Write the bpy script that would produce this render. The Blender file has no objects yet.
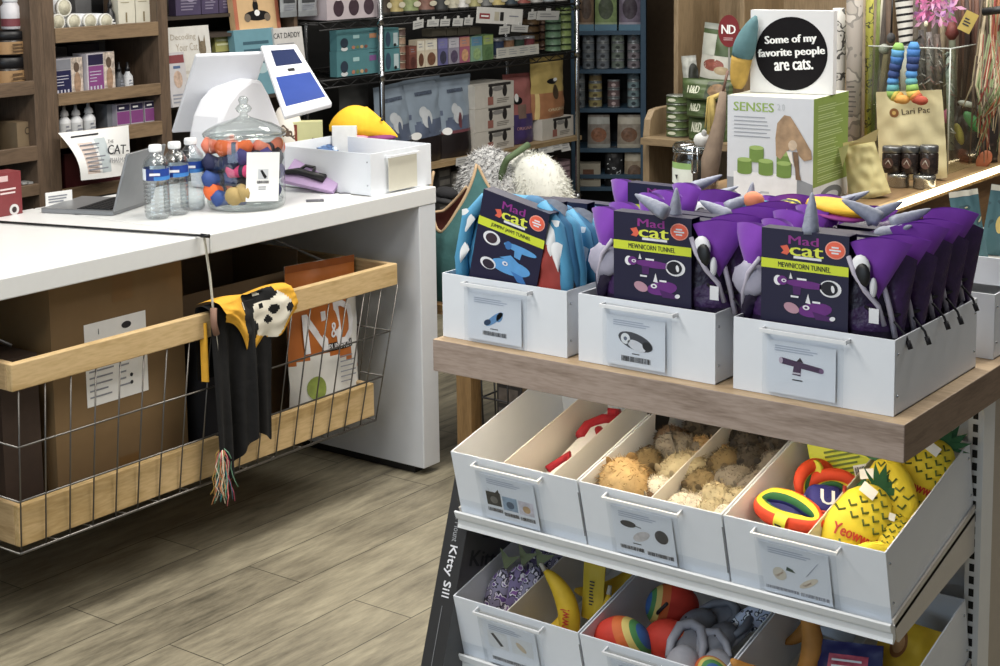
import bpy, math, random
from mathutils import Vector, Matrix, Euler, noise
random.seed(7)
C = bpy.context.scene.collection
PI = math.pi

# ------------------------------------------------------------------ camera geometry (metres; X, Y along the fixtures, Z up)
F, CX, CY, EYE = 1601.964, 500.0, 145.734, 1.69
RIGHT = Vector((0.80018586, 0.59961669, -0.01274432))
DOWN = Vector((0.06940586, -0.11368655, -0.9910894))
FWD = Vector((-0.5957226, 0.79217119, -0.13258728))
def ray(x, y): return RIGHT * ((x - CX) / F) + DOWN * ((y - CY) / F) + FWD
def onx(x, y, X):
    r = ray(x, y); return Vector((0, 0, EYE)) + r * (X / r.x)
def ony(x, y, Y):
    r = ray(x, y); return Vector((0, 0, EYE)) + r * (Y / r.y)
def onz(x, y, z):
    r = ray(x, y); return Vector((0, 0, EYE)) + r * ((z - EYE) / r.z)

# ------------------------------------------------------------------ materials
def lin(h):
    h = h.lstrip('#'); o = []
    for i in (0, 2, 4):
        c = int(h[i:i + 2], 16) / 255
        o.append(c / 12.92 if c <= .04045 else ((c + .055) / 1.055) ** 2.4)
    return o
MATS = {}
MUTE = [0.]     # how far a section's packaging colours are greyed and darkened
def tone(h):
    c = lin(h); g = .3 * c[0] + .6 * c[1] + .1 * c[2]; k = MUTE[0]
    return [(x * (1 - k) + g * k) * (1 - .25 * k) for x in c]
def m(col, rough=.5, metal=0., var=.06, scale=30., bump=0., trans=None, emit=0., spec=.5, stretch=None, sheen=0.):
    """A procedural material: base colour with a noise variation and optional bump."""
    key = (col, rough, metal, var, scale, bump, emit, spec, stretch, sheen, MUTE[0])
    if key in MATS: return MATS[key]
    mt = bpy.data.materials.new('surface_' + col.lstrip('#')); mt.use_nodes = True
    nt = mt.node_tree; b = nt.nodes['Principled BSDF']; L = nt.links.new
    c = tone(col)
    b.inputs['Roughness'].default_value = rough; b.inputs['Metallic'].default_value = metal
    b.inputs['Specular IOR Level'].default_value = spec
    if sheen: b.inputs['Sheen Weight'].default_value = sheen
    if emit:
        b.inputs['Emission Color'].default_value = (*c, 1); b.inputs['Emission Strength'].default_value = emit
    tc = nt.nodes.new('ShaderNodeTexCoord'); vec = tc.outputs['Object']
    if stretch:
        mp = nt.nodes.new('ShaderNodeMapping'); mp.inputs['Scale'].default_value = stretch
        L(vec, mp.inputs['Vector']); vec = mp.outputs['Vector']
    nz = nt.nodes.new('ShaderNodeTexNoise'); nz.inputs['Scale'].default_value = scale; nz.inputs['Detail'].default_value = 4
    L(vec, nz.inputs['Vector'])
    rp = nt.nodes.new('ShaderNodeValToRGB')
    rp.color_ramp.elements[0].position = .3; rp.color_ramp.elements[1].position = .7
    rp.color_ramp.elements[0].color = (*[x * (1 - var) for x in c], 1)
    rp.color_ramp.elements[1].color = (*[min(1, x * (1 + var)) for x in c], 1)
    L(nz.outputs['Fac'], rp.inputs['Fac']); L(rp.outputs['Color'], b.inputs['Base Color'])
    if bump:
        bp = nt.nodes.new('ShaderNodeBump'); bp.inputs['Strength'].default_value = bump; bp.inputs['Distance'].default_value = .01
        L(nz.outputs['Fac'], bp.inputs['Height']); L(bp.outputs['Normal'], b.inputs['Normal'])
    MATS[key] = mt; return mt
def spots(base, cols, scale=60, thr=.5, rough=.6, kind='VORONOI'):
    """Blotchy printed pattern: base colour with noise-shaped patches of other colours."""
    key = ('spots', base, tuple(cols), scale, thr, rough)
    if key in MATS: return MATS[key]
    mt = bpy.data.materials.new('print_' + base.lstrip('#')); mt.use_nodes = True
    nt = mt.node_tree; b = nt.nodes['Principled BSDF']; L = nt.links.new
    b.inputs['Roughness'].default_value = rough
    tc = nt.nodes.new('ShaderNodeTexCoord')
    nz = nt.nodes.new('ShaderNodeTexNoise'); nz.inputs['Scale'].default_value = scale; nz.inputs['Detail'].default_value = 1.5
    L(tc.outputs['Object'], nz.inputs['Vector'])
    rp = nt.nodes.new('ShaderNodeValToRGB'); rp.color_ramp.interpolation = 'CONSTANT'
    e = rp.color_ramp.elements
    e[0].position = 0; e[0].color = (*lin(base), 1); e[1].position = thr; e[1].color = (*lin(cols[0]), 1)
    for i, c in enumerate(cols[1:]):
        n = e.new(thr + .06 * (i + 1)); n.color = (*lin(c), 1)
    L(nz.outputs['Fac'], rp.inputs['Fac']); L(rp.outputs['Color'], b.inputs['Base Color'])
    MATS[key] = mt; return mt
def wood(c1, c2, axis='X', scale=3., rough=.45, stretch=9., bump=.05):
    key = ('wood', c1, c2, axis, scale, rough, stretch)
    if key in MATS: return MATS[key]
    mt = bpy.data.materials.new('wood_' + c1.lstrip('#')); mt.use_nodes = True
    nt = mt.node_tree; b = nt.nodes['Principled BSDF']; L = nt.links.new
    b.inputs['Roughness'].default_value = rough
    tc = nt.nodes.new('ShaderNodeTexCoord'); mp = nt.nodes.new('ShaderNodeMapping')
    s = {'X': (1, stretch, stretch), 'Y': (stretch, 1, stretch), 'Z': (stretch, stretch, 1)}[axis]
    mp.inputs['Scale'].default_value = s; mp.inputs['Location'].default_value = (.37, 1.3, .71)
    L(tc.outputs['Object'], mp.inputs['Vector'])
    n1 = nt.nodes.new('ShaderNodeTexNoise'); n1.inputs['Scale'].default_value = scale; n1.inputs['Detail'].default_value = 3
    n1.inputs['Distortion'].default_value = .6
    L(mp.outputs['Vector'], n1.inputs['Vector'])
    ml = nt.nodes.new('ShaderNodeMath'); ml.operation = 'MULTIPLY'; ml.inputs[1].default_value = 14
    L(n1.outputs['Fac'], ml.inputs[0])
    sn = nt.nodes.new('ShaderNodeMath'); sn.operation = 'SINE'; L(ml.outputs[0], sn.inputs[0])
    n2 = nt.nodes.new('ShaderNodeTexNoise'); n2.inputs['Scale'].default_value = scale * 12; n2.inputs['Detail'].default_value = 2
    L(mp.outputs['Vector'], n2.inputs['Vector'])
    ad = nt.nodes.new('ShaderNodeMath'); ad.operation = 'MULTIPLY_ADD'; ad.inputs[1].default_value = .22; ad.inputs[2].default_value = 0
    L(sn.outputs[0], ad.inputs[0])
    a2 = nt.nodes.new('ShaderNodeMath'); a2.operation = 'ADD'; L(ad.outputs[0], a2.inputs[0]); L(n2.outputs['Fac'], a2.inputs[1])
    rp = nt.nodes.new('ShaderNodeValToRGB')
    rp.color_ramp.elements[0].position = .2; rp.color_ramp.elements[1].position = .8
    rp.color_ramp.elements[0].color = (*lin(c2), 1); rp.color_ramp.elements[1].color = (*lin(c1), 1)
    L(a2.outputs[0], rp.inputs['Fac']); L(rp.outputs['Color'], b.inputs['Base Color'])
    MATS[key] = mt; return mt
def clear(col='#ffffff', rough=.03, fres=.5, tint=.0, name='clear'):
    """See-through plastic or glass: transparent body under a Fresnel gloss."""
    key = ('clear', col, rough, fres, tint)
    if key in MATS: return MATS[key]
    mt = bpy.data.materials.new(name); mt.use_nodes = True
    nt = mt.node_tree; L = nt.links.new
    nt.nodes.remove(nt.nodes['Principled BSDF']); out = nt.nodes['Material Output']
    tr = nt.nodes.new('ShaderNodeBsdfTransparent'); tr.inputs['Color'].default_value = (*lin(col), 1)
    gl = nt.nodes.new('ShaderNodeBsdfGlossy'); gl.inputs['Roughness'].default_value = rough
    lw = nt.nodes.new('ShaderNodeLayerWeight'); lw.inputs['Blend'].default_value = .5
    nz = nt.nodes.new('ShaderNodeTexNoise'); nz.inputs['Scale'].default_value = 40
    pw = nt.nodes.new('ShaderNodeMath'); pw.operation = 'POWER'; pw.inputs[1].default_value = 3
    L(lw.outputs['Facing'], pw.inputs[0])
    ad = nt.nodes.new('ShaderNodeMath'); ad.operation = 'MULTIPLY_ADD'; ad.inputs[1].default_value = fres; ad.inputs[2].default_value = .03 + tint
    ad.use_clamp = True
    L(pw.outputs[0], ad.inputs[0])
    bp = nt.nodes.new('ShaderNodeBump'); bp.inputs['Strength'].default_value = .05; L(nz.outputs['Fac'], bp.inputs['Height'])
    L(bp.outputs['Normal'], gl.inputs['Normal'])
    mx = nt.nodes.new('ShaderNodeMixShader'); L(ad.outputs[0], mx.inputs[0]); L(tr.outputs[0], mx.inputs[1]); L(gl.outputs[0], mx.inputs[2])
    L(mx.outputs[0], out.inputs['Surface'])
    MATS[key] = mt; return mt

# ------------------------------------------------------------------ mesh builder
TXT = {}
def text_geo(s):
    if s in TXT: return TXT[s]
    cu = bpy.data.curves.new('writing', 'FONT'); cu.body = s; cu.size = 1; cu.resolution_u = 2
    ob = bpy.data.objects.new('writing', cu); C.objects.link(ob)
    bpy.context.view_layer.update()
    me = bpy.data.meshes.new_from_object(ob)
    v = [(p.co.x, p.co.y) for p in me.vertices]; f = [tuple(p.vertices) for p in me.polygons]
    bpy.data.objects.remove(ob); bpy.data.curves.remove(cu); bpy.data.meshes.remove(me)
    if not v: v, f = [(0, 0)], []
    x0 = min(p[0] for p in v); x1 = max(p[0] for p in v); y0 = min(p[1] for p in v); y1 = max(p[1] for p in v)
    TXT[s] = (v, f, x0, x1, y0, y1); return TXT[s]

class MB:
    def __init__(s): s.v, s.f, s.mi, s.sm, s.mats = [], [], [], [], []
    def _m(s, mat):
        if mat not in s.mats: s.mats.append(mat)
        return s.mats.index(mat)
    def add(s, vs, fs, mat, smooth=False, M=None):
        o = len(s.v); s.v += [tuple(M @ Vector(p)) if M else tuple(p) for p in vs]
        for i, f in enumerate(fs):
            s.f.append([k + o for k in f]); s.mi.append(s._m(mat[i] if isinstance(mat, list) else mat)); s.sm.append(smooth)
        return s
    def box(s, x0, x1, y0, y1, z0, z1, mat, M=None):
        v = [(x0, y0, z0), (x1, y0, z0), (x1, y1, z0), (x0, y1, z0), (x0, y0, z1), (x1, y0, z1), (x1, y1, z1), (x0, y1, z1)]
        return s.add(v, [(3, 2, 1, 0), (4, 5, 6, 7), (0, 1, 5, 4), (1, 2, 6, 5), (2, 3, 7, 6), (3, 0, 4, 7)], mat, False, M)
    def decal(s, x0, x1, z0, z1, mat, y=-.0006, M=None):
        return s.add([(x0, y, z0), (x1, y, z0), (x1, y, z1), (x0, y, z1)], [(0, 1, 2, 3)], mat, False, M)
    def poly(s, pts, mat, y=-.0006, M=None):
        return s.add([(p[0], y, p[1]) for p in pts], [tuple(range(len(pts)))], mat, False, M)
    def disc(s, x, z, rx, rz, mat, y=-.0008, n=20, a=0, M=None):
        ca, sa = math.cos(a), math.sin(a)
        pts = []
        for k in range(n):
            t = 2 * PI * k / n; px, pz = rx * math.cos(t), rz * math.sin(t)
            pts.append((x + px * ca - pz * sa, z + px * sa + pz * ca))
        return s.poly(pts, mat, y, M)
    def prism(s, pts, y0, y1, mat, M=None, side=None):
        n = len(pts)
        v = [(p[0], y0, p[1]) for p in pts] + [(p[0], y1, p[1]) for p in pts]
        f = [tuple(range(n)), tuple(range(2 * n - 1, n - 1, -1))] + [(i, i + n, (i + 1) % n + n, (i + 1) % n) for i in range(n)]
        return s.add(v, f, [mat, mat] + [side or mat] * n, False, M)
    def lathe(s, prof, mat, n=24, c=(0, 0, 0), M=None, smooth=True, cap=True):
        v, f, mm = [], [], []
        k = len(prof)
        for (r, z) in prof:
            for i in range(n):
                a = 2 * PI * i / n; v.append((c[0] + r * math.cos(a), c[1] + r * math.sin(a), c[2] + z))
        for j in range(k - 1):
            for i in range(n):
                f.append((j * n + i, j * n + (i + 1) % n, (j + 1) * n + (i + 1) % n, (j + 1) * n + i))
                mm.append(mat[j] if isinstance(mat, list) else mat)
        if cap:
            f.append(tuple(range(n - 1, -1, -1))); mm.append(mat[0] if isinstance(mat, list) else mat)
            f.append(tuple(range((k - 1) * n, k * n))); mm.append(mat[-1] if isinstance(mat, list) else mat)
        return s.add(v, f, mm, smooth, M)
    def tube(s, pts, r, mat, n=8, closed=False, smooth=True, M=None):
        pts = [Vector(p) for p in pts]; k = len(pts)
        rs = r if isinstance(r, (list, tuple)) else [r] * k
        v, f = [], []; up = None
        for i, p in enumerate(pts):
            a = pts[i - 1] if (i or closed) else p; b = pts[(i + 1) % k] if (i < k - 1 or closed) else p
            t = (b - a).normalized()
            if up is None: up = Vector((0, 0, 1)) if abs(t.z) < .9 else Vector((1, 0, 0))
            x = t.cross(up)
            if x.length < 1e-4: x = t.cross(Vector((1, .3, .2)))
            x.normalize(); up = x.cross(t).normalized()
            for j in range(n):
                an = 2 * PI * j / n; v.append(p + (x * math.cos(an) + up * math.sin(an)) * rs[i])
        for i in range(k if closed else k - 1):
            for j in range(n):
                q = (i + 1) % k
                f.append((i * n + j, q * n + j, q * n + (j + 1) % n, i * n + (j + 1) % n))
        if not closed: f += [tuple(range(n)), tuple(range(k * n - 1, (k - 1) * n - 1, -1))]
        return s.add(v, f, mat, smooth, M)
    def grid(s, fn, nu, nv, mat, smooth=True, cu=False, M=None):
        v = [fn(i / (nu if cu else nu - 1), j / (nv - 1)) for j in range(nv) for i in range(nu)]
        f, mm = [], []
        for j in range(nv - 1):
            for i in range(nu if cu else nu - 1):
                q = (i + 1) % nu
                f.append((j * nu + i, j * nu + q, (j + 1) * nu + q, (j + 1) * nu + i))
                mm.append(mat((i + .5) / (nu if cu else nu - 1), (j + .5) / (nv - 1)) if callable(mat) else mat)
        return s.add(v, f, mm, smooth, M)
    def ell(s, c, rx, ry, rz, mat, nu=16, nv=10, amp=0., fr=8., seed=0., M=None, pw=1.):
        def fn(u, v):
            a = 2 * PI * u; b = PI * (v - .5) * .999
            d = Vector((math.cos(b) * math.cos(a), math.cos(b) * math.sin(a), math.sin(b)))
            if pw != 1.: d = Vector([math.copysign(abs(q) ** pw, q) for q in d])
            k = 1 + (amp * noise.noise(d * fr * .3 + Vector((seed, seed * 2, 3))) if amp else 0)
            return (c[0] + d.x * rx * k, c[1] + d.y * ry * k, c[2] + d.z * rz * k)
        return s.grid(fn, nu, nv, mat, True, True, M)
    def fur(s, c, rx, ry, rz, mats, n, L, w=.0012, seed=1, M=None, lay=.5):
        """Short strands standing off an ellipsoid."""
        R = random.Random(seed); vs, fs, mm = [], [], []
        for _ in range(n):
            z = R.uniform(-.7, 1); a = R.uniform(0, 2 * PI); q = math.sqrt(max(0, 1 - z * z))
            d = Vector((q * math.cos(a), q * math.sin(a), z)); p = Vector((c[0] + d.x * rx, c[1] + d.y * ry, c[2] + d.z * rz))
            nn = Vector((d.x / rx, d.y / ry, d.z / rz)).normalized()
            g = (nn + Vector((R.uniform(-1, 1), R.uniform(-1, 1), R.uniform(-1, .4))) * lay).normalized()
            sd = g.cross(Vector((R.uniform(-1, 1), R.uniform(-1, 1), R.uniform(-1, 1)))).normalized() * w
            l = L * R.uniform(.6, 1.2); k = len(vs)
            vs += [p - sd, p + sd, p + g * l * .6 + sd * .7 + Vector((0, 0, -l * .05)), p + g * l + Vector((0, 0, -l * .2))]
            fs.append((k, k + 1, k + 3)); mm.append(R.choice(mats))
        return s.add(vs, fs, mm, False, M)
    def text(s, t, x, z, h, mat, y=-.001, w=None, rot=0., yf=None, shear=0., M=None, bold=0):
        v, f, x0, x1, y0, y1 = text_geo(t)
        if not f: return s
        sc = h / max(.5, (y1 - y0)); sx = (w / (x1 - x0)) if w else sc
        ca, sa = math.cos(rot), math.sin(rot); out = []
        for (a, b) in v:
            px = (a - (x0 + x1) / 2) * sx; pz = (b - (y0 + y1) / 2) * sc; px += shear * pz
            X, Z = x + px * ca - pz * sa, z + px * sa + pz * ca
            out.append((X, (yf(X, Z) - .0012) if yf else y, Z))
        s.add(out, f, mat, False, M)
        for k in range(bold):
            e = h * .017 * (k + 1)
            for dx in (-e, e): s.add([(q[0] + dx, q[1] + .00005 * (k + 1), q[2]) for q in out], f, mat, False, M)
        return s
    def lines(s, x0, x1, z0, z1, n, mat, y=-.001, seed=0, th=.45, M=None):
        """Rows of tiny print too small to read, as thin bars."""
        R = random.Random(seed); p = (z1 - z0) / n
        for k in range(n):
            zz = z1 - p * (k + .5); s.decal(x0, x0 + (x1 - x0) * R.uniform(.55, 1), zz - p * th / 2, zz + p * th / 2, mat, y, M)
        return s
    def barcode(s, x0, x1, z0, z1, mat, y=-.001, seed=0, M=None):
        R = random.Random(seed); x = x0
        while x < x1:
            w = R.choice((.0008, .0014, .002)); s.decal(x, min(x1, x + w), z0, z1, mat, y, M); x += w + R.choice((.0007, .0012))
        return s
    def mesh(s, name):
        me = bpy.data.meshes.new(name); me.from_pydata(s.v, [], s.f)
        for mt in s.mats: me.materials.append(mt)
        me.polygons.foreach_set('material_index', s.mi); me.polygons.foreach_set('use_smooth', s.sm)
        me.validate(); me.update(); return me
    def build(s, name, parent=None, loc=(0, 0, 0), rz=0., rot=None, bev=0., sub=0, M=None):
        o = bpy.data.objects.new(name, s.mesh(name)); C.objects.link(o)
        if parent: o.parent = parent
        if M is not None: o.matrix_local = M if parent else M; o.matrix_basis = M
        else: o.location = loc; o.rotation_euler = rot if rot else (0, 0, rz)
        if bev:
            b = o.modifiers.new('edges', 'BEVEL'); b.width = bev; b.segments = 2; b.limit_method = 'ANGLE'; b.angle_limit = .7
        if sub:
            b = o.modifiers.new('smooth', 'SUBSURF'); b.levels = sub; b.render_levels = sub
        return o
def tag(o, label=None, cat=None, group=None, kind=None):
    if label: o['label'] = label
    if cat: o['category'] = cat
    if group: o['group'] = group
    if kind: o['kind'] = kind
    return o
def thing(name, label, cat, loc=(0, 0, 0), rz=0., group=None, rot=None, M=None):
    o = bpy.data.objects.new(name, None); C.objects.link(o); o.empty_display_size = .05
    if M is not None: o.matrix_basis = M
    else: o.location = loc; o.rotation_euler = rot if rot else (0, 0, rz)
    return tag(o, label, cat, group)
def dup(root, label, loc=None, rz=None, M=None, group=None):
    def cp(o, par):
        c = o.copy(); C.objects.link(c)
        if par: c.parent = par
        for ch in o.children: cp(ch, c)
        return c
    kids = list(root.children); c = root.copy(); C.objects.link(c)
    for ch in kids: cp(ch, c)
    c['label'] = label
    if group: c['group'] = group
    if M is not None: c.matrix_basis = M
    else:
        if loc is not None: c.location = loc
        if rz is not None: c.rotation_euler = (0, 0, rz)
    return c
def T(x=0, y=0, z=0, rx=0, ry=0, rz=0, s=1.): return Matrix.Translation((x, y, z)) @ Euler((rx, ry, rz)).to_matrix().to_4x4() @ Matrix.Scale(s, 4)
def st(name, mb, **k):
    o = mb.build(name, **k); o['kind'] = 'structure'; return o
FX = PI / 2     # turns a front that faces -Y towards +X
ORD = ['first', 'second', 'third', 'fourth', 'fifth', 'sixth', 'seventh', 'eighth', 'ninth', 'tenth', 'eleventh', 'twelfth', 'thirteenth', 'fourteenth', 'fifteenth']

WHITE = m('#e9ebee', .35, 0, .02); BLACK = m('#141416', .45, 0, .1); CHROME = m('#b8bcc0', .22, 1., .03)
INK = m('#2a2a30', .6, 0, .05); INKG = m('#8b8e98', .6, 0, .05); PAPER = m('#f0f0ee', .7, 0, .02)

class Pouch:
    """A filled bag: full at the foot, flat at the sealed top."""
    def __init__(s, w, h, d, rules, nu=25, nv=31, seal=.07, top=1., mid=.0, wr=.0, seed=0, back=None, pw=.55):
        s.w, s.h, s.d, s.seal, s.top, s.mid, s.wr, s.seed, s.pw = w, h, d, seal, top, mid, wr, seed, pw
        s.mb = MB()
        def mat(u, v):
            r = rules[0][1]
            for q in rules[1:]:
                if q[0] == 'f' and q[1](u, v): r = q[2]
            return r
        s.mb.grid(lambda u, v: (s.X(u, v), s.Y(u, v, -1), v * h), nu, nv, mat)
        lift = .0006
        for q in rules[1:]:
            if q[0] == 'f': continue
            lift += .0003
            if q[0] == 'v': u0, u1, v0, v1, mt = 0, 1, q[1], q[2], q[3]
            elif q[0] == 'r': _, u0, u1, v0, v1, mt = q
            if q[0] == 'e':
                _, cu, cv, ru, rv, mt = q
                def fn(u, v, cu=cu, cv=cv, ru=ru, rv=rv, lf=lift):
                    a = -2 * PI * u; U, V = cu + ru * v * math.cos(a), min(1, max(0, cv + rv * v * math.sin(a))); return (s.X(U, V), s.Y(min(1, max(0, U)), V, -1) - lf, V * h)
                s.mb.grid(fn, 20, 5, mt, True, True)
            else:
                def fn(u, v, u0=u0, u1=u1, v0=v0, v1=v1, lf=lift):
                    U, V = u0 + (u1 - u0) * u, v0 + (v1 - v0) * v; return (s.X(U, V), s.Y(U, V, -1) - lf, V * h)
                s.mb.grid(fn, max(4, int((u1 - u0) * nu)), max(3, int((v1 - v0) * nv)), mt)
        s.mb.grid(lambda u, v: (s.X(1 - u, v), s.Y(1 - u, v, 1), v * h), nu, nv, back or rules[0][1])
        n = len(s.mb.v); s.mb.grid(lambda u, v: (s.X(u, 0), s.Y(u, 0, 1) * (1 - v) + s.Y(u, 0, -1) * v, 0), nu, 2, back or rules[0][1])
    def X(s, u, v): return (u - .5) * s.w * (1 + (s.top - 1) * v - s.mid * math.sin(PI * v))
    def T(s, u, v):
        k = max(0., 1 - abs(2 * u - 1) ** 3); t = max(0., (1 - v - s.seal) / (1 - s.seal)) ** s.pw
        t *= min(1, .75 + v * 3)
        return .001 + s.d / 2 * k * t
    def Y(s, u, v, sg):
        wv = s.wr * noise.noise(Vector((u * 5, v * 6, s.seed + sg))) * (1 if 0.02 < v else 0)
        return s.d / 2 + sg * (s.T(u, v) + max(-.9 * s.T(u, v), wv))
    def front(s, x, z):
        v = min(1, max(0, z / s.h)); k = s.w * (1 + (s.top - 1) * v - s.mid * math.sin(PI * v)); u = min(1, max(0, x / k + .5))
        return s.Y(u, v, -1) - .0012
    def text(s, t, u, v, h, mat, w=None, rot=0., bold=0):
        s.mb.text(t, (u - .5) * s.w, v * s.h, h, mat, w=w, rot=rot, yf=s.front, bold=bold); return s
# ================================================================== setting
def floor_material():
    mt = bpy.data.materials.new('vinyl_planks'); mt.use_nodes = True
    nt = mt.node_tree; b = nt.nodes['Principled BSDF']; L = nt.links.new
    tc = nt.nodes.new('ShaderNodeTexCoord')
    mp = nt.nodes.new('ShaderNodeMapping'); mp.inputs['Rotation'].default_value = (0, 0, PI / 2)
    L(tc.outputs['Object'], mp.inputs['Vector'])
    br = nt.nodes.new('ShaderNodeTexBrick')
    br.inputs['Scale'].default_value = 1; br.inputs['Brick Width'].default_value = 1.22; br.inputs['Row Height'].default_value = .19
    br.inputs['Mortar Size'].default_value = .0018; br.inputs['Mortar Smooth'].default_value = .2
    br.inputs['Color1'].default_value = (.0, .0, .0, 1); br.inputs['Color2'].default_value = (1, 1, 1, 1); br.inputs['Mortar'].default_value = (.3, .3, .3, 1)
    br.offset = .37
    L(mp.outputs['Vector'], br.inputs['Vector'])
    m2 = nt.nodes.new('ShaderNodeMapping'); m2.inputs['Scale'].default_value = (14, 2.2, 1); L(tc.outputs['Object'], m2.inputs['Vector'])
    n1 = nt.nodes.new('ShaderNodeTexNoise'); n1.inputs['Scale'].default_value = 2.0; n1.inputs['Detail'].default_value = 9; n1.inputs['Roughness'].default_value = .72
    L(m2.outputs['Vector'], n1.inputs['Vector'])
    n2 = nt.nodes.new('ShaderNodeTexNoise'); n2.inputs['Scale'].default_value = 2.2; n2.inputs['Detail'].default_value = 2
    L(tc.outputs['Object'], n2.inputs['Vector'])
    a = nt.nodes.new('ShaderNodeMath'); a.operation = 'MULTIPLY_ADD'; a.inputs[1].default_value = .10
    L(br.outputs['Color'], a.inputs[0]); L(n1.outputs['Fac'], a.inputs[2])
    a2 = nt.nodes.new('ShaderNodeMath'); a2.operation = 'MULTIPLY_ADD'; a2.inputs[1].default_value = .3
    L(n2.outputs['Fac'], a2.inputs[0]); L(a.outputs[0], a2.inputs[2])
    rp = nt.nodes.new('ShaderNodeValToRGB'); e = rp.color_ramp.elements
    e[0].position = .46; e[0].color = (*lin('#4f4a3e'), 1); e[1].position = .92; e[1].color = (*lin('#a39b84'), 1)
    k = e.new(.66); k.color = (*lin('#7d7664'), 1)
    L(a2.outputs[0], rp.inputs['Fac'])
    mx = nt.nodes.new('ShaderNodeMix'); mx.data_type = 'RGBA'; L(br.outputs['Fac'], mx.inputs['Factor'])
    L(rp.outputs['Color'], mx.inputs['A']); mx.inputs['B'].default_value = (*lin('#3d392f'), 1)
    L(mx.outputs['Result'], b.inputs['Base Color'])
    b.inputs['Roughness'].default_value = .5
    bp = nt.nodes.new('ShaderNodeBump'); bp.inputs['Strength'].default_value = .12; bp.inputs['Distance'].default_value = .004
    L(n1.outputs['Fac'], bp.inputs['Height']); L(bp.outputs['Normal'], b.inputs['Normal'])
    return mt
st('floor', MB().box(-5.4, 1.2, -1.5, 9.0, -.05, 0, floor_material()))
st('wall_back', MB().box(-5.4, -5.3, -1.5, 9.0, 0, 3.0, m('#3a3733', .8, 0, .08)))
st('wall_end', MB().box(-5.4, 1.2, 8.6, 8.7, 0, 3.0, m('#6a5844', .8, 0, .08)))

# ================================================================== white checkout counter
CW = m('#dddedd', .28, 0, .012, 60); CWS = m('#d2d5da', .35, 0, .015)
FR = -3.105   # front of the counter
def counter(y0, y1, panels, label):
    t = thing('checkout_counter', label, 'counter', (FR - .37, (y0 + y1) / 2, 0))
    ox, oy = t.location.x, t.location.y
    def b(n, x0, x1, a0, a1, z0, z1, mat, bev=.003): return MB().box(x0 - ox, x1 - ox, a0 - oy, a1 - oy, z0, z1, mat).build(n, t, bev=bev)
    b('worktop', FR - .74, FR, y0, y1, .858, .91, CW)
    for (a, c) in panels:
        b('end_panel', FR - .70, FR - .002, a, c, .025, .858, CWS)
        b('foot_plate', FR - .66, FR - .05, a + .012, c - .012, 0, .025, BLACK, 0)
    b('back_panel', FR - .735, FR - .715, y0 + .01, y1 - .01, .12, .858, m('#2c2824', .7))
    return t
counter(1.15, 2.852, [(1.16, 1.24)], 'near length of white checkout counter, its top mostly bare')
counter(2.856, 3.797, [(3.715, 3.795)], 'far length of white checkout counter with end panel, carrying the glass jar')

# ================================================================== pull-out wire basket under the counter
PINE = wood('#d0b486', '#b39665', 'Y', 2.2, .5, 7); PINEX = wood('#bda27a', '#9d825a', 'X', 2.2, .5, 7)
WIRE = m('#6f6c68', .35, .8, .05)
def basket():
    t = thing('wire_basket', 'long wire basket with pine rails hung under the white counter', 'basket', (-3.36, 2.9, .23))
    o = Vector((-3.36, 2.9, .23))
    fx, bx = -3.1, -3.64; ya, yb = 2.215, 3.60; yl, yr = 2.235, 3.515
    def bb(n, x0, x1, y0, y1, z0, z1, mat): return MB().box(x0 - o.x, x1 - o.x, y0 - o.y, y1 - o.y, z0 - o.z, z1 - o.z, mat).build(n, t, bev=.003)
    bb('top_rail', fx - .022, fx, ya, yb, .637, .703, PINE); bb('top_rail', bx, bx + .022, ya, yb, .637, .703, PINE)
    bb('end_rail', bx + .022, fx - .022, ya, ya + .022, .637, .703, PINEX); bb('end_rail', bx + .022, fx - .022, yb - .022, yb, .637, .703, PINEX)
    bb('bottom_board', fx - .05, fx - .03, yl, yr, .245, .347, PINE); bb('bottom_board', bx + .03, bx + .05, yl, yr, .245, .347, PINE)
    bb('end_board', bx + .05, fx - .05, yl, yl + .02, .245, .347, PINEX); bb('end_board', bx + .05, fx - .05, yr - .02, yr, .245, .347, PINEX)
    bb('bottom_panel', bx + .05, fx - .05, yl + .02, yr - .02, .25, .26, PINE)
    def P(k, y, z): # front (k=0) or back wire, leaning in towards the foot
        f = (z - .23) / .42; s = .022 * (1 - f) + .004
        return (fx - s if k == 0 else bx + s, y, z) - o if False else Vector((fx - s if k == 0 else bx + s, y, z)) - o
    mb = MB()
    for k in (0, 1):
        for i in range(19):
            f = i / 18; mb.tube([P(k, yl + .0 + (yr - yl) * f, .232), P(k, yl + (yr + .09 - yl) * f, .638)], .0022, WIRE, 6)
        for z, e in ((.232, 0.), (.362, .03), (.497, .06)):
            mb.tube([P(k, yl - .004, z), P(k, yr + e, z)], .0026 if z > .3 else .0036, WIRE, 6)
    for (yy, e) in ((yl - .004, 0), (yr, 1)):
        for i in range(1, 6):
            f = i / 6; x = bx + .03 + (fx - bx - .06) * f - o.x
            mb.tube([(x, yy - o.y, .232 - o.z), (x, yy + (.09 if e else 0) - o.y, .638 - o.z)], .0022, WIRE, 6)
        for z, q in ((.232, 0.), (.362, .03), (.497, .06)):
            mb.tube([P(0, yy + q * e, z), P(1, yy + q * e, z)], .0026, WIRE, 6)
    for i in range(1, 12):
        y = yl + (yr - yl) * i / 12; mb.tube([P(0, y, .232), P(1, y, .232)], .0022, WIRE, 6)
    mb.build('wire_grid', t)
    hg = MB()
    for x, y in ((fx - .35, yb - .12), (fx - .36, ya + .12)):
        hg.tube([(x + .2 - o.x, y - o.y, .70 - o.z), (x + .05 - o.x, y - .1 - o.y, .78 - o.z), (x - .1 - o.x, y - .32 - o.y, .858 - o.z)], .004, m('#8f8f90', .3, .8), 6)
    hg.build('hanger_wire', t)
basket()

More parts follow.
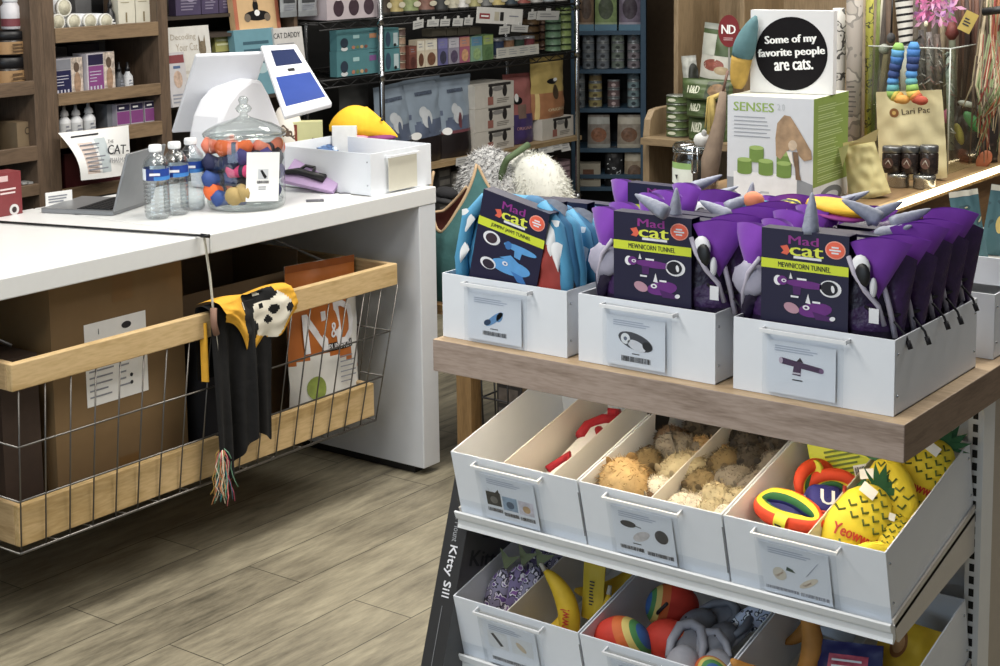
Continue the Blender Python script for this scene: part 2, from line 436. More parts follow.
# ================================================================== timber-topped gondola
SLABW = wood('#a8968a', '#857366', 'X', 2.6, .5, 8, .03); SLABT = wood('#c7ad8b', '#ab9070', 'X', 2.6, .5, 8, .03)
MW = m('#e3e5e6', .38, 0, .015)
GX0, GX1, GY0, GY1, GZ = -2.049, -1.026, 2.485, 3.37, .86
LX0, LX1 = -2.011, -1.050
TILT = math.radians(13.6)
gon = thing('gondola_display', 'white metal gondola with thick wooden top and two sloping shelves of bins', 'display stand', ((GX0 + GX1) / 2, 2.93, 0))
def gp(n, mb, **k): return mb.build(n, gon, loc=(-gon.location.x, -gon.location.y, 0), **k)
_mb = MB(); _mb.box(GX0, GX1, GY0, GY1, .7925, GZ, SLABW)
_mb.mi[1] = _mb._m(SLABT); _mb.mi[3] = _mb.mi[5] = _mb._m(wood('#8a7462', '#6c5849', 'Y', 2.6, .5, 8, .03))  # end faces darker: side shade put into the wood colour
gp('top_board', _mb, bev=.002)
for x in (LX1 - .018, LX0 - .012):
    u = MB(); u.box(x, x + .03, 2.895, 2.955, .0, .792, MW)
    for k in range(32):
        z = .775 - k * .0252; u.decal(x + .009, x + .019, z - .0155, z, m('#131313', .8), 2.8945)
    gp('upright', u)
gp('back_panel', MB().box(LX0 + .018, LX1 - .018, 2.94, 2.95, .03, .79, m('#cfd2d6', .4, 0, .02)))
LEDW = m('#ffe7ba', .5, 0, .02, emit=6.0)
for y, nm in ((2.545, 'front'), (3.25, 'rear')): gp('light_strip', MB().box(GX0 + .02, GX1 - .03, y, y + .014, .786, .7925, LEDW))
gp('base_deck', MB().box(LX0, LX1, 2.42, 3.36, .0, .10, MW), bev=.004)
gp('rear_panel', MB().box(LX1 - .02, LX1 - .008, 2.955, 3.33, .10, .79, m('#b3a99c', .5, 0, .03)))
def shelf_M(zb): return T(0, 2.528, zb, TILT)          # local: x world, y up the slope, z off the shelf
SHZ = (.490, .178)
for zb in SHZ:
    M = shelf_M(zb); s = MB()
    s.box(LX0, LX1, -.012, .385, -.008, 0, MW, M)
    pr = [(-.012, .0), (-.024, .012), (-.028, .010), (-.026, -.004), (-.020, -.012), (-.022, -.022), (-.026, -.028), (-.022, -.032), (-.012, -.028), (-.010, -.008)]
    v = [(LX0, a, b) for a, b in pr] + [(LX1, a, b) for a, b in pr]; n = len(pr)
    s.add(v, [tuple(range(n - 1, -1, -1)), tuple(range(n, 2 * n))] + [(i, (i + 1) % n, (i + 1) % n + n, i + n) for i in range(n)], MW, False, M)
    sh = gp('sloping_shelf', s)
    for x in (LX0, LX1 - .004):
        br = MB(); br.add([(x + q, a, b) for q in (0, .004) for a, b in [(-.012, .012), (.39, .012), (.39, -.085), (.30, -.07), (.0, -.042)]],
               [(0, 1, 2, 3, 4), (9, 8, 7, 6, 5), (0, 5, 6, 1), (1, 6, 7, 2), (2, 7, 8, 3), (3, 8, 9, 4), (4, 9, 5, 0)], m('#cfc8be', .4, 0, .02), False, M); br.build('bracket', sh)
    fe = MB().box(LX0 + .003, LX1 - .003, -.014, -.0125, .0, .036, clear('#fcfdfe', .12, .2, .0), M); fe.build('clear_fence', sh)

# ------------------------------------------------------------------ bins
BINW = m('#e4e8ee', .4, 0, .012); BINI = m('#ddd8cf', .45, 0, .015)
SLEEVE = clear('#fbfcfd', .10, .35, .0)
def price_card(mb, w, h, art, y=-.0045):
    """Printed card: art is 'shark', 'oval', 'tunnel', 'cats', 'mice', 'pine', 'sticks', 'plain'."""
    x0, x1 = -w / 2, w / 2
    mb.box(x0, x1, y, y + .0008, 0, h, m('#e6ebf3', .6, 0, .015)); yy = y - .0006
    mb.lines(x0 + w * .12, x1 - w * .1, h * .80, h * .93, 3, m('#b9c0cf', .6), yy, 3, .5)
    if art == 'shark':
        bl = m('#6f9fd0', .5); mb.disc(0, h * .50, w * .2, h * .075, bl, yy, a=.6); mb.disc(w * .1, h * .56, w * .05, h * .12, bl, yy, a=-.5)
        mb.disc(-w * .13, h * .41, w * .07, h * .06, m('#2f4360', .6), yy - .0002, a=.4); mb.barcode(-w * .22, w * .22, h * .13, h * .22, INK, yy, 4)
        mb.lines(-w * .08, w * .08, h * .26, h * .30, 1, INK, yy)
    elif art == 'oval':
        mb.disc(0, h * .52, w * .3, h * .17, m('#4a4c54', .5), yy, a=-.22); mb.disc(-w * .17, h * .56, w * .08, h * .11, m('#eceff2', .5), yy - .0002)
        mb.disc(-w * .17, h * .56, w * .03, h * .04, m('#6a7486', .5), yy - .0004); mb.disc(w * .02, h * .44, w * .16, h * .10, m('#e2e4ea', .5), yy - .0002, a=-.3)
        mb.disc(w * .2, h * .46, w * .08, h * .09, m('#1f2128', .5), yy - .0003, a=-.3); mb.barcode(-w * .24, w * .26, h * .10, h * .21, INK, yy, 5)
        mb.lines(-w * .06, w * .08, h * .25, h * .29, 1, INK, yy)
    elif art == 'tunnel':
        p = m('#4b3152', .5); mb.poly([(-w * .3, h * .58), (w * .30, h * .50), (w * .31, h * .60), (-w * .28, h * .70)], p, yy)
        mb.disc(w * .3, h * .55, w * .035, h * .05, m('#7b5d83', .5), yy - .0002); mb.disc(-w * .29, h * .64, w * .03, h * .06, m('#c7b8c9', .5), yy - .0002)
        mb.poly([(-w * .12, h * .40), (w * .0, h * .39), (w * .01, h * .56), (-w * .1, h * .57)], p, yy - .0001); mb.decal(-w * .12, 0, h * .42, h * .45, m('#d9d2dc', .5), yy - .0003)
        mb.poly([(-w * .06, h * .66), (w * .04, h * .65), (-w * .01, h * .74)], m('#2c2130', .5), yy); mb.lines(-w * .12, w * .04, h * .28, h * .33, 1, INK, yy)
    elif art == 'cats':
        for k, (c1, c2) in enumerate((('#26282c', '#6b6b68'), ('#8fa6bd', '#3f5670'), ('#cfcbd6', '#b99a72'))):
            a = x0 + w * (.07 + .3 * k); b = h * (.33 - .04 * k + (.03 if k == 2 else 0))
            mb.decal(a, a + w * .27, b, b + h * .30, m(c1, .5, 0, .2, 90), yy)
            mb.disc(a + w * .14, b + h * .13, w * .07, h * .08, m(c2, .5, 0, .2, 90), yy - .0003)
            if k == 0: mb.poly([(a + .01, b + h * .28), (a + w * .08, b + h * .28), (a + w * .03, b + h * .40)], m(c1, .5, 0, .2, 90), yy); mb.poly([(a + w * .17, b + h * .28), (a + w * .26, b + h * .28), (a + w * .24, b + h * .38)], m(c1, .5, 0, .2, 90), yy)
            mb.barcode(a, a + w * .27, b - h * .14, b - h * .06, INK, yy, k)
    elif art == 'mice':
        mb.disc(-w * .24, h * .67, w * .13, h * .07, m('#33343a', .6), yy); mb.tube([(-w * .12, yy, h * .66), (-w * .03, yy, h * .64)], .0008, INK, 4)
        mb.disc(-w * .04, h * .46, w * .16, h * .09, m('#c9c4c4', .6, 0, .2, 90), yy, a=.5); mb.disc(w * .3, h * .55, w * .11, h * .14, m('#3a3a40', .6, 0, .2, 90), yy)
        mb.barcode(-w * .42, -w * .03, h * .12, h * .2, INK, yy, 8); mb.barcode(w * .03, w * .46, h * .10, h * .18, INK, yy, 9); mb.lines(-w * .2, -w * .05, h * .26, h * .3, 1, INK, yy)
    elif art == 'pine':
        mb.disc(-w * .24, h * .42, w * .10, h * .13, m('#d6cfc0', .6), yy, a=-.5); mb.poly([(-w * .14, h * .52), (w * .0, h * .50), (-w * .04, h * .56), (-w * .12, h * .6)], m('#3c5148', .6), yy)
        mb.text('Yeowww!', -w * .24, h * .42, h * .05, m('#8a5a3c', .6), yy - .0004, w * .15, .7)
        mb.disc(w * .18, h * .36, w * .17, h * .06, m('#dfd4c2', .6), yy, a=.6); mb.text('Yeowww!', w * .16, h * .34, h * .05, m('#8a5a3c', .6), yy - .0004, w * .15, .6)
        mb.tube([(w * .16, yy, h * .5), (w * .34, yy, h * .8)], .0006, m('#9aa2b0', .6), 4)
        mb.barcode(-w * .46, w * .02, h * .08, h * .14, INKG, yy, 11); mb.barcode(w * .05, w * .46, h * .07, h * .14, INKG, yy, 12)
    elif art == 'sticks':
        mb.decal(x0 + w * .08, x0 + w * .45, h * .40, h * .78, m('#dfe2e6', .6), yy); mb.decal(x0 + w * .52, x0 + w * .92, h * .40, h * .78, m('#dfe2e6', .6), yy)
        mb.poly([(-w * .36, h * .72), (-w * .30, h * .74), (-w * .14, h * .48), (-w * .2, h * .46)], m('#3a3d46', .6), yy - .0003)
        mb.disc(w * .2, h * .58, w * .11, h * .06, m('#c9b8a0', .6), yy - .0003, a=-.7); mb.barcode(-w * .4, w * .4, h * .1, h * .18, INK, yy, 14)
def make_bin(w, d, h, dividers, art, label, M, group, slit=False):
    b = thing('display_bin', label, 'bin', M=M, group=group)
    t = .003; s = MB()
    x0, x1 = -w / 2, w / 2
    s.box(x0, x1, 0, t, 0, h, BINW); s.box(x0, x1, d - t, d, 0, h, BINW)
    s.box(x0, x0 + t, t, d - t, 0, h, BINW); s.box(x1 - t, x1, t, d - t, 0, h, BINW); s.box(x0, x1, t, d - t, 0, t, BINI)
    for x, sg in ((x0, -1), (x1, 1)):
        for y in (.012, d - .012):
            for z in (h * .25, h * .8): s.ell((x + sg * .0008, y, z), .0022, .0028, .0028, CHROME, 8, 5)
    if slit: s.decal(x1 - .0022, x1 + .001, .02, h * .82, m('#77797e', .5), -.0006)
    s.build('bin_body', b, bev=.0007)
    for fr, hh in dividers:
        MB().box(x0 + w * fr - .0012, x0 + w * fr + .0012, t, d - t, t, h * hh, BINI).build('divider', b)
    if art:
        sx0, sx1 = x0 + w * .2, x0 + w * .70; cx = (sx0 + sx1) / 2; sw = sx1 - sx0
        q = MB(); q.box(sx0, sx1 + .012, -.020, -.016, h - .016, h - .009, WHITE); q.box(sx0, sx0 + .004, -.016, 0, h - .016, h - .009, WHITE); q.box(sx1 + .008, sx1 + .012, -.016, 0, h - .016, h - .009, WHITE)
        q.box(sx0 + .001, sx1 + .003, -.0085, -.0075, .003, h - .009, SLEEVE)
        sl = q.build('sign_holder', b, bev=.0008)
        c = MB(); price_card(c, sw * .86, (h - .02) * .84, art); c.build('price_card', sl, loc=(cx - .002, -.001, .008))
    return b
BW, BD, BH = .305, .43, .145
TOPB = [(-1.8885, .312, 'shark', 'left white bin on the wooden top, holding the blue shark tunnel'),
        (-1.555, .302, 'oval', 'middle white bin on the wooden top, beside the shark tunnel bin'),
        (-1.2125, .309, 'tunnel', 'right white bin on the wooden top, full of purple tunnels, long side showing')]
for x, wb, art, lb in TOPB:
    make_bin(wb, .383, .134, [], art, lb, T(x, 2.514, GZ + .0005), 'white bins on the wooden gondola top')
LW = (LX1 - LX0 - .006) / 3
LOWX = [LX0 + .003 + LW * (k + .5) for k in range(3)]
MIDM = [shelf_M(SHZ[0]) @ T(x, -.010, .0005) for x in LOWX]
LOWM = [shelf_M(SHZ[1]) @ T(x, -.010, .0005) for x in LOWX]
for k, (dv, art, lb) in enumerate([
        ([(.40, .95), (.76, .9)], 'cats', 'left white bin on the upper sloping shelf, nearly empty, three pictures on its card'),
        ([(.5, .95)], 'mice', 'white bin of furry mice in the middle of the upper sloping shelf'),
        ([(.5, .9)], 'pine', 'right white bin on the upper sloping shelf, full of yellow pineapple toys')]):
    make_bin(LW - .004, .395, BH, dv, art, lb, MIDM[k], 'white bins on the upper sloping shelf', k < 2)
for k, (dv, art, lb) in enumerate([
        ([(.42, .95)], 'sticks', 'left white bin on the lowest visible shelf, with sardine and banana toys'),
        ([(.5, .6)], 'sticks', 'middle white bin on the lowest visible shelf, with rainbow balls and clog toys'),
        ([(.5, .6)], 'pine', 'right white bin on the lowest visible shelf, with orange toys and navy bag')]):
    make_bin(LW - .004, .395, BH, dv, art, lb, LOWM[k], 'white bins on the lower sloping shelf', k < 2)
# bins at the back of the wooden top, facing the other way
CREAM = m('#ded9c8', .4, 0, .015)
for k, (y, hh, lb) in enumerate([(2.985, .128, 'cream-lit white bin on the wooden top behind the purple tunnel bin'),]):
    b = make_bin(BW + .008, .36, hh, [], None, lb, T(-1.205, y - .02, GZ + .0005), 'white bins on the wooden gondola top')
make_bin(BW + .012, .30, .055, [], None, 'shallow white bin stacked on the rear bin, holding teal pouches', T(-1.205, 3.035, GZ + .130), 'white bins on the wooden gondola top')
for k, x in enumerate((-1.53, -1.86)):
    make_bin(BW, .36, BH, [], None, ['white bin at the rear of the wooden top behind the middle bin', 'white bin at the rear of the wooden top behind the shark tunnel bin'][k], T(x, 2.985, GZ + .0005), 'white bins on the wooden gondola top')
# ================================================================== tunnels in the bins on the wooden top
NAVY = m('#1d1936', .45, 0, .05); LIME = m('#d3e03a', .5, 0, .03); MAG = m('#8e2f86', .5, 0, .05); CORAL = m('#ef6a50', .5, 0, .05)
PURP = m('#7b34ac', .75, 0, .12, 14, .25, sheen=.3); PURPD = m('#552379', .75, 0, .12, 14, .25); NYL = m('#241a35', .42, 0, .25, 45, .6); NYLP = m('#3c2150', .42, 0, .25, 45, .6)
PIPE = m('#b9b3c2', .5, 0, .1); SILV = m('#8d92a3', .55, 0, .14, 60, .3); SILVD = m('#878b97', .5, 0, .15, 60, .3); STRAP = m('#17151c', .6, 0, .1)
MESHW = m('#e6e6ea', .6, 0, .1); BLU = m('#4f96bd', .7, 0, .12, 14, .3); BLUD = m('#356f98', .7, 0, .12, 14, .3); REDI = m('#9c3a32', .6, 0, .15, 20, .3); TEETH = m('#f0f1f2', .6, 0, .04)
def header_card(parent, w, h, kind, front=True, fold=.03, rot=0.):
    """Folded header: printed front leaf, top fold and back leaf."""
    c = MB(); t = .0012
    c.box(-w / 2, w / 2, -t, 0, 0, h, NAVY); c.box(-w / 2, w / 2, 0, fold, h - t, h, NAVY); c.box(-w / 2, w / 2, fold, fold + t, h * .55, h, NAVY)
    y = -t - .0005
    if front:
        zs = h * .60
        c.decal(-w / 2, w / 2, zs, zs + h * .095, LIME, y)
        c.text("JUMPIN' JAWS TUNNEL" if kind == 'shark' else 'MEWNICORN TUNNEL', .0, zs + h * .047, h * .052, m('#23232a', .6), y - .0006, w * .60, bold=1)
        c.text('Mad', -.002, h * .905, h * .085, MAG, y, w * .34, bold=2); c.text('cat', .004, h * .80, h * .10, m('#e3ea55', .5), y - .0006, w * .38, bold=3)
        c.decal(.006 - w * .16, .006 + w * .16, h * .722, h * .748, MESHW, y)
        c.poly([(-w * .28, h * .83), (-w * .2, h * .85), (-w * .16, h * .79), (-w * .2, h * .75), (-w * .27, h * .76), (-w * .24, h * .79)], m('#e5674e', .5), y)
        c.disc(w * .35, h * .85, w * .115, w * .115, m('#f4a695', .5), y); c.disc(w * .35, h * .85, w * .102, w * .102, CORAL, y - .0006)
        c.decal(w * .31, w * .39, h * .868, h * .884, MESHW, y - .0012); c.decal(w * .285, w * .415, h * .84, h * .856, MESHW, y - .0012); c.decal(w * .31, w * .39, h * .812, h * .828, MESHW, y - .0012)
        if kind == 'shark':
            bl = m('#5d9ed8', .5, 0, .1, 40); bd = m('#3d74b4', .5); px, pz = -w * .26, h * .47
            c.disc(px, pz, w * .13, w * .13, MESHW, y); c.disc(px, pz, w * .085, w * .10, m('#3a2a35', .5), y - .0006, a=-.3)
            c.disc(w * .18, h * .46, w * .25, h * .048, bl, y, a=-.04); c.disc(-w * .0, h * .46, w * .05, h * .06, bd, y - .0003); c.poly([(w * .10, h * .45), (w * .22, h * .45), (w * .20, h * .32), (w * .11, h * .33)], bl, y - .0003)
            c.disc(w * .08, h * .16, w * .30, h * .105, bl, y, a=.12); c.poly([(-w * .1, h * .25), (w * .2, h * .26), (w * .06, h * .335)], bl, y - .0003); c.disc(-w * .25, h * .10, w * .12, h * .085, MESHW, y - .0005); c.disc(-w * .24, h * .09, w * .09, h * .065, m('#2c2230', .5), y - .0009)
            c.disc(w * .0, h * .19, w * .042, w * .042, MESHW, y - .0009); c.disc(w * .003, h * .19, w * .02, w * .02, bd, y - .0013); c.poly([(w * .1, h * .12), (w * .28, h * .1), (w * .36, h * .0), (w * .22, h * .0)], bd, y - .0007)
        else:
            pu = m('#6a2a7e', .5, 0, .1, 40); pd = m('#4a1c5e', .5); px, pz = w * .30, h * .42
            c.disc(px, pz, w * .125, w * .14, MESHW, y); c.disc(px - w * .01, pz + .001, w * .095, w * .115, m('#18141f', .5), y - .0006); c.disc(px + w * .03, pz, w * .02, w * .06, MESHW, y - .001, a=.1)
            c.disc(w * .02, h * .435, w * .24, h * .05, pu, y, a=-.04); c.disc(-w * .30, h * .45, w * .05, h * .065, MESHW, y - .0003); c.disc(-w * .25, h * .455, w * .06, h * .06, pu, y - .0006)
            c.disc(-w * .23, h * .455, w * .03, w * .03, MESHW, y - .0009); c.disc(-w * .23, h * .455, w * .014, w * .014, pd, y - .0012); c.poly([(-w * .17, h * .49), (-w * .13, h * .49), (-w * .155, h * .57)], MESHW, y - .0006); c.decal(-w * .08, w * .03, h * .485, h * .51, MESHW, y - .0006)
            c.poly([(-w * .13, h * .40), (-w * .03, h * .40), (-w * .04, h * .29), (-w * .12, h * .29)], pd, y - .0003); c.decal(-w * .15, -w * .06, h * .25, h * .275, MESHW, y - .0006)
            c.disc(w * .13, h * .12, w * .2, h * .09, pu, y, a=.35); c.poly([(w * .02, h * .2), (w * .08, h * .19), (w * .05, h * .32)], MESHW, y - .0006); c.decal(w * .1, w * .19, h * .21, h * .235, MESHW, y - .0006)
            c.disc(w * .03, h * .14, w * .04, w * .04, MESHW, y - .0009); c.disc(w * .03, h * .14, w * .018, w * .018, pd, y - .0012); c.disc(-w * .14, h * .11, w * .10, h * .06, m('#b98f9e', .5), y - .0005, a=-.8)
            c.poly([(w * .1, h * .1), (w * .3, h * .06), (w * .33, 0), (w * .14, .0)], pd, y - .0007); c.disc(w * .33, h * .04, w * .03, w * .04, MESHW, y - .001, a=-.5)
    for i, (vx, vy, vz) in enumerate(c.v):      # print is squeezed towards the top of the leaf
        if vy < -t - .0003: c.v[i] = (vx, vy, h - (h - vz) * .83 if vz >= .6 * h else .28 * h + vz * .6467)
    return c.build('header_card', parent, loc=(0, 0, 0) if not rot else (0, 0, 0), rot=(0, rot, 0))
def bundle(mb, rx, rz, y0, dy, zc, mat1, mat2, seed=0):
    """Crumpled flat coil of nylon: pleats running round a squashed disc."""
    def fn(u, v):
        a = 2 * PI * u; b = PI * (v - .5) * .98; cb = math.cos(b) ** .6 if math.cos(b) > 0 else 0
        wr = 1 + .05 * math.sin(a * 9 + 4 * v) + .07 * noise.noise(Vector((math.cos(a) * 2.5, math.sin(a) * 2.5, v * 4 + seed)))
        x = rx * cb * math.cos(a) * wr; z = rz * cb * math.sin(a) * wr
        if z < -zc * .98: z = -zc * .98
        return (x, y0 + dy * .5 + dy * .5 * math.sin(b) * (1 + .25 * noise.noise(Vector((x * 30, z * 30, seed)))), zc + z)
    mb.grid(fn, 56, 17, lambda u, v: mat2 if (int(u * 14) % 3 == 0 and v < .45) else mat1, True, True)
    return mb
def fin(parent, pts, th, mat, name='fin', puff=.012, bow=.0):
    """Padded pointed flap: TOP-left, TOP-right, tip as a curved triangle patch, front and back."""
    a, b, c = [Vector(p) for p in pts]; mb = MB(); n = (b - a).cross(c - a).normalized()
    for sg in (1, -1):
        def fn(u, v):
            e = 1 - v ** 1.15
            top = a.lerp(b, u) + Vector((0, 0, .010 * math.sin(PI * u)))
            p = top.lerp(c, v) if e > 0 else c
            k = math.sin(PI * min(1, max(0, u))) ** .6 * (math.sin(PI * (0.12 + .88 * v)) ** .6 if v < 1 else 0)
            q = noise.noise(p * 22) * .006 * k
            return p + n * (sg * (th * k) + bow * math.sin(PI * v) * k + q)
        mb.grid(fn if sg == 1 else (lambda u, v, f=fn: f(1 - u, v)), 12, 12, mat)
    return mb.build(name, parent)
def unicorn(label, M, card=True):
    t = thing('cat_tunnel_pack', label, 'cat tunnel', M=M, group='folded purple cat tunnels')
    o = header_card(t, .168, .215, 'uni', card); o.location = (-.004, -.003, .082)
    b = MB(); bundle(b, .140, .128, .006, .076, .130, NYL, NYLP, 3); b.build('folded_body', t)
    fin(t, [(.078, .002, .286), (.172, .052, .284), (.124, .022, .188)], .015, PURP)
    fin(t, [(-.172, .050, .285), (-.074, .002, .290), (-.118, .016, .190)], .016, PURP)
    sp = MB(); sp.ell((-.118, .012, .195), .036, .014, .034, m('#a9a6b8', .5, 0, .1, 30, .3), 16, 10, .2, 9); sp.build('silver_panel', t)
    fin(t, [(-.160, .040, .215), (-.090, .008, .200), (-.135, .022, .090)], .014, NYL, 'side_panel')
    fin(t, [(.092, .045, .262), (.168, .085, .250), (.150, .060, .090)], .016, NYLP, 'side_panel')
    p = MB(); p.tube([(.078, -.002, .262), (.092, -.008, .235), (.112, -.006, .205), (.132, .004, .180), (.140, .012, .145)], .0045, PIPE, 7); p.build('piping', t)
    p = MB(); p.tube([(.128, .030, .215), (.142, .030, .17), (.150, .036, .12)], .005, PIPE, 7); p.build('piping', t)
    p = MB(); p.tube([(-.092, -.002, .24), (-.115, -.002, .21), (-.130, .006, .17), (-.134, .015, .14)], .0045, PIPE, 7); p.build('piping', t)
    e = MB(); e.ell((.100, .0, .245), .018, .008, .022, m('#f1f1f3', .5), 12, 8); e.ell((.106, -.006, .232), .015, .006, .022, BLACK, 12, 8); e.ell((.124, .0, .212), .007, .006, .018, m('#e2e2e6', .5), 10, 7); e.build('eye_patch', t)
    MB().tube([(.10, .02, .172), (.128, .02, .162), (.147, .04, .158), (.154, .06, .16)], .0035, STRAP, 6).build('strap', t)
    d = MB(); d.tube([(.150, .03, .150), (.158, .03, .142), (.172, .03, .128), (.180, .028, .112)], .0022, STRAP, 6); d.tube([(.176, .029, .120), (.182, .028, .106)], .0045, STRAP, 7); d.build('drawstring', t)
    MB().box(.118, .136, -.003, -.002, .150, .176, MESHW).build('care_label', t)
    return t
def horn(parent, p0, p1, r=.0125, mat=None, nm='horn'):
    p0, p1 = Vector(p0), Vector(p1); mb = MB(); pts, rs = [], []
    for k in range(13):
        f = k / 12; pts.append(p0.lerp(p1, f) + Vector((0, 0, .006 * math.sin(PI * f)))); rs.append(r * ((1 - f) ** .8 * .92 + .10) * (1 + .03 * math.cos(k * PI)) * (.8 if k == 0 else 1))
    mb.tube(pts, rs, mat or SILV, 12); return mb.build(nm, parent)
zb = GZ + .004
u0 = unicorn('purple unicorn tunnel at the front of the right white bin, its card facing out', T(-1.232, 2.534, zb))
horn(u0, (.002, .006, .290), (-.006, .028, .362), .016)
for k, (dx, dy, dz, rz) in enumerate(((.004, .078, -.004, -.06), (.008, .156, .004, .05), (.010, .234, .002, -.04), (.012, .312, .012, -.03))):
    u = dup(u0, ['second purple tunnel behind the carded one in the right white bin', 'third purple tunnel back in the right white bin', 'fourth purple tunnel back in the right white bin', 'rearmost purple tunnel in the right white bin, flap standing tallest'][k], M=T(-1.226 + dx * .4, 2.534 + dy * .92, zb + dz, 0, 0, rz))
    for c in u.children:
        if c.name.startswith('header'): c.location.z -= .012 * (k + 1) + .004
        if c.name.startswith('horn'):
            c.rotation_euler = [(0, 1.2, .35), (0, 1.25, .1), (0, -1.0, .6), (.1, 1.3, -.4)][k]; c.location = [(-.250, .03, .19), (-.215, .03, .19), (.30, .0, .155), (-.20, .02, .18)][k]
u1 = dup(u0, 'purple unicorn tunnel at the front of the middle white bin, its card facing out', M=T(-1.545, 2.534, zb, 0, 0, .02))
for c in u1.children:
    if c.name.startswith('horn'): c.rotation_euler = (0, -1.05, .25); c.location = (.29, .02, .163)
for k, (dx, dy, dz, rz) in enumerate(((-.002, .085, -.002, .05), (.002, .170, .004, -.05), (.0, .255, .0, .04), (.004, .325, .006, .0))):
    u = dup(u0, ['second purple tunnel behind the carded one in the middle white bin', 'third purple tunnel back in the middle white bin', 'fourth purple tunnel back in the middle white bin', 'rearmost purple tunnel in the middle white bin'][k], M=T(-1.550 + dx, 2.534 + dy * .93, zb + dz, 0, 0, rz))
    for c in u.children:
        if c.name.startswith('header'): c.location.z -= .012 * (k + 1) + .004
        if c.name.startswith('horn'):
            c.rotation_euler = [(.2, .1, 0), (0, 1.2, .3), (0, -1.1, .2), (0, .1, 0)][k]; c.location = [(.0, .0, -.012), (-.26, .03, .16), (.3, .02, .13), (0, 0, -.05)][k]
# ---- shark tunnels
def shark(label, M, card=True):
    t = thing('shark_tunnel_pack', label, 'cat tunnel', M=M, group='folded blue shark tunnels')
    o = header_card(t, .166, .222, 'shark', card, rot=.22); o.location = (-.022, -.006, .078)
    b = MB()
    def fn(u, v):
        a = 2 * PI * u; bb = PI * (v - .5) * .98; cb = max(0, math.cos(bb)) ** .6
        wr = 1 + .02 * math.sin(a * 11) + .05 * noise.noise(Vector((math.cos(a) * 2, math.sin(a) * 2, v * 3)))
        x, z = .144 * cb * math.cos(a) * wr, .150 * cb * math.sin(a) * wr
        return (x, .050 + .040 * math.sin(bb), max(.150 + z, .003))
    b.grid(fn, 56, 17, lambda u, v: BLUD if int(u * 22) % 4 == 0 and v > .3 else BLU, True, True); b.build('folded_body', t)
    for sx in (-1, 1):
        for k in range(3):
            MB().tube([(sx * (.070 + .010 * k), .018 + .014 * k, .290 - .008 * k), (sx * (.112 + .008 * k), .016 + .014 * k, .245), (sx * (.132 + .005 * k), .016 + .014 * k, .16), (sx * (.130 + .004 * k), .02 + .014 * k, .03)], [.012, .015, .015, .012], BLU if k != 1 else BLUD, 8).build('rim', t)
    mo = MB(); mo.grid(lambda u, v: (.050 + .080 * u, .010 - .014 * math.sin(PI * u) + .005 * noise.noise(Vector((u * 6, v * 6, 2))), .06 + .160 * v - .01 * u), 10, 12, REDI); mo.build('mouth_lining', t)
    for k, pts in enumerate(([(.060, .004, .235), (.122, .006, .262), (.106, .000, .185)], [(.100, .0, .205), (.130, .004, .215), (.122, .000, .160)], [(-.122, .006, .262), (-.088, .006, .245), (-.120, .004, .205)], [(-.130, .006, .195), (-.104, .006, .180), (-.126, .004, .150)])):
        fin(t, pts, .004, TEETH, 'tooth')
    fin(t, [(.060, .028, .292), (.118, .040, .285), (.112, .030, .250)], .007, SILVD, 'grey_fin')
    d = MB(); d.tube([(.138, .02, .16), (.150, .02, .11), (.140, .02, .06), (.150, .02, .03)], .004, STRAP, 6); d.build('strap', t)
    return t
s0 = shark('blue shark tunnel at the front of the left white bin, its card facing out', T(-1.888, 2.534, zb))
for k, (dx, dy, dz, rz) in enumerate(((.008, .100, 0, -.05), (.010, .205, .004, .04), (.006, .300, 0, 0))):
    _s = dup(s0, ['second blue shark tunnel behind the carded one in the left bin', 'third blue shark tunnel back in the left bin', 'rearmost blue shark tunnel in the left bin'][k], M=T(-1.888 + dx * .4, 2.534 + dy * .93, zb, 0, 0, rz) @ Matrix.Diagonal((1, 1, .90 - .05 * k, 1)))
    for c in _s.children:
        if c.name.startswith('header'): c.location.z += .012; c.rotation_euler = (0, 0, 0)
for k, (x, y, sc, lb) in enumerate(((-1.545, 3.01, .80, 'purple tunnel in the rear middle bin, nearest its front wall'), (-1.535, 3.10, .78, 'purple tunnel in the middle of the rear middle bin'), (-1.54, 3.20, .76, 'purple tunnel at the back of the rear middle bin'), (-1.83, 3.03, .88, 'purple tunnel with its card showing behind the shark tunnels'), (-1.84, 3.14, .74, 'purple tunnel at the back of the bin behind the shark tunnels'))):
    u = dup(u0, lb, M=T(x, y, zb, 0, 0, .03 * (-1) ** k) @ Matrix.Diagonal((1, 1, sc, 1)))
    for c in u.children:
        if c.name.startswith('horn'): c.rotation_euler = (0, 1.2, .3); c.location = (-.25, .03, .17)
# ---- things lying in the rear bins, tops just visible over the tunnels
YEL = m('#eab92c', .7, 0, .1, 30, .2); PINKP = m('#a8459c', .7, 0, .1)
def lump(name, label, cat, c, r, mat, rot, parts=(), group=None):
    t = thing(name, label, cat, loc=c, rot=rot, group=group)
    MB().ell((0, 0, 0), *r, mat, 20, 12, .12, 10, c[0] * 9).build('body', t)
    for (nm, cc, rr, mt) in parts: MB().ell(cc, *rr, mt, 14, 9, .08, 10).build(nm, t)
    return t
p = ony(838, 207, 2.80); lump('plush_toy', 'flat yellow and magenta plush lying on top of the purple tunnels, below the white box', 'plush toy', (p.x, p.y, p.z), (.066, .045, .014), YEL, (0, .12, -.1), [('belly', (.012, -.006, -.012), (.05, .045, .008), PINKP)])
p = ony(752, 208, 2.86); lump('plush_toy', 'small teal plush with orange head lying behind the purple tunnels', 'plush toy', (p.x, p.y, p.z), (.045, .05, .02), m('#3f8fae', .7, 0, .1, 30, .2), (0, .1, .2), [('head', (.01, -.03, .022), (.022, .02, .018), m('#e08a64', .7, 0, .1))])
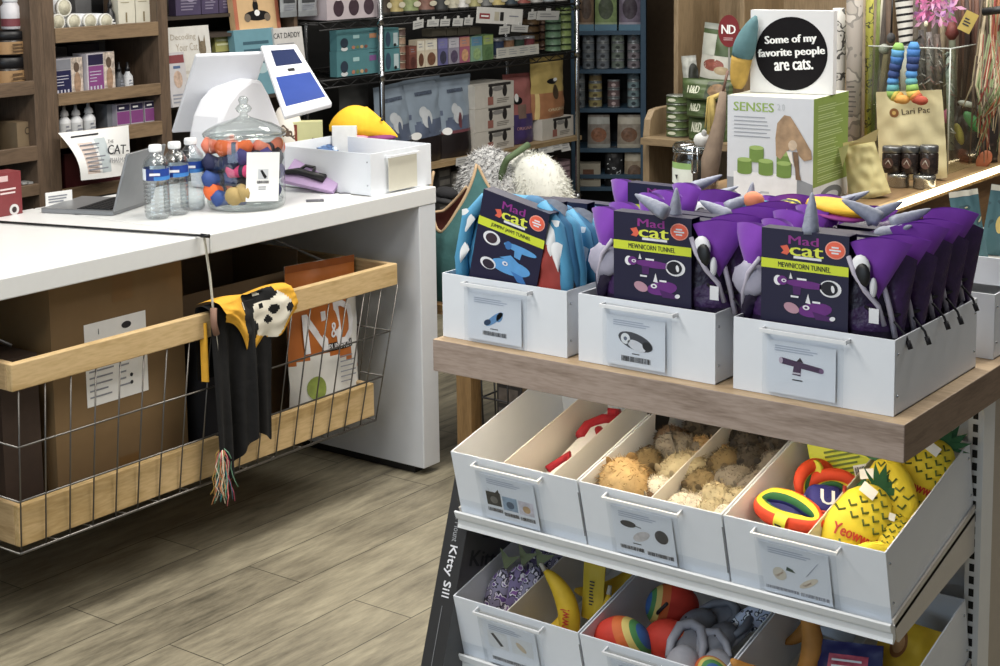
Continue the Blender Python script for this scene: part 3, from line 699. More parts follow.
p = ony(790, 207, 2.84); lump('plush_toy', 'lemon yellow plush fish lying behind the purple tunnels beside the teal one', 'plush toy', (p.x, p.y, p.z), (.024, .04, .016), m('#e6dc45', .7, 0, .1, 30, .2), (0, .0, .3), [('stripe', (0, -.012, .004), (.025, .008, .014), m('#5a5f66', .7))])
SARD = spots('#4a6f77', ['#39555c', '#d9d0a5'], 30, .58, .6)
for k, (px, py, yy) in enumerate(((975, 205, 3.22), (997, 203, 3.30))):
    p = ony(px, py, yy); P_ = Pouch(.066, .150, .03, [('all', SARD), ('e', .5, .45, .16, .13, m('#e3c87a', .6)), ('v', .92, 1, m('#ddd8c6', .6))], 15, 17, .06, .9, .05, .004, k)
    o = P_.mb.build('catnip_pouch', loc=(min(p.x, -1.10 + .0 * k) if k else p.x, p.y - .0, GZ + .134), rot=(.05, [-.16, .12][k], .5)); tag(o, ['teal patterned pouch with pale crimped top standing behind the rearmost purple tunnel', 'teal patterned pouch at the right edge above the cream bin'][k], 'pouch', 'teal pouches in the rear bin')

# ================================================================== toys in the sloping bins
def inbin(BM, fx, fy, z, rx=0, ry=0, rz=0):   # fx across 0..1, fy from the front in metres, z above the bin floor
    return BM @ T((fx - .5) * (LW - .012), fy, z, rx, ry, rz)
# red and white plush in the left bin
W2 = m('#eceae6', .75, 0, .04, 40, .2); R2 = m('#a81f2b', .7, 0, .1, 40, .2)
t = thing('ghost_plush', 'flat white plush with thick red curves in the narrow slot of the upper left bin', 'plush toy', M=inbin(MIDM[0], .585, .21, .070, .10, 0, .0))
MB().grid(lambda u, v: ((u - .5) * .075 * (1 - .25 * abs(2 * v - 1) ** 3), (v - .5) * .29, .018 * (1 - abs(2 * u - 1) ** 2.5) * (1 - abs(2 * v - 1) ** 4)), 14, 24, W2).build('body', t)
b = MB()
b.tube([(-.025, -.10, .014), (.0, -.05, .022), (.02, -.09, .018), (.028, -.12, .012)], .009, R2, 8)
b.tube([(-.02, .02, .018), (-.026, .06, .017), (.0, .085, .022), (.024, .10, .016), (.014, .12, .016), (-.005, .11, .02)], .011, R2, 8)
b.tube([(.02, -.015, .018), (.026, .03, .018), (.010, .05, .022)], .009, R2, 8); b.build('red_print', t)
# furry mice
FUR = {'tan': (m('#b89a6a', .9, 0, .25, 40), m('#94774c', .9, 0, .2)), 'brown': (m('#6f5740', .9, 0, .2, 50), m('#4d3b2c', .9, 0, .2)), 'white': (m('#d3cbb9', .9, 0, .12, 40), m('#b9ad97', .9, 0, .12)),
       'grey': (m('#857c6e', .9, 0, .15, 50), m('#665e53', .9, 0, .15)), 'dark': (m('#4a4238', .9, 0, .2, 50), m('#332d27', .9, 0, .2)), 'olive': (m('#7d6b4a', .9, 0, .18, 50), m('#5f5038', .9, 0, .2)), 'cream': (m('#b3a685', .9, 0, .18, 40), m('#94866a', .9, 0, .15))}
TAIL = m('#3a2d24', .7, 0, .1); EYE_ = m('#101010', .2)
def mouse(kind, label, M, L=.062, feather=False, seed=0, group='furry mice in the upper bins', tail=True, fwd=False):
    a, bb = FUR[kind]; t = thing('furry_mouse', label, 'cat toy mouse', M=M, group=group)
    f = MB(); rx, ry, rz = L * .40, L * .55, L * .36
    f.ell((0, 0, rz), rx, ry, rz, a, 18, 12, .12, 9, seed); f.fur((0, 0, rz), rx, ry, rz, [a, bb], 620, L * .12, .0010, seed + 1, lay=1.1); f.build('body', t)
    h = MB(); h.ell((0, -ry * .95, rz * .85), rx * .55, ry * .42, rz * .6, a, 14, 9, .05, 9, seed); h.fur((0, -ry * .95, rz * .85), rx * .55, ry * .42, rz * .6, [a, bb], 140, L * .13, .0008, seed + 2)
    for sx in (-1, 1): h.ell((sx * rx * .36, -ry * 1.2, rz * 1.15), .0018, .0018, .0018, EYE_, 8, 5)
    h.ell((0, -ry * 1.36, rz * .8), .0026, .0026, .0022, m('#c98b86', .6), 8, 5); h.build('head', t)
    for sx in (-1, 1):
        e = MB(); e.ell((sx * rx * .5, -ry * .72, rz * 1.55), L * .10, L * .03, L * .12, bb, 10, 7); e.build('ear', t)
    if tail and not fwd: MB().tube([(0, ry * .95, rz * .6), (.004, ry * 1.3, rz * .9), (-.006, ry * 1.7, rz * .7), (.010, ry * 2.1, rz * 1.0)], [.0024, .002, .0016, .0009], TAIL, 6).build('tail', t)
    if feather:
        q = MB()
        for k in range(5):
            an = -.5 + .25 * k; q.grid(lambda u, v: (.012 * (u - .5) * math.sin(PI * v) * 2 + .05 * v * math.sin(an), ry * .8 + .012 * v, rz + .075 * v * math.cos(an)), 5, 9, BLACK)
        q.build('feather', t)
    return t
big = [('tan', .16, .075, .0, .7, .104, 0), ('brown', .30, .055, -.004, 1.5, .07, 0), ('cream', .42, .165, .0, -.3, .088, 0), ('white', .36, .095, .0, 2.6, .070, 0), ('tan', .36, .255, .0, 2.2, .07, 1), ('olive', .13, .175, .0, .4, .07, 0), ('brown', .14, .275, .0, 1.1, .07, 1), ('dark', .42, .33, .0, -.8, .07, 0), ('grey', .24, .235, .02, 1.8, .065, 0), ('dark', .22, .345, .0, .6, .07, 0)]
lbl = ['large tan furry mouse at the front left of the mouse bin', 'brown striped furry mouse against the front wall below the large tan one', 'tan and cream furry mouse right beside the middle divider', 'white furry mouse between the tan mouse and the middle divider', 'tan furry mouse with black feather standing up in the mouse bin', 'olive furry mouse along the left wall behind the large tan one', 'brown furry mouse with black feather at the left wall', 'dark furry mouse deep in the left half beside the divider', 'grey furry mouse lying on top in the middle of the left half', 'dark furry mouse deep at the back of the left half']
for k, (kd, fx, fy, z, rz, L, fe) in enumerate(big): mouse(kd, lbl[k], inbin(MIDM[1], fx, max(fy, .075), .060 + z, 0, 0, rz + (PI if fy < .12 else 0)), L * 1.22, fe, k, fwd=fy < .12)
sml = [('white', .585, .045, 0, .6), ('white', .68, .05, .0, 2.0), ('cream', .79, .04, 0, 1.0), ('white', .90, .045, -.004, .2), ('cream', .75, .10, .004, 2.4), ('cream', .89, .10, 0, 1.7), ('olive', .60, .13, .008, .9), ('grey', .76, .165, .008, -.6), ('grey', .90, .17, 0, .3), ('olive', .62, .215, .008, 1.2), ('dark', .76, .245, .01, 2.0), ('grey', .91, .25, .004, .5), ('dark', .64, .30, .01, 1.4), ('dark', .84, .32, .01, .1)]
lb2 = ['white furry mouse in the front corner right of the middle divider', 'second white furry mouse from the divider along the front wall', 'cream furry mouse at the front wall between two white ones', 'white furry mouse in the front right corner of the mouse bin', 'cream furry mouse just behind the front white ones', 'cream furry mouse at the right wall behind the corner white one', 'olive furry mouse leaning on the divider behind the white ones', 'grey furry mouse in the middle of the right half', 'grey furry mouse at the right wall, halfway back', 'olive furry mouse by the divider, halfway back', 'dark furry mouse in the middle, far back in the right half', 'grey furry mouse at the right wall, far back', 'dark furry mouse by the divider at the back', 'dark furry mouse in the rear right corner of the mouse bin']
for k, (kd, fx, fy, z, rz) in enumerate(sml): mouse(kd, lb2[k], inbin(MIDM[1], min(.9, max(.6, fx)), max(fy + .012, .062), .058 + z, 0, 0, (rz * .4 - .4) + (PI if fy < .12 else 0)), .082, 0, 40 + k, tail=k % 3 == 0 and fy > .12)
# right bin: rainbow toys, cube, card pouch, pineapples
ORG = m('#e8502e', .7, 0, .08, 30, .2); YLW = m('#ead23a', .7, 0, .06, 30, .2); GRN = m('#2f6b3d', .7, 0, .12, 30, .2); DBL = m('#2b2d6b', .7, 0, .1, 30, .2); PUR = m('#5a3a86', .7, 0, .1)
LBY = m('#e4de4a', .6, 0, .05)
def rainbow(label, M, L=.12, group='rainbow toys', wrap=True):
    """Curved rainbow: orange, yellow, green, blue bands side by side round an arc."""
    t = thing('rainbow_toy', label, 'cat toy', M=M, group=group)
    R0 = L * .5
    for k, (nm, mt) in enumerate((('orange_band', ORG), ('yellow_band', YLW), ('green_band', GRN), ('purple_band', DBL))):
        r = R0 * (1 - .22 * k); th = R0 * (.26 if k == 0 else .13)
        pts, rs = [], []
        for i in range(19):
            f = i / 18; a = PI * (-.12 + 1.24 * f); pts.append((r * math.cos(a), r * .75 * math.sin(a), R0 * .3)); rs.append(th * (.25 + .75 * math.sin(PI * f) ** .5))
        MB().tube(pts, rs, mt, 10).build(nm, t)
    if wrap:
        w_ = MB(); w_.tube([(R0 * .1, R0 * .55, R0 * .3), (-R0 * .12, R0 * .55, R0 * .3)], R0 * .42, LBY, 14); w_.build('paper_wrap', t)
    return t
t = thing('rainbow_slipper_toy', 'orange rainbow toy with green hollow and yellow wrapper at front of the pineapple bin', 'cat toy', M=inbin(MIDM[2], .235, .095, .118, .16, 0, -.25) @ Matrix.Scale(.78, 4))
def boat(u, v):
    a = 2 * PI * u; px = .072 * math.cos(a) + (.024 * max(0, math.cos(a)) ** 3); py = .034 * math.sin(a); q = 1 - .12 * (v - .5) ** 2
    rr = .021; b = 2 * PI * v; d = Vector((math.cos(a), math.sin(a) * 1.6, 0)).normalized()
    sl = (.6 + .4 * min(1, (1.25 - abs(math.cos(a)) ** 4)))
    return (px + d.x * rr * math.cos(b) * sl, py + d.y * rr * math.cos(b) * sl, rr * 1.15 * math.sin(b) * sl)
MB().grid(boat, 40, 17, lambda u, v: YLW if .20 < v < .30 else (GRN if .30 <= v < .42 else (DBL if .42 <= v < .62 else ORG)), True, True).build('body', t)
MB().ell((-.012, .0, -.006), .060, .028, .008, DBL, 20, 8).build('insole', t)
w_ = MB(); w_.grid(lambda u, v: (.012 + .036 * u, -.0355 - .0245 * math.cos(PI * (v - .5)) - .001, .027 * math.sin(PI * (v - .5))), 4, 9, LBY); w_.decal(.02, .04, .008, .014, INK, -.0622); w_.lines(.016, .046, -.010, .004, 3, INK, -.0625); w_.build('paper_wrap', t)
rainbow('orange rainbow toy standing against the left wall of the pineapple bin', inbin(MIDM[2], .17, .235, .085, 1.2, .3, 1.3), .10)
rainbow('yellow-edged rainbow toy half hidden behind the blue lettered cube', inbin(MIDM[2], .30, .24, .07, 1.0, 0, .5), .10, wrap=False)
lump('furry_mouse_plush', 'orange banded ball under the rainbow slipper toy', 'cat toy', inbin(MIDM[2], .26, .05, .045).to_translation(), (.05, .035, .028), ORG, (.2, 0, .4), [('green_patch', (-.03, -.018, .006), (.022, .02, .018), GRN)])
t = thing('dreidel_plush', 'navy cube plush with white letters beside the rainbow slipper toy', 'plush toy', M=inbin(MIDM[2], .385, .15, .105, .55, .35, .6))
b = MB(); b.ell((0, 0, 0), .034, .034, .034, m('#2a2a78', .7, 0, .1, 40, .2), 20, 14, .05, 10, 0, None, .55); b.build('body', t)
b = MB(); b.text('D', 0, 0, .030, MESHW, -.0348, bold=2); b.text('G', 0, 0, .03, MESHW, -.0348, M=T(0, 0, 0, 0, 0, -PI / 2), bold=2); b.text('U', 0, 0, .03, MESHW, -.0348, M=T(0, 0, 0, -PI / 2, 0, 0), bold=2); b.build('lettering', t)
b = MB(); b.tube([(-.03, -.03, .03), (.03, -.03, .033), (.033, .03, .033)], .004, m('#b8453a', .7), 6); b.build('trim', t)
P_ = Pouch(.15, .20, .02, [('all', m('#d9df35', .5, 0, .05)), ('f', lambda u, v: (u - .5) ** 2 / .25 + (v - .55) ** 2 / .26 > 1, m('#b9cf2e', .5))], 17, 19, .05, .95, -.05, .003, 4)
P_.mb.decal(-.035, .03, .115, .128, m('#5f7a2a', .6), .0045); P_.mb.lines(-.045, .045, .045, .10, 6, m('#6f7f2a', .6), -.0015); P_.mb.decal(.005, .035, .03, .062, PAPER, -.0022); P_.mb.barcode(.008, .032, .034, .058, INK, -.003)
o = P_.mb.build('catnip_pouch', M=inbin(MIDM[2], .42, .275, .05, -.45, -.2, .35)); tag(o, 'lime printed card pouch leaning over the navy cube in the pineapple bin', 'pouch')
PIN = m('#e6d038', .7, 0, .06, 30, .2); OLV = m('#5d6a2c', .7, 0, .1); LEAF = m('#245a38', .7, 0, .15, 30, .2); REDT = m('#c23a2a', .6)
def pineapple(label, M, L=.10, word=True):
    t = thing('pineapple_toy', label, 'cat toy', M=M, group='pineapple catnip toys'); rx, rz, ry = L * .34, L * .5, L * .22
    b = MB(); b.ell((0, 0, 0), rx, ry, rz, PIN, 24, 16, .05, 8)
    R = random.Random(int(L * 1e4))
    def sf(x, z):
        q = 1 - (x / rx) ** 2 - (z / rz) ** 2; return -ry * math.sqrt(max(.02, q)) * 1.06
    for r in range(-4, 5):
        for c in range(-3, 4):
            x = c * L * .145 + (r % 2) * L * .07; z = r * L * .105
            if (x / (rx * .92)) ** 2 + (z / (rz * .92)) ** 2 > .92 or (word and abs(z + L * .16) < L * .10 and abs(x) < L * .25): continue
            pts = [(x + dx, sf(x + dx, z + dz), z + dz) for dx, dz in ((-L * .045, L * .022), (0, -L * .025), (L * .045, L * .022))]
            b.tube(pts, L * .013, OLV, 4)
    if word: b.text('Yeowww!', 0, -L * .16, L * .13, REDT, 0, L * .50, .25, yf=sf, bold=2)
    b.build('body', t)
    lf = MB()
    for k in range(7):
        a = -1.15 + 2.3 * k / 6
        lf.grid(lambda u, v: ((u - .5) * L * .16 * math.sin(PI * (.15 + .85 * v)) * (1 - v * .6) + L * .34 * v * math.sin(a), -.004 + .006 * math.cos(k * 2.) * v, rz * .88 + L * .34 * v * math.cos(a)), 5, 8, LEAF)
    lf.build('leaves', t)
    MB().box(-rx * .75, -rx * .2, -ry * 1.02, -ry * 1.02 + .001, L * .26, L * .38, PAPER).build('paper_tag', t)
    return t
pineapple('pineapple toy with red script lying at the front of the right bin', inbin(MIDM[2], .665, .115, .105, -.85, .75, .25), .165)
pineapple('pineapple toy leaning upright beside the wooden top corner in the right bin', inbin(MIDM[2], .74, .21, .110, -.5, -.25, .1), .15, False)
pineapple('pineapple toy deepest in the right bin, dark green crown by the upright', inbin(MIDM[2], .83, .30, .115, -.55, .75, .3), .15)
pineapple('pineapple toy low along the right wall of the right bin', inbin(MIDM[2], .85, .13, .07, -1.0, .4, .4), .12, False)
pineapple('pineapple toy crown down in the front right corner, only leaves and belly showing', inbin(MIDM[2], .84, .06, .085, -.8, 2.4, .2), .11, False)
lump('leaf_plush', 'green leaf-shaped plush beside the divider in the pineapple bin', 'plush toy', inbin(MIDM[2], .56, .21, .10).to_translation(), (.022, .02, .045), LEAF, (.3, .4, .2), [('tag', (.03, -.014, .0), (.03, .002, .008), PAPER)])
# lowest visible shelf
SAR = spots('#8d86a0', ['#2d2838', '#e6e0ea', '#6b4f8e'], 70, .47, .5); SAR2 = spots('#7a6a94', ['#352a45', '#e8e4ec', '#8a5aa0'], 60, .47, .5)
def sardine(label, M, mt):
    t = thing('sardine_toy', label, 'cat toy', M=M, group='patterned sardine toys')
    MB().ell((0, 0, 0), .026, .014, .065, mt, 18, 14, .06, 9).build('body', t)
    MB().grid(lambda u, v: ((u - .5) * .05 * v, 0.001 * u, .06 + .03 * v + .012 * abs(2 * u - 1) * v), 7, 5, m('#70774e', .6)).build('tail_fin', t)
    return t
for k, (fx, fy, z, rx, ry) in enumerate(((.08, .10, .065, -.5, .25), (.17, .12, .07, -.55, .3), (.27, .13, .07, -.6, .35), (.15, .24, .08, -.7, .2), (.28, .24, .075, -.7, .3))):
    sardine(['purple speckled sardine toy against the left wall, lowest shelf', 'second purple speckled sardine toy from the left wall', 'purple speckled sardine toy next to the cardboard divider', 'speckled sardine toy with olive tail, behind the front two', 'speckled sardine toy deep beside the divider'][k], inbin(LOWM[0], fx, fy, z + .018, rx, ry, .1), (SAR, SAR2)[k % 2])
BAN = m('#d8b52e', .65, 0, .08, 30, .2)
def banana(label, M, L=.18, mt=BAN, word=True):
    t = thing('banana_toy', label, 'cat toy', M=M, group='banana catnip toys'); pts, rs = [], []
    for i in range(17):
        f = i / 16; a = -.75 + 1.5 * f; pts.append((L * .72 * (math.cos(a) - 1), 0, L * .68 * math.sin(a))); rs.append(L * .115 * (.22 + .78 * math.sin(PI * min(1, max(0, f))) ** .7))
    b = MB(); b.tube(pts, rs, mt, 12)
    if word: b.text('Yeowww!', -L * .04, -L * .12, L * .10, REDT, -L * .125, L * .42, 1.35, bold=2)
    b.build('body', t)
    MB().tube([pts[-1], Vector(pts[-1]) + Vector((-.008, 0, .016))], [.006, .004], m('#b7b2a6', .7), 7).build('stem', t)
    return t
banana('yellow banana toy standing tallest in the left bin, pale stem up', inbin(LOWM[0], .70, .10, .095, -.35, -.1, .35), .20)
banana('yellow banana toy lying across the bottom of its slot, red script showing', inbin(LOWM[0], .58, .08, .05, -.6, 1.0, .2), .15)
banana('yellow banana toy at the back of the slot under the shelf lip', inbin(LOWM[0], .80, .22, .09, -.7, 1.3, .1), .16, word=False)
banana('yellow banana toy against the right wall of the left bin', inbin(LOWM[0], .90, .12, .06, -.5, .2, -.6), .15, word=False)
P_ = Pouch(.05, .12, .012, [('all', m('#c4ab2c', .55, 0, .06))], 11, 15, .08, 1., .02, .002, 2); P_.mb.lines(-.006, .006, .03, .085, 8, INK, -.0012)
o = P_.mb.build('catnip_pouch', M=inbin(LOWM[0], .80, .13, .07, -.3, .05, .1)); tag(o, 'mustard card pouch beside the tall banana toy', 'pouch')
def ball(label, M, R_=.05, group='rainbow ball toys'):
    t = thing('rainbow_ball', label, 'cat toy', M=M, group=group)
    MB().grid(lambda u, v: (R_ * math.cos(PI * (v - .5) * .998) * math.cos(2 * PI * u), R_ * .72 * math.cos(PI * (v - .5) * .998) * math.sin(2 * PI * u), R_ * math.sin(PI * (v - .5) * .998)), 28, 40,
              lambda u, v: [m('#c83a2a', .7, 0, .1, 30, .2), m('#c83a2a', .7, 0, .1, 30, .2), m('#d06a35', .7, 0, .1, 30, .2), m('#d9c574', .7, 0, .08, 30, .2), m('#4f8a52', .7, 0, .1, 30, .2), m('#3a63a0', .7, 0, .1, 30, .2)][min(5, int(max(0, v - .52) / .48 * 6 + .999))] if v < .93 else m('#3a63a0', .7, 0, .1, 30, .2), True, True).build('body', t)
    MB().tube([(0, -R_ * .5, R_ * .6), (.02, -R_ * .9, R_ * .7), (.05, -R_ * 1.0, R_ * .5)], .0035, STRAP, 6).build('loop', t)
    return t
ball('red rainbow ball toy at the front left of the middle lowest bin', inbin(LOWM[1], .14, .07, .085, 0, 1.1, .3), .062)
ball('rainbow ball toy behind the front red one, blue side showing', inbin(LOWM[1], .28, .20, .10, .2, -1.2, .4), .055)
ball('red ball toy in the middle of the bin beside the grey clogs', inbin(LOWM[1], .40, .12, .075, .1, 2.0, .3), .055)
ball('rainbow ball toy in the right half, green edge up', inbin(LOWM[1], .84, .06, .075, .3, .6, -.4), .05)
CL1 = m('#9a9ca6', .6, 0, .1, 40, .15); CL2 = m('#74767e', .6, 0, .1, 40, .15)
def clog(label, M, mt=CL1):
    t = thing('clog_toy', label, 'cat toy', M=M, group='grey clog-shaped toys')
    b = MB(); b.ell((0, 0, -.014), .033, .068, .010, CL2, 24, 8); b.ell((0, -.026, .0), .031, .041, .027, mt, 22, 12)
    for i in range(3):
        for j in range(2): b.ell((-.013 + .013 * i, -.040 + .018 * j, .0245 - .003 * abs(i - 1)), .003, .003, .002, BLACK, 8, 5)
    b.build('upper', t)
    MB().tube([(-.027, -.01, .0), (-.028, .02, -.002), (-.018, .050, -.002), (0, .058, -.002), (.018, .050, -.002), (.028, .02, -.002), (.027, -.01, .0)], [.006, .008, .009, .009, .009, .008, .006], mt, 10).build('heel_cup', t)
    return t
clog('pale grey clog toy at the front of the middle lowest bin', inbin(LOWM[1], .60, .08, .100, .45, .1, .3) @ Matrix.Scale(1.15, 4))
clog('grey clog toy lying heel up behind the pale one', inbin(LOWM[1], .58, .19, .105, .3, .5, -.7), CL2)
clog('dark grey clog toy across the middle of the bin', inbin(LOWM[1], .74, .18, .10, .2, -.3, -.3), CL2)
clog('grey clog toy strap towards the right wall', inbin(LOWM[1], .78, .10, .095, .4, -.3, .6), CL1)
sardine('white and blue speckled toy at the back under the shelf lip', inbin(LOWM[1], .86, .235, .11, -.6, 1.2, .2), spots('#c9d2e6', ['#20263a', '#eef1f6', '#8a93b8'], 60, .47, .5))
TANO = m('#b9803a', .65, 0, .08, 30, .2)
banana('ochre banana toy curving out of the right lowest bin', inbin(LOWM[2], .30, .17, .105, -.4, .3, .5), .19, TANO, False)
banana('ochre banana toy with tip up by the left wall', inbin(LOWM[2], .16, .07, .11, -.3, 1.9, .3), .16, TANO, False)
banana('ochre banana toy at the back corner by the divider', inbin(LOWM[2], .14, .28, .10, -.4, .5, .3), .15, TANO, False)
P_ = Pouch(.13, .12, .035, [('all', m('#23265c', .5, 0, .15, 30)), ('r', .18, .8, .55, .8, m('#c9566a', .5, 0, .3, 60)), ('r', .66, .92, .2, .42, PAPER)], 21, 21, .06, .95, .0, .005, 6)
P_.text('Ozzy', .36, .36, .016, MESHW, .045); P_.mb.lines(-.03, .03, .068, .09, 2, MESHW, .0, 2, .35)
o = P_.mb.build('treat_bag', M=inbin(LOWM[2], .60, .10, .065, -.75, -.1, .1)); tag(o, 'navy treat bag with pink print in the right lowest bin', 'treat bag')
P_ = Pouch(.12, .13, .06, [('all', m('#d3ac26', .65, 0, .08, 30, .1)), ('e', .36, .66, .14, .22, m('#8d5a2c', .6)), ('e', .36, .66, .10, .15, m('#b98a58', .6, 0, .2, 60))], 21, 23, .02, .9, .0, .006, 8)
o = P_.mb.build('pillow_toy', M=inbin(LOWM[2], .80, .19, .06, -.75, .15, .1)); tag(o, 'yellow pillow toy with brown oval picture in the right lowest bin', 'cat toy')
P_ = Pouch(.09, .09, .02, [('all', m('#aeb9c6', .5, 0, .06)), ('e', .6, .6, .08, .08, INK)], 13, 15, .06, .95, 0, .004, 9)
o = P_.mb.build('felt_pouch', M=inbin(LOWM[2], .26, .27, .075, -.8, .1, .0)); tag(o, 'pale blue pouch at the back between the ochre bananas', 'pouch')

# ================================================================== tall dark carton leaning at the gondola's left end
t = thing('window_sill_carton', 'tall black carton leaning against the left end of the white gondola', 'carton', rot=(-.32, 0, 0), loc=(-2.034, 2.389, .003))
K1 = m('#2e2d2d', .45, 0, .06); K2 = m('#4c4c4d', .45, 0, .08)
b = MB(); b.box(-.028, .028, 0, .48, 0, .60, K1); b.mi[3] = b._m(K2)
A_ = T(0, 0, 0, 0, 0, PI / 2)
b.text('Kitty Sill', .0, .372, .024, MESHW, -.0012, .108, -PI / 2, bold=2); b.text('EZ Mount', .002, .465, .015, m('#a5a7aa', .5), -.0012, .062, -PI / 2)
b.decal(-.001, .0004, .10, .30, m('#8b8c8f', .5), -.0012)
b.text('Kitty Sill', .13, .40, .045, m('#1f1f22', .5), -.0292, .20, .0, M=A_, bold=2); b.text('EZ MOUNT', .12, .46, .022, m('#1f1f22', .5), -.0292, .12, M=A_); b.disc(.16, .53, .05, .03, m('#1f1f22', .5), -.0292, M=A_)
b.lines(.06, .30, .24, .36, 5, m('#1f1f22', .5), -.0292, M=A_); b.build('carton', t)
# ================================================================== things on the counter
CT = .9105
def carton(name, label, cat, w, d, h, body, loc, rz=0, group=None, deco=None, bev=.0008, rot=None, kind=None):
    """Closed box, front face towards -Y before turning, origin at the middle of the front foot."""
    b = MB(); b.box(-w / 2, w / 2, 0, d, 0, h, body)
    if deco: deco(b)
    o = b.build(name, loc=loc, rz=rz, rot=rot); return tag(o, label, cat, group)
# laptop
A = onz(113, 216, CT); B = None
for k in range(60):
    q = onz(152, 214 - k * .3, CT)
    if (q - A).length > .22: B = q; break
d = (B - A).normalized(); ang = math.atan2(d.y, d.x)
t = thing('laptop', 'open grey laptop at the back of the counter beside the water bottles', 'laptop', (A.x, A.y, CT), ang)
GR = m('#8d8f92', .35, .6, .03); GRD = m('#6d6f73', .4, .6, .03)
MB().box(0, .22, 0, .23, 0, .014, GR).build('base', t, bev=.002)
k_ = MB(); k_.box(.01, .21, .015, .12, .014, .0155, m('#26272a', .6))
for r in range(5):
    for c in range(13): k_.box(.014 + c * .0148, .026 + c * .0148, .018 + r * .02, .034 + r * .02, .0155, .0175, m('#17181a', .5))
k_.build('keyboard', t)
MB().box(0, .22, -.004, .004, 0, .172, GR).build('lid', t, loc=(0, -.002, .013), rot=(.30, 0, 0), bev=.002)
MB().box(.008, .212, .0045, .0052, .012, .162, m('#101114', .25)).build('screen', t, loc=(0, -.002, .013), rot=(.30, 0, 0))
# water bottles
WPL = clear('#fbfdfe', .16, .75, .10); CAPW = m('#eef0f2', .4, 0, .02)
def bottle(x, y, label):
    t = thing('water_bottle', label, 'water bottle', (x, y, CT), 0, 'water bottles on the counter'); t.scale = (1.13, 1.13, 1.0)
    pr = [(.006, .004), (.024, .0), (.030, .006), (.0315, .018)]
    z = .022
    while z < .105: pr += [(.0315, z), (.0300, z + .004), (.0315, z + .008)]; z += .011
    pr += [(.032, .110), (.032, .142), (.0315, .150), (.029, .160), (.022, .172), (.0135, .183), (.0125, .192)]
    MB().lathe(pr, WPL, 28).build('body', t)
    b = MB(); b.lathe([(.0150, .187), (.0155, .190), (.0155, .203), (.0145, .206)], CAPW, 24)
    for k in range(24):
        a = 2 * PI * k / 24; b.box(-.0004, .0004, -.0162, -.0152, .190, .202, CAPW, T(0, 0, 0, 0, 0, a))
    b.build('cap', t)
    lb = MB()
    def lc(u, v): return m('#3f7fc4', .4) if v < .35 and u < .62 else (m('#1d3f8f', .4) if u < .26 or .62 < u < .74 else (m('#dfe6ee', .4) if u < .9 else m('#16307a', .4)))
    lb.grid(lambda u, v: (.0326 * math.cos(2 * PI * u - .9), .0326 * math.sin(2 * PI * u - .9), .110 + .032 * v), 29, 4, lc, True)
    lb.decal(-.013, .013, .124, .131, MESHW, -.0334, T(0, 0, 0, 0, 0, .75)); lb.build('label', t)
    w_ = MB(); w_.lathe([(.004, .006), (.023, .003), (.0285, .008), (.0290, .10), (.0290, .145), (.026, .158), (.018, .170)], clear('#f8fbfc', .02, .4, .0, 'water'), 20); w_.build('water', t)
for (px, py), lb in (((158, 221), 'water bottle nearest the counter edge, beside the laptop'), ((177, 217), 'water bottle in the middle of the row of three'), ((193, 212), 'water bottle touching the glass jar side of the row')):
    p = onz(px, py - 3, CT); bottle(p.x, p.y, lb)
# glass jar with toys
GLS = clear('#f3f7f6', .03, .7, .06, 'glass')
p = onz(240, 212, CT); JX, JY = p.x - .06, p.y + .085; JR = .113
t = thing('candy_jar', 'round lidded glass jar of coloured toys on the white counter', 'glass jar', (JX, JY, CT))
MB().lathe([(JR * .85, .0), (JR * .97, .004), (JR, .016), (JR, .185), (JR * .97, .200), (JR * .98, .206)], GLS, 40).build('body', t)
MB().lathe([(JR * .6, .012), (JR * .93, .013), (JR * .93, .020)], GLS, 40).build('thick_base', t)
MB().lathe([(JR * .95, .205), (JR * 1.05, .207), (JR * 1.07, .214), (JR * 1.0, .222), (JR * .7, .240), (JR * .35, .252), (.022, .258), (.012, .264), (.010, .270), (.020, .276), (.024, .284), (.018, .292), (.011, .297), (.013, .303), (.015, .310), (.010, .318), (.002, .320)], GLS, 40).build('lid', t)
b = MB(); b.box(-.048, .048, 0, .001, -.02, .12, PAPER); b.decal(-.014, .016, .044, .072, m('#c9ccd0', .5), -.0006); b.poly([(-.008, .068), (-.002, .070), (.012, .050), (.006, .044), (.0, .052)], BLACK, -.0012)
b.barcode(-.017, .018, .031, .039, INK, -.0006, 3); b.lines(-.012, .012, .012, .024, 2, INKG, -.0006)
b.build('price_card', t, loc=(.8 * .062 + .6 * .104, .6 * .062 - .8 * .104, .050), rot=(0, .06, .64 + .45))
def bone(name, label, x, y, z, mt, rz, rx, L=.105, two=None):
    t = thing(name, label, 'cat toy', M=T(JX + .8 * x * 1.15 - .6 * (y * .92), JY + .6 * x * 1.15 + .8 * (y * .92), CT + z + .006, rx, 0, rz + .64), group='plush toys in the glass jar')
    MB().tube([(-L * .5, 0, 0), (-L * .38, 0, .004), (-L * .2, 0, 0), (0, 0, -.002), (L * .2, 0, 0), (L * .38, 0, .004), (L * .5, 0, 0)], [.012, .027, .021, .017, .021, .027, .012], mt, 12).build('body', t)
    MB().tube([(-.006, 0, 0), (.006, 0, 0)], .0195, two or m('#2c2f45', .7), 12).build('band', t)
JC = {'orange': m('#f0703a', .75, 0, .1, 30, .2), 'pink': m('#ee4f86', .75, 0, .1, 30, .2), 'blue': m('#36508f', .75, 0, .12, 30, .2), 'purple': m('#463a7a', .75, 0, .1, 30, .2), 'tan': m('#a9925e', .75, 0, .15, 30, .2), 'navy': m('#22264a', .75, 0, .1, 30, .2), 'coral': m('#f08a70', .75, 0, .1, 30, .2), 'dark': m('#2a2530', .75, 0, .1)}
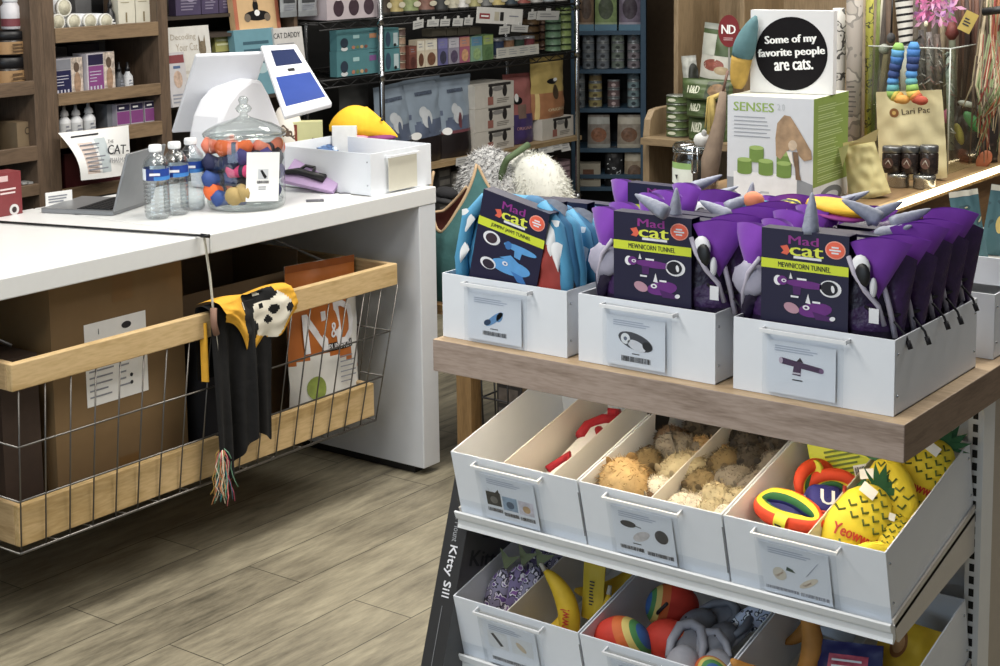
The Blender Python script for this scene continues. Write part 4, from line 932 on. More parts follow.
for k, (c, x, y, z, rz, rx, lb) in enumerate((
        ('orange', -.02, -.055, .168, .1, .1, 'orange plush bone lying across the top of the jar'), ('coral', -.06, -.02, .172, .6, .2, 'coral plush bone at the top left of the jar'), ('navy', -.05, -.07, .128, -.1, .2, 'navy plush bone at the left side of the jar, below the orange'),
        ('pink', .005, -.082, .108, -.35, .3, 'hot pink plush bone pressed to the jar front'), ('purple', .03, -.065, .142, .3, .1, 'dark purple plush bone below the orange one'), ('blue', -.055, -.068, .082, .5, .6, 'blue plush bone halfway down the jar'),
        ('orange', -.055, -.062, .050, .9, -.9, 'orange plush bone low on the left of the jar'), ('tan', .018, -.082, .048, 1.1, 1.0, 'olive tan plush bone standing low in the jar'), ('tan', -.012, -.085, .040, 1.4, 1.2, 'olive tan plush bone beside the blue one at the jar foot'),
        ('blue', -.03, -.085, .030, .2, .3, 'royal blue plush bone at the bottom of the jar'), ('dark', .05, -.05, .09, .8, .3, 'charcoal plush bone behind the price card'), ('navy', .0, .02, .10, .3, .2, 'navy plush bone in the middle of the jar'),
        ('coral', .06, .0, .16, .9, .1, 'coral plush bone at the top right of the jar'), ('purple', -.02, .04, .06, .2, 0, 'purple plush bone at the back of the jar'), ('dark', .04, .03, .05, 1.2, .2, 'charcoal plush bone low at the back of the jar'),
        ('dark', .058, -.03, .135, .9, .2, 'charcoal plush bone at the right of the jar above the price card'), ('navy', .05, -.045, .045, -.4, .2, 'navy plush bone at the right foot of the jar'), ('dark', -.065, -.02, .10, 1.2, .3, 'charcoal plush bone at the left wall of the jar'), ('navy', -.01, -.035, .13, .5, .1, 'navy plush bone behind the pink one'), ('dark', -.02, -.04, .07, -.5, .2, 'charcoal plush bone behind the blue one'), ('purple', .065, -.01, .09, 1.3, .1, 'dark purple plush bone at the right wall of the jar'))):
    bone('plush_bone', lb, x, y, z, JC[c], rz, rx)
# point of sale terminal
PW = m('#e4e5ea', .32, 0, .01); SCR = m('#2f4488', .25, 0, .12, 6, emit=.22); SCD = m('#222c50', .25, 0, .1, 6, emit=.10)
t = thing('payment_terminal', 'white two-sided payment terminal with blue customer screen', 'payment terminal')
ap0, ap1 = onz(195, 53, 1.33), onz(296, 49, 1.33)
axis = (ap1 - ap0).normalized(); axis.z = 0; axis.normalize(); nrm = Vector((axis.y, -axis.x, 0))   # towards the shopper
if nrm.x < 0: nrm = -nrm
def plate(nm, c0, c1, c2, c3, th, mat, par=t, off=0.):
    n = (c1 - c0).cross(c3 - c0).normalized(); q = [c + n * off for c in (c0, c1, c2, c3)] + [c + n * (off + th) for c in (c0, c1, c2, c3)]
    b = MB(); b.add(q, [(3, 2, 1, 0), (4, 5, 6, 7), (0, 1, 5, 4), (1, 2, 6, 5), (2, 3, 7, 6), (3, 0, 4, 7)], mat); return b.build(nm, par, bev=.006 if th > .006 else 0)
lb0 = onz(171, 131, 1.075); off = lb0 - ap0; mid = ap0 + (ap1 - ap0) * .70
plate('staff_display', lb0, lb0 + (mid - ap0), mid, ap0, .014, PW)
rt0 = ap0 + (ap1 - ap0) * .64; rt1 = ap1; rb0 = onz(284, 121, 1.165)
_n = (rt1 - rt0).cross(rb0 - rt0); _r = ray(332, 108); rb1 = Vector((0, 0, EYE)) + _r * ((rt0 - Vector((0, 0, EYE))).dot(_n) / _r.dot(_n))
cd = plate('customer_display', rb0, rb1, rt1, rt0, .018, PW)
def onplate(u, v): return rb0.lerp(rb1, u).lerp(rt0.lerp(rt1, u), v)
plate('customer_screen', onplate(.09, .10), onplate(.93, .10), onplate(.92, .50), onplate(.10, .50), .0022, SCR, cd, .0175)
plate('small_screen', onplate(.20, .66), onplate(.86, .66), onplate(.84, .90), onplate(.22, .90), .0022, SCD, cd, .0175)
plate('card_reader', onplate(.44, .56), onplate(.60, .56), onplate(.60, .60), onplate(.44, .60), .0022, BLACK, cd, .0175)
xs_ = (ap0.x + ap1.x) / 2 + .02
ol = [onx(px_, py_, xs_) for px_, py_ in ((218, 134), (221, 118), (228, 102), (239, 88), (252, 79), (262, 80), (270, 95), (282, 126), (287, 150))]
ol = [(q.y, q.z) for q in ol]; ol += [(ol[-1][0] + .01, CT), (ol[0][0] - .005, CT), (ol[0][0] - .01, ol[0][1] - .06)]
n = len(ol); v_ = [(xs_, a_, c_) for a_, c_ in ol] + [(xs_ - .13, a_, c_) for a_, c_ in ol]
MB().add(v_, [tuple(range(n - 1, -1, -1)), tuple(range(n, 2 * n))] + [(i, (i + 1) % n, (i + 1) % n + n, i + n) for i in range(n)], PW).build('stand', t, bev=.012)
# white bin on the counter with its contents
cb = make_bin(.285, .40, .128, [], None, 'white bin on the counter corner with an empty card holder', T(-3.145, 3.681, CT, 0, 0, FX), 'white counter bins')
q = MB(); q.box(-.075, .065, -.020, -.016, .109, .116, WHITE); q.box(-.075, -.071, -.016, 0, .109, .116, WHITE); q.box(.061, .065, -.016, 0, .109, .116, WHITE); q.box(-.072, .062, -.010, -.009, .006, .112, m('#d6d3c4', .4, 0, .02)); q.build('sign_holder', cb, bev=.0008)
DEN = spots('#41618f', ['#2d4670', '#8fa9c9', '#dfe6ee'], 28, .5, .7)
for k, (px, py, z) in enumerate(((345, 150, .10), (362, 150, .095), (352, 146, .085))):
    g = onz(px, py, CT + z); P_ = Pouch(.11, .12, .03, [('all', DEN)], 15, 15, .05, .95, 0, .006, k)
    o = P_.mb.build('printed_pouch', loc=(g.x - .04, g.y, CT + .03 + .01 * k), rot=(-.9, .2 * k - .2, FX + .3 * k)); tag(o, ['blue printed pouch at the front of the counter bin', 'blue and white printed pouch against the right side of the counter bin', 'blue printed pouch deepest in the counter bin'][k], 'pouch', 'blue printed pouches')
g = onz(303, 150, CT + .10)
def dk(b):
    b.box(-.055, -.020, -.0012, 0, .045, .086, m('#6b2a20', .5, 0, .3, 60)); b.disc(-.037, .066, .011, .014, m('#d2a888', .6), -.0018); b.poly([(.02, .03), (.048, .03), (.045, .042), (.032, .046)], m('#5c3526', .5), -.0012)
g = onx(303, 140, -3.60); _h = onx(303, 122, -3.60).z - CT
carton('photo_box', 'pale olive box with a small brown picture behind the counter bin', 'box', .128, .05, _h, m('#c9c795', .5, 0, .03), (g.x, g.y, CT), .75, deco=lambda b: (b.box(-.050, -.018, -.0012, 0, _h - .07, _h - .008, m('#7b3322', .5, 0, .3, 60)), b.disc(-.034, _h - .035, .010, .013, m('#d2a888', .6), -.0018), b.poly([(.02, _h - .07), (.05, _h - .07), (.045, _h - .055), (.03, _h - .052)], m('#5c3526', .5), -.0012)))
g = onx(342, 130, -3.50); carton('divider_card', 'white card panel standing behind the counter bin under the yellow plush', 'card', .080, .012, g.z + .012 - CT, m('#eeeeea', .5), (g.x, g.y + .01, CT), .55)
t = thing('duck_plush', 'yellow plush with magenta belly lying behind the white counter bin', 'plush toy', M=T(-3.52, 3.92, 1.045, 0, 0, .75))
YP = m('#f2bd2a', .75, 0, .06, 30, .2)
b = MB()
def dkf(u, v):
    x = -.105 + .225 * u; prof = (math.sin(PI * min(1, u * 1.15 + .02)) ** .6) if u < .55 else max(.0, (1 - (u - .55) / .46)) ** .8
    a = 2 * PI * v; return (x, .055 * prof * math.cos(a), .004 + (.085 if math.sin(a) > 0 else .02) * prof * math.sin(a) - .03 * u * u)
b.grid(dkf, 26, 18, YP); b.build('body', t)
b = MB(); b.ell((.03, -.012, -.024), .085, .05, .014, m('#7a2f6a', .75, 0, .1), 20, 8); b.build('belly', t)
MB().ell((-.02, -.02, -.018), .06, .045, .012, m('#ef9fb4', .75, 0, .08), 18, 8).build('pink_fin', t); MB().ell((-.05, -.04, -.014), .03, .02, .010, m('#7fae3e', .75), 14, 8).build('green_fin', t)
for s_ in (-1,): MB().ell((.068, -.026, .036), .0055, .004, .0045, BLACK, 10, 6).build('eye', t)
o = MB().lathe([(.075, 0), (.075, .02), (.03, .03), (.025, .95), (.07, .985), (.07, 1.0)], m('#2b2d33', .6, 0, .1), 24).build('pedestal', loc=(-3.52, 3.90, 0)); tag(o, 'dark pedestal behind the counter end carrying the yellow plush', 'pedestal')
# spotted white plush half hidden behind the jar
lump('spotted_plush', 'white plush with dark scribbles behind the glass jar lid', 'plush toy', tuple(onz(272, 150, CT + .10) + Vector((-.05, .12, .02))), (.05, .05, .115), spots('#e9e4da', ['#5b4a3e', '#d9cbb8'], 26, .6, .8), (0, 0, .2), [('ear', (.03, 0, .10), (.015, .012, .03), m('#d9cbb8', .8))])
# lilac collar card and tags
p = onz(309, 192, CT)
t = thing('collar_card', 'lilac card holding a black collar, leaning between jar and counter bin', 'collar', M=T(p.x, p.y + .03, CT + .038, 0, .16, .28) @ T(0, 0, 0, .62))
MB().box(-.095, .085, -.048, .048, 0, .014, m('#b49ac2', .5, 0, .05)).build('card', t, bev=.002)
b = MB(); b.tube([(-.09, -.020, .022), (-.05, -.006, .023), (-.01, -.008, .022), (.04, -.010, .020)], [.007, .011, .011, .015], BLACK, 8); b.tube([(-.05, .0, .024), (-.04, .022, .023), (-.01, .024, .022), (-.005, .0, .022)], .005, BLACK, 7); b.build('collar', t)
g = onz(315, 201, CT); o = MB().box(-.026, .026, -.016, .016, 0, .003, m('#55565c', .5)); o.disc(.012, 0, .004, .004, PAPER); o = o.build('hang_tag', loc=(g.x, g.y, CT), rz=.8, bev=.001); tag(o, 'dark grey tag lying on the counter edge before the lilac card', 'tag')
g = onz(336, 196, CT); o = MB().box(-.045, .045, -.025, .025, 0, .0012, PAPER).build('paper_slip', loc=(g.x, g.y, CT), rz=.9); tag(o, 'white paper slip lying before the counter bin', 'paper')
g = onz(349, 194, CT); o = MB().box(-.035, .035, -.010, .010, 0, .003, m('#707178', .5)).build('hang_tag', loc=(g.x, g.y + .006, CT + .0015), rz=.9, bev=.001); tag(o, 'grey tag on the paper slip against the counter bin', 'tag')
# black wand toy across the counter
t = thing('wand_toy', 'black cat wand across the counter, its white string and tassel hanging down', 'cat toy')
r0, r1 = onz(-12, 221, CT + .004), onz(208, 236, CT + .004)
MB().tube([r0, r0.lerp(r1, .5), r1], .0035, BLACK, 8).build('rod', t)
MB().tube([r0.lerp(r1, .97), r1 + (r1 - r0).normalized() * .004], .0055, BLACK, 8).build('tip', t)
STR = m('#c6c1b2', .8, 0, .1, 200)
b = MB(); sp = [r1, Vector((FR + .012, r1.y + .004, CT)), Vector((FR + .02, r1.y + .012, .80)), Vector((FR + .026, r1.y + .018, .66))]
e = onx(222, 447, FR + .035)
for k in range(1, 9): f = k / 8; sp.append(Vector((FR + .026 + .009 * f, sp[3].y + (e.y - sp[3].y) * f + .003 * math.sin(f * 9), .66 + (e.z - .66) * f)))
b.tube(sp, .0035, STR, 6); b.build('string', t)
R = random.Random(5); b = MB()
for k in range(34):
    c = m(random.Random(k).choice(['#c9a45a', '#4f8f7c', '#c96a6a', '#d9d0b8', '#6f9f86', '#b5506a', '#e2d9c4', '#3f6f8a', '#c9885a']), .8)
    a = R.uniform(0, 6.28); q = e.copy(); pts = [q.copy()]
    for j in range(6): q = q + Vector((R.uniform(-.008, .008) + .003 * math.cos(a), R.uniform(-.011, .011) + .007 * math.sin(a) * (1 if j < 2 else .3), -.024 * R.uniform(.7, 1.2))); pts.append(q.copy())
    b.tube(pts, .0016, c, 4)
b.build('tassel', t)

# ================================================================== things in the wire basket
CARD = m('#7d6443', .75, 0, .06, 12); CARDD = m('#63503a', .75, 0, .06, 12)
def big(b):
    b.decal(-.115, .085, .245, .46, PAPER, -.001)
    b.text('1', -.07, .435, .014, INK, -.0016); b.disc(.02, .435, .016, .009, INK, -.0016); b.lines(-.105, -.02, .26, .41, 9, INKG, -.0016, 2, .25); b.lines(-.01, .03, .27, .41, 8, INKG, -.0016, 3, .25)
    for i in range(5):
        for j in range(6):
            if (i * 7 + j * 3 + i * j) % 3: b.decal(.045 + .004 * i, .049 + .004 * i, .36 + .005 * j, .365 + .005 * j, INK, -.0016)
    b.disc(.03, .30, .005, .005, INK, -.0016); b.disc(.03, .28, .005, .005, INK, -.0016)
    b.decal(-.02, .045, .50, .572, m('#7a5c38', .35, 0, .03), -.001); b.decal(-.02, .045, 0.03, .09, m('#7a5c38', .35, 0, .03), -.001); b.box(-.215, .215, -.0005, 0, .572, .5725, CARDD)
carton('cardboard_box', 'large cardboard box with white shipping label standing in the wire basket', 'box', .43, .34, .575, CARD, (-3.205, 2.625, .262), FX, deco=big)
b = MB(); bx0, bx1, by0, by1, zt = -3.58, -3.30, 2.90, 3.38, .76
b.box(bx0, bx1, by0, by1, .262, .268, CARDD)
for (a0, a1, c0, c1) in ((bx0, bx0 + .005, by0, by1), (bx1 - .005, bx1, by0, by1), (bx0, bx1, by0, by0 + .005), (bx0, bx1, by1 - .005, by1)): b.box(a0, a1, c0, c1, .262, zt if a0 != bx1 - .005 else .705, CARDD)
o = b.build('open_cardboard_box', bev=.001); tag(o, 'open brown cardboard box at the back of the wire basket', 'box')
carton('black_box', 'black box behind the draped cloth in the wire basket', 'box', .20, .16, .36, m('#1b1b1e', .6, 0, .1), (-3.135, 2.985, .262), FX)
OR = m('#b5682c', .45, 0, .12, 12); WB = m('#dcdcd8', .4, 0, .04)
P_ = Pouch(.30, .47, .10, [('all', WB), ('f', lambda u, v: v > .33 + .09 * math.sin(u * 3.2 + .5), OR), ('r', .80, 1, .30, .82, WB), ('v', .955, 1, m('#8f4e22', .45)), ('r', .42, .83, .43, .48, BLACK), ('e', .26, .22, .11, .075, m('#8a9a4a', .5, 0, .2, 40)), ('e', .32, .10, .16, .05, m('#5d7fa8', .5, 0, .5, 60))], 31, 41, .05, 1.0, .01, .006, 3)
P_.text('N', .30, .565, .115, MESHW, .085, bold=2); P_.text('&', .55, .56, .045, MESHW, .03, bold=1); P_.text('D', .73, .60, .125, MESHW, .08, bold=2); P_.text('PUMPKIN', .625, .455, .018, MESHW, .10, bold=1)
P_.mb.lines(.02, .10, .10, .19, 6, INKG, .0, 3, .25)
o = P_.mb.build('cat_food_bag', loc=(-3.16, 3.385, .263), rot=(-.06, .05, FX)); tag(o, 'white and orange cat food bag standing at the far end of the wire basket', 'pet food bag')
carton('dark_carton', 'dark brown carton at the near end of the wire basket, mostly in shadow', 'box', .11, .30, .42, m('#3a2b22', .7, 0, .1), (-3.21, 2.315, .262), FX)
# black cloth with yellow printed bandana over the front rail
BLK = m('#0b0b0d', .9, 0, .2, 30, .3)
t = thing('draped_costume', 'black cloth costume with yellow printed hood draped over the basket rail', 'pet costume', (-3.1, 2.93, .71))
def bk(u, v):
    y = -.10 + .205 * u + (.02 * (1 - v)) * (u - .5); s = v * .47
    x = .012 + .014 * math.sin(u * 13) * min(1, s * 5) + .010 * math.sin(u * 29 + 1) * min(1, s * 3)
    z = .004 - s * (.90 + .10 * math.sin(u * 5 + 1))
    return (x + .008, y, z)
b = MB(); b.grid(bk, 40, 24, BLK); b.grid(lambda u, v: (-.035 + .055 * v, bk(1 - u, 0)[1], .004 + .008 * math.sin(PI * v)), 40, 6, BLK); b.grid(lambda u, v: (-.037, bk(u, 0)[1], .004 - .20 * v), 40, 6, BLK); b.build('black_cloth', t, sub=1)
YC = m('#dda632', .85, 0, .08, 40, .2)
def hood(u, v):
    y = -.095 + .265 * u; yy = y + .03 * (v - .3)
    if v < .30: q = v / .30; return (-.04 + .066 * q, yy, .010 + .016 * math.sin(PI * q * .55) + .004 * math.sin(u * 9))
    q = (v - .30) / .70; L_ = .05 + .115 * math.exp(-((u - .42) / .22) ** 2) + .075 * math.exp(-((u - .78) / .18) ** 2)
    return (.028 + .016 * math.sin(u * 7 + 1) + .012 * math.sin(PI * q) + .006 * noise.noise(Vector((u * 6, q * 5, 1))), yy, .022 - L_ * q)
def hc(u, v):
    def e(a, b_, ra, rb): return ((u - a) / ra) ** 2 + ((v - b_) / rb) ** 2 < 1
    if e(.74, .58, .055, .07) or e(.66, .72, .05, .06) or e(.90, .68, .035, .08) or e(.60, .50, .03, .035): return BLK
    if e(.62, .34, .19, .11) or e(.40, .56, .07, .30) or e(.48, .74, .06, .12): return m('#e8e2d2', .85, 0, .05) if (e(.58, .33, .04, .03) or e(.36, .42, .012, .06)) else BLK
    if e(.71, .64, .22, .36): return m('#e8e2d2', .85, 0, .05)
    if e(.47, .60, .07, .30): return BLK
    return YC
b = MB(); b.grid(hood, 60, 44, hc); b.build('printed_hood', t)
b = MB(); b.grid(lambda u, v: (-.012 + .02 * math.sin(u * 6), -.118 + .03 * u, -.03 - .16 * v), 8, 10, YC); b.tube([(.03, -.105, .012), (.032, -.108, -.03), (.03, -.098, -.06)], .009, m('#8a6a5a', .8), 8); b.build('yellow_lining', t)
# ================================================================== back wall fixtures (fronts face the shop, +X)
XW = -4.6
MUTE[0] = .30
def rk(x0, x1, yb, yt, X=XW):
    a, b = onx(x0, yb, X), onx(x1, yb, X); t_ = onx((x0 + x1) / 2, yt, X); bm = onx((x0 + x1) / 2, yb, X)
    return (a.y + b.y) / 2, abs(b.y - a.y), bm.z, t_.z - bm.z
def zpx(x, y, X=XW): return onx(x, y, X).z
DW = wood('#6d5a49', '#534436', 'Z', 2.2, .55, 9); DWY = wood('#8d765b', '#705c46', 'Y', 2.2, .5, 9); DWY2 = wood('#715d4a', '#574738', 'Y', 2.2, .55, 9); DB = m('#6d6b6c', .8, 0, .05)
DSH = m('#5b4736', .6, 0, .08)
def shelf_unit(label, y0, y1, lips, lipmat, tops=1.75):
    """Dark timber shelf bay: side panels, back, shelves each with a front lip. lips = [(z bottom, z top)]."""
    t = thing('wooden_shelf_unit', label, 'shelf unit', (XW - .16, (y0 + y1) / 2, 0)); L = (-t.location.x, -t.location.y, 0); d = .32
    for a in (y0, y1 - .05): MB().box(XW - d, XW - .004, a, a + .05, 0, tops, DW).build('side_panel', t, loc=L, bev=.002)
    MB().box(XW - d, XW - d + .012, y0 + .05, y1 - .05, 0, tops, DB).build('back_panel', t, loc=L)
    for (a, b) in lips:
        s = MB().box(XW - d + .012, XW - .02, y0 + .05, y1 - .05, a, a + .02, DSH).build('shelf', t, loc=L)
        MB().box(XW - .02, XW, y0 + .05, y1 - .05, a, b, lipmat).build('shelf_lip', s, bev=.002)
    return t
yA, yB = onx(45, 60, XW).y, onx(165, 60, XW).y
l1 = [(zpx(20, 96), zpx(20, 82)), (zpx(20, 163), zpx(20, 148)), (.80, .84), (zpx(20, 10) + .10, zpx(20, 0) + .12)]
l2 = [(zpx(100, 40), zpx(100, 25.5)), (zpx(100, 101.5), zpx(100, 89.5)), (zpx(145, 137), zpx(145, 123)), (zpx(98, 196), zpx(98, 184)), (.52, .57)]
shelf_unit('dark wooden shelf bay at the left edge holding jars and small boxes', yA - .85, yA, l1[:3], DWY2)
shelf_unit('dark wooden shelf bay with pale lips holding small medicine boxes and bottles', yA, yB + .025, l2, DWY)
ITM = {}
def bx(name, label, cat, px, zb, d, body, deco=None, group=None, rz=0., X=XW - .045, back=0.):
    x0, x1, yb, yt = px; Yc, w, z, h = rk(x0, x1, yb, yt, X)
    b = MB(); zt = z + h; z0 = z if zb is None else zb; h = zt - z0
    b.box(-w / 2, w / 2, 0, d, 0, h, body)
    if deco: deco(b, w, h)
    o = b.build(name, loc=(X, Yc, z0), rz=FX + rz); return tag(o, label, cat, group)
def bt(name, label, cat, px, zb, prof, mats, group=None, X=XW - .05, lab=None, cap=None):
    """Turned bottle or jar: prof in units of (half width, height); parts: body (+ cap, label band)."""
    x0, x1, yb, yt = px; Yc, w, z, h = rk(x0, x1, yb, yt, X); zt = z + h; z0 = z if zb is None else zb; h = zt - z0; r = w / 2
    t = thing(name, label, cat, (X - r, Yc, z0), FX, group)
    MB().lathe([(a * r, b * h) for a, b in prof], mats, 20).build('body', t)
    if cap: MB().lathe([(a * r, b * h) for a, b in cap[0]], cap[1], 18).build('cap', t)
    if lab:
        l_ = MB(); v0, v1, mt, rr = lab[:4]; l_.lathe([(rr * r * 1.012, v0 * h), (rr * r * 1.012, v1 * h)], mt, 20, cap=False)
        if len(lab) > 4: l_.lines(-r * .5, r * .5, (v0 + .1 * (v1 - v0)) * h, (v1 - .1 * (v1 - v0)) * h, 3, lab[4], -rr * r * 1.05, 1, .5)
        l_.build('label', t)
    return t
OB = 'small goods on the wooden shelves'
zA, zB = l1[0][0] + .02, l1[1][0] + .02
# left bay
AMB = m('#8a6428', .35, 0, .1); BKC = m('#17171b', .4, 0, .05); GOLD = m('#b8873e', .5, 0, .08)
JP = [(.9, 0), (1, .04), (1, .62), (.92, .68)]; JCAP = [(.96, .66), (1.0, .68), (1.0, .97), (.95, 1.0)]
def jar2(px, zb, lb): return bt('supplement_jar', lb, 'jar', px, zb, JP, m('#2a211c', .3), 'black lidded supplement jars', lab=(.08, .58, GOLD, 1.0, m('#6a4a1e', .6)), cap=(JCAP, BKC))
z2 = zpx(21, 57)
jar2((4, 37, 82, 57), zA, 'lower gold-label jar of the stack on the left shelf bay'); jar2((4, 37, 57, 31), z2, 'upper gold-label jar of the stack on the left shelf bay')
jar2((-32, 1, 84, 57), zA, 'gold-label jar cut by the left picture edge, lower'); jar2((-32, 1, 58, 31), z2 + .001, 'gold-label jar cut by the left picture edge, upper')
bt('supplement_bottle', 'white bottle with red label band standing on the gold-label jars', 'bottle', (10, 28, 30, -10), zpx(21, 31) + .002, [(.9, 0), (1, .03), (1, .58), (.75, .66), (.72, .70)], m('#e4e0e6', .4), X=XW - .06, lab=(.08, .28, m('#8f3440', .5), 1.0), cap=([(.78, .70), (.8, .72), (.8, .97), (.75, 1)], WHITE))
bx('cardboard_carton', 'small brown cardboard carton with a printed face on the left shelf bay', 'box', (18, 45, 150, 121), zB, .10, m('#8d7248', .6, 0, .05), lambda b, w, h: (b.disc(-w * .12, h * .72, w * .10, h * .12, m('#4f3d24', .6)), b.disc(-w * .12, h * .72, w * .07, h * .08, m('#8d7248', .6), -.0012), b.disc(w * .15, h * .72, w * .05, h * .05, m('#4f3d24', .6)), b.decal(0, w * .15, h * .42, h * .48, m('#4f3d24', .6))))
bt('round_tin', 'white round tin cut by the left picture edge', 'tin', (-22, 4, 150, 120), zB, [(1, 0), (1, 1)], m('#c9cdd2', .4), X=XW - .05)
def red(b, w, h): b.lines(-w * .4, w * .3, h * .48, h * .66, 2, m('#e6c9c6', .6), -.001); b.decal(-w * .4, -w * .05, h * .80, h * .93, m('#d9b3b0', .6)); b.disc(w * .15, h * .12, w * .2, h * .13, m('#d8d3d0', .6)); b.disc(w * .15, h * .12, w * .10, h * .07, m('#3a2a2a', .6), -.0012)
bx('red_box', 'dark red box with white print standing behind the left counter end', 'box', (-1, 23, 218, 172), CT, .06, m('#8c1f26', .45, 0, .05), red, X=-3.80)
bx('white_box', 'slim white box next to the dark red box', 'box', (24, 29, 212, 184), .845, .05, m('#b9b8b6', .6), X=XW - .03); bx('white_box', 'slim white box second from the dark red box', 'box', (30, 35, 212, 185), .845, .05, m('#a9a8a4', .6), X=XW - .03)
# middle bay, top shelf
s1, s2, s3, s4 = [q[0] + .02 for q in l2[:4]]
CRM = m('#e3ddc4', .6, 0, .04)
def roll(cx, cy, r, lb):
    c = onx(cx, cy, XW - .035); R_ = r / 1602 * 5.75; t = thing('canister', lb, 'canister', (XW - .14, c.y, c.z), 0, 'cream-lidded canisters on their sides')
    M = T(0, 0, 0, 0, PI / 2, 0); MB().lathe([(R_ * .92, 0), (R_, .005), (R_, .10)], WHITE, 24, M=M).build('body', t)
    MB().lathe([(R_ * 1.03, .098), (R_ * 1.03, .110), (R_ * .9, .112), (R_ * .86, .109)], m('#f0eee2', .5), 24, M=M).build('rim', t); MB().lathe([(R_ * .87, .108), (R_ * .87, .1105)], m('#cfc9a8', .6, 0, .12, 120), 24, M=M).build('lid_print', t)
for k, cx in enumerate((57.5, 73.5, 89.5, 105.5)): roll(cx, 22.0 - k * .2, 7.9, ['lying cream-lidded canister at the left end of the bottom row', 'second lying canister in the bottom row', 'third lying canister in the bottom row', 'fourth lying canister, right end of the bottom row'][k])
roll(63.5, 7.8, 8.6, 'cream-lidded canister lying on top of the row')
bx('grey_tin', 'grey box behind the lying canisters', 'box', (76, 92, 20, -8), s1, .06, m('#6a6a6c', .5), X=XW - .20); bx('black_carton', 'black box behind the lying canisters beside the dropper bottle', 'box', (92, 104, 20, -12), s1, .06, BLACK, X=XW - .20)
DP = [(.9, 0), (1, .04), (1, .5), (.5, .62), (.45, .68)]; DC = [(.5, .68), (.5, .8), (.28, .84), (.24, 1.0)]
bt('dropper_bottle', 'black dropper bottle right of the lying canisters', 'bottle', (110, 117.5, 24, -4), s1, DP, m('#1c1c20', .3), lab=(.1, .42, m('#3c3d42', .5), 1.0, PAPER), cap=(DC, BKC))
def cd_(b, w, h): b.lines(-w * .35, w * .35, h * .60, h * .85, 3, m('#a99a70', .6), -.001, 4, .2); b.decal(-w * .08, w * .02, h * .2, h * .42, m('#8f7d4f', .6)); b.disc(0, h * .95, w * .1, h * .06, m('#5a4a30', .6))
bx('cream_card_box', 'cream box with brown mark, left of the pair', 'box', (119, 135.5, 26, -14), s1, .05, CRM, cd_, 'cream boxes on the top medicine shelf'); bx('cream_card_box', 'cream box with brown mark, right of the pair', 'box', (136.5, 153, 25, -15), s1, .05, CRM, cd_, 'cream boxes on the top medicine shelf')
# middle bay, second shelf
PH = m('#d9c4b0', .5, 0, .5, 60); NV = m('#24275a', .45, 0, .06); VI = m('#9a3a95', .45, 0, .06)
def med(c1, c2, word=None):
    def f(b, w, h):
        b.decal(w * .10, w * .5, 0, h, PH); b.disc(w * .30, h * .35, w * .12, h * .28, m('#b58a62', .5, 0, .3, 60), -.0012); b.disc(w * .28, h * .75, w * .10, h * .13, m('#6b5340', .5, 0, .2, 60), -.0012)
        b.decal(-w * .46, w * .08, h * .06, h * .70, c1, -.001); b.decal(-w * .46, w * .08, h * .72, h * .97, c2, -.001); b.lines(-w * .42, w * .0, h * .3, h * .6, 4, m('#cfcfe2', .5), -.0016, 2, .25)
        if word: b.text(word, -w * .2, h * .85, h * .11, PAPER, -.0016, w * .42, bold=1)
        for k in range(4): b.decal(-w * .42 + k * w * .12, -w * .36 + k * w * .12, h * .12, h * .22, m('#cfcfe2', .5), -.0016)
    return f
bx('medicine_box', 'white and navy medicine box with a pet picture on the second shelf', 'box', (53.5, 85, 95, 58), s2, .07, m('#b9b6c2', .5), med(NV, m('#8d909c', .5)), rz=.1)
bx('medicine_box', 'purple medicine box with a pet picture on the second shelf', 'box', (87, 117, 93, 52.5), s2, .07, m('#d6cfd8', .5), med(VI, m('#2a2450', .5)), rz=.1)
bx('navy_box', 'dark navy box behind the medicine boxes', 'box', (70, 101, 90, 44), s2, .05, m('#1d1f3a', .5), X=XW - .20); bx('grey_box', 'dull grey box behind the navy medicine box', 'box', (52, 69, 90, 47), s2, .05, m('#55565c', .5), X=XW - .20)
for k, (x0, x1) in enumerate(((119, 126.5), (127.5, 135.5))): bt('dropper_bottle', ['black-capped dark dropper bottle beside the purple medicine box', 'black-capped white dropper bottle nearest the shelf side'][k], 'bottle', (x0, x1, 88, 62), s2, DP, (m('#4a4d52', .4), m('#c9ccd0', .4))[k], 'dropper bottles', lab=(.08, .45, (m('#6d7076', .5), m('#e9eaec', .5))[k], 1.0, INKG), cap=(DC, BKC))
# middle bay, third shelf
NP = [(.9, 0), (1, .03), (1, .55), (.62, .64), (.5, .66), (.5, .70)]; NC = [(.7, .69), (.72, .71), (.6, .82), (.3, .86), (.22, 1.0)]
for k, (x0, x1, yt) in enumerate(((51.5, 62, 108), (64, 74, 105.5), (75.5, 86, 105), (88.5, 99, 102.5))): bt('spray_bottle', ['white bottle half hidden by the shelf side', 'second white bottle from the shelf side', 'third white bottle from the shelf side', 'white bottle standing apart at the right of the four'][k], 'bottle', (x0, x1, 136, yt), s3, NP, WHITE, 'white nozzle bottles', lab=(.08, .48, m('#dfe2e4', .5), 1.0, INKG), cap=(NC, WHITE))
def pb(b, w, h): b.decal(-w * .48, w * .48, h * .30, h * .74, VI); b.decal(-w * .48, w * .48, h * .76, h * .98, m('#2a2450', .5)); b.lines(-w * .34, w * .34, h * .82, h * .92, 1, PAPER, -.0014, 1, .6); b.disc(-w * .1, h * .16, w * .2, h * .10, m('#e8ddd0', .5, 0, .2, 50)); b.disc(w * .25, h * .15, w * .10, h * .12, m('#7a5a48', .5), -.001)
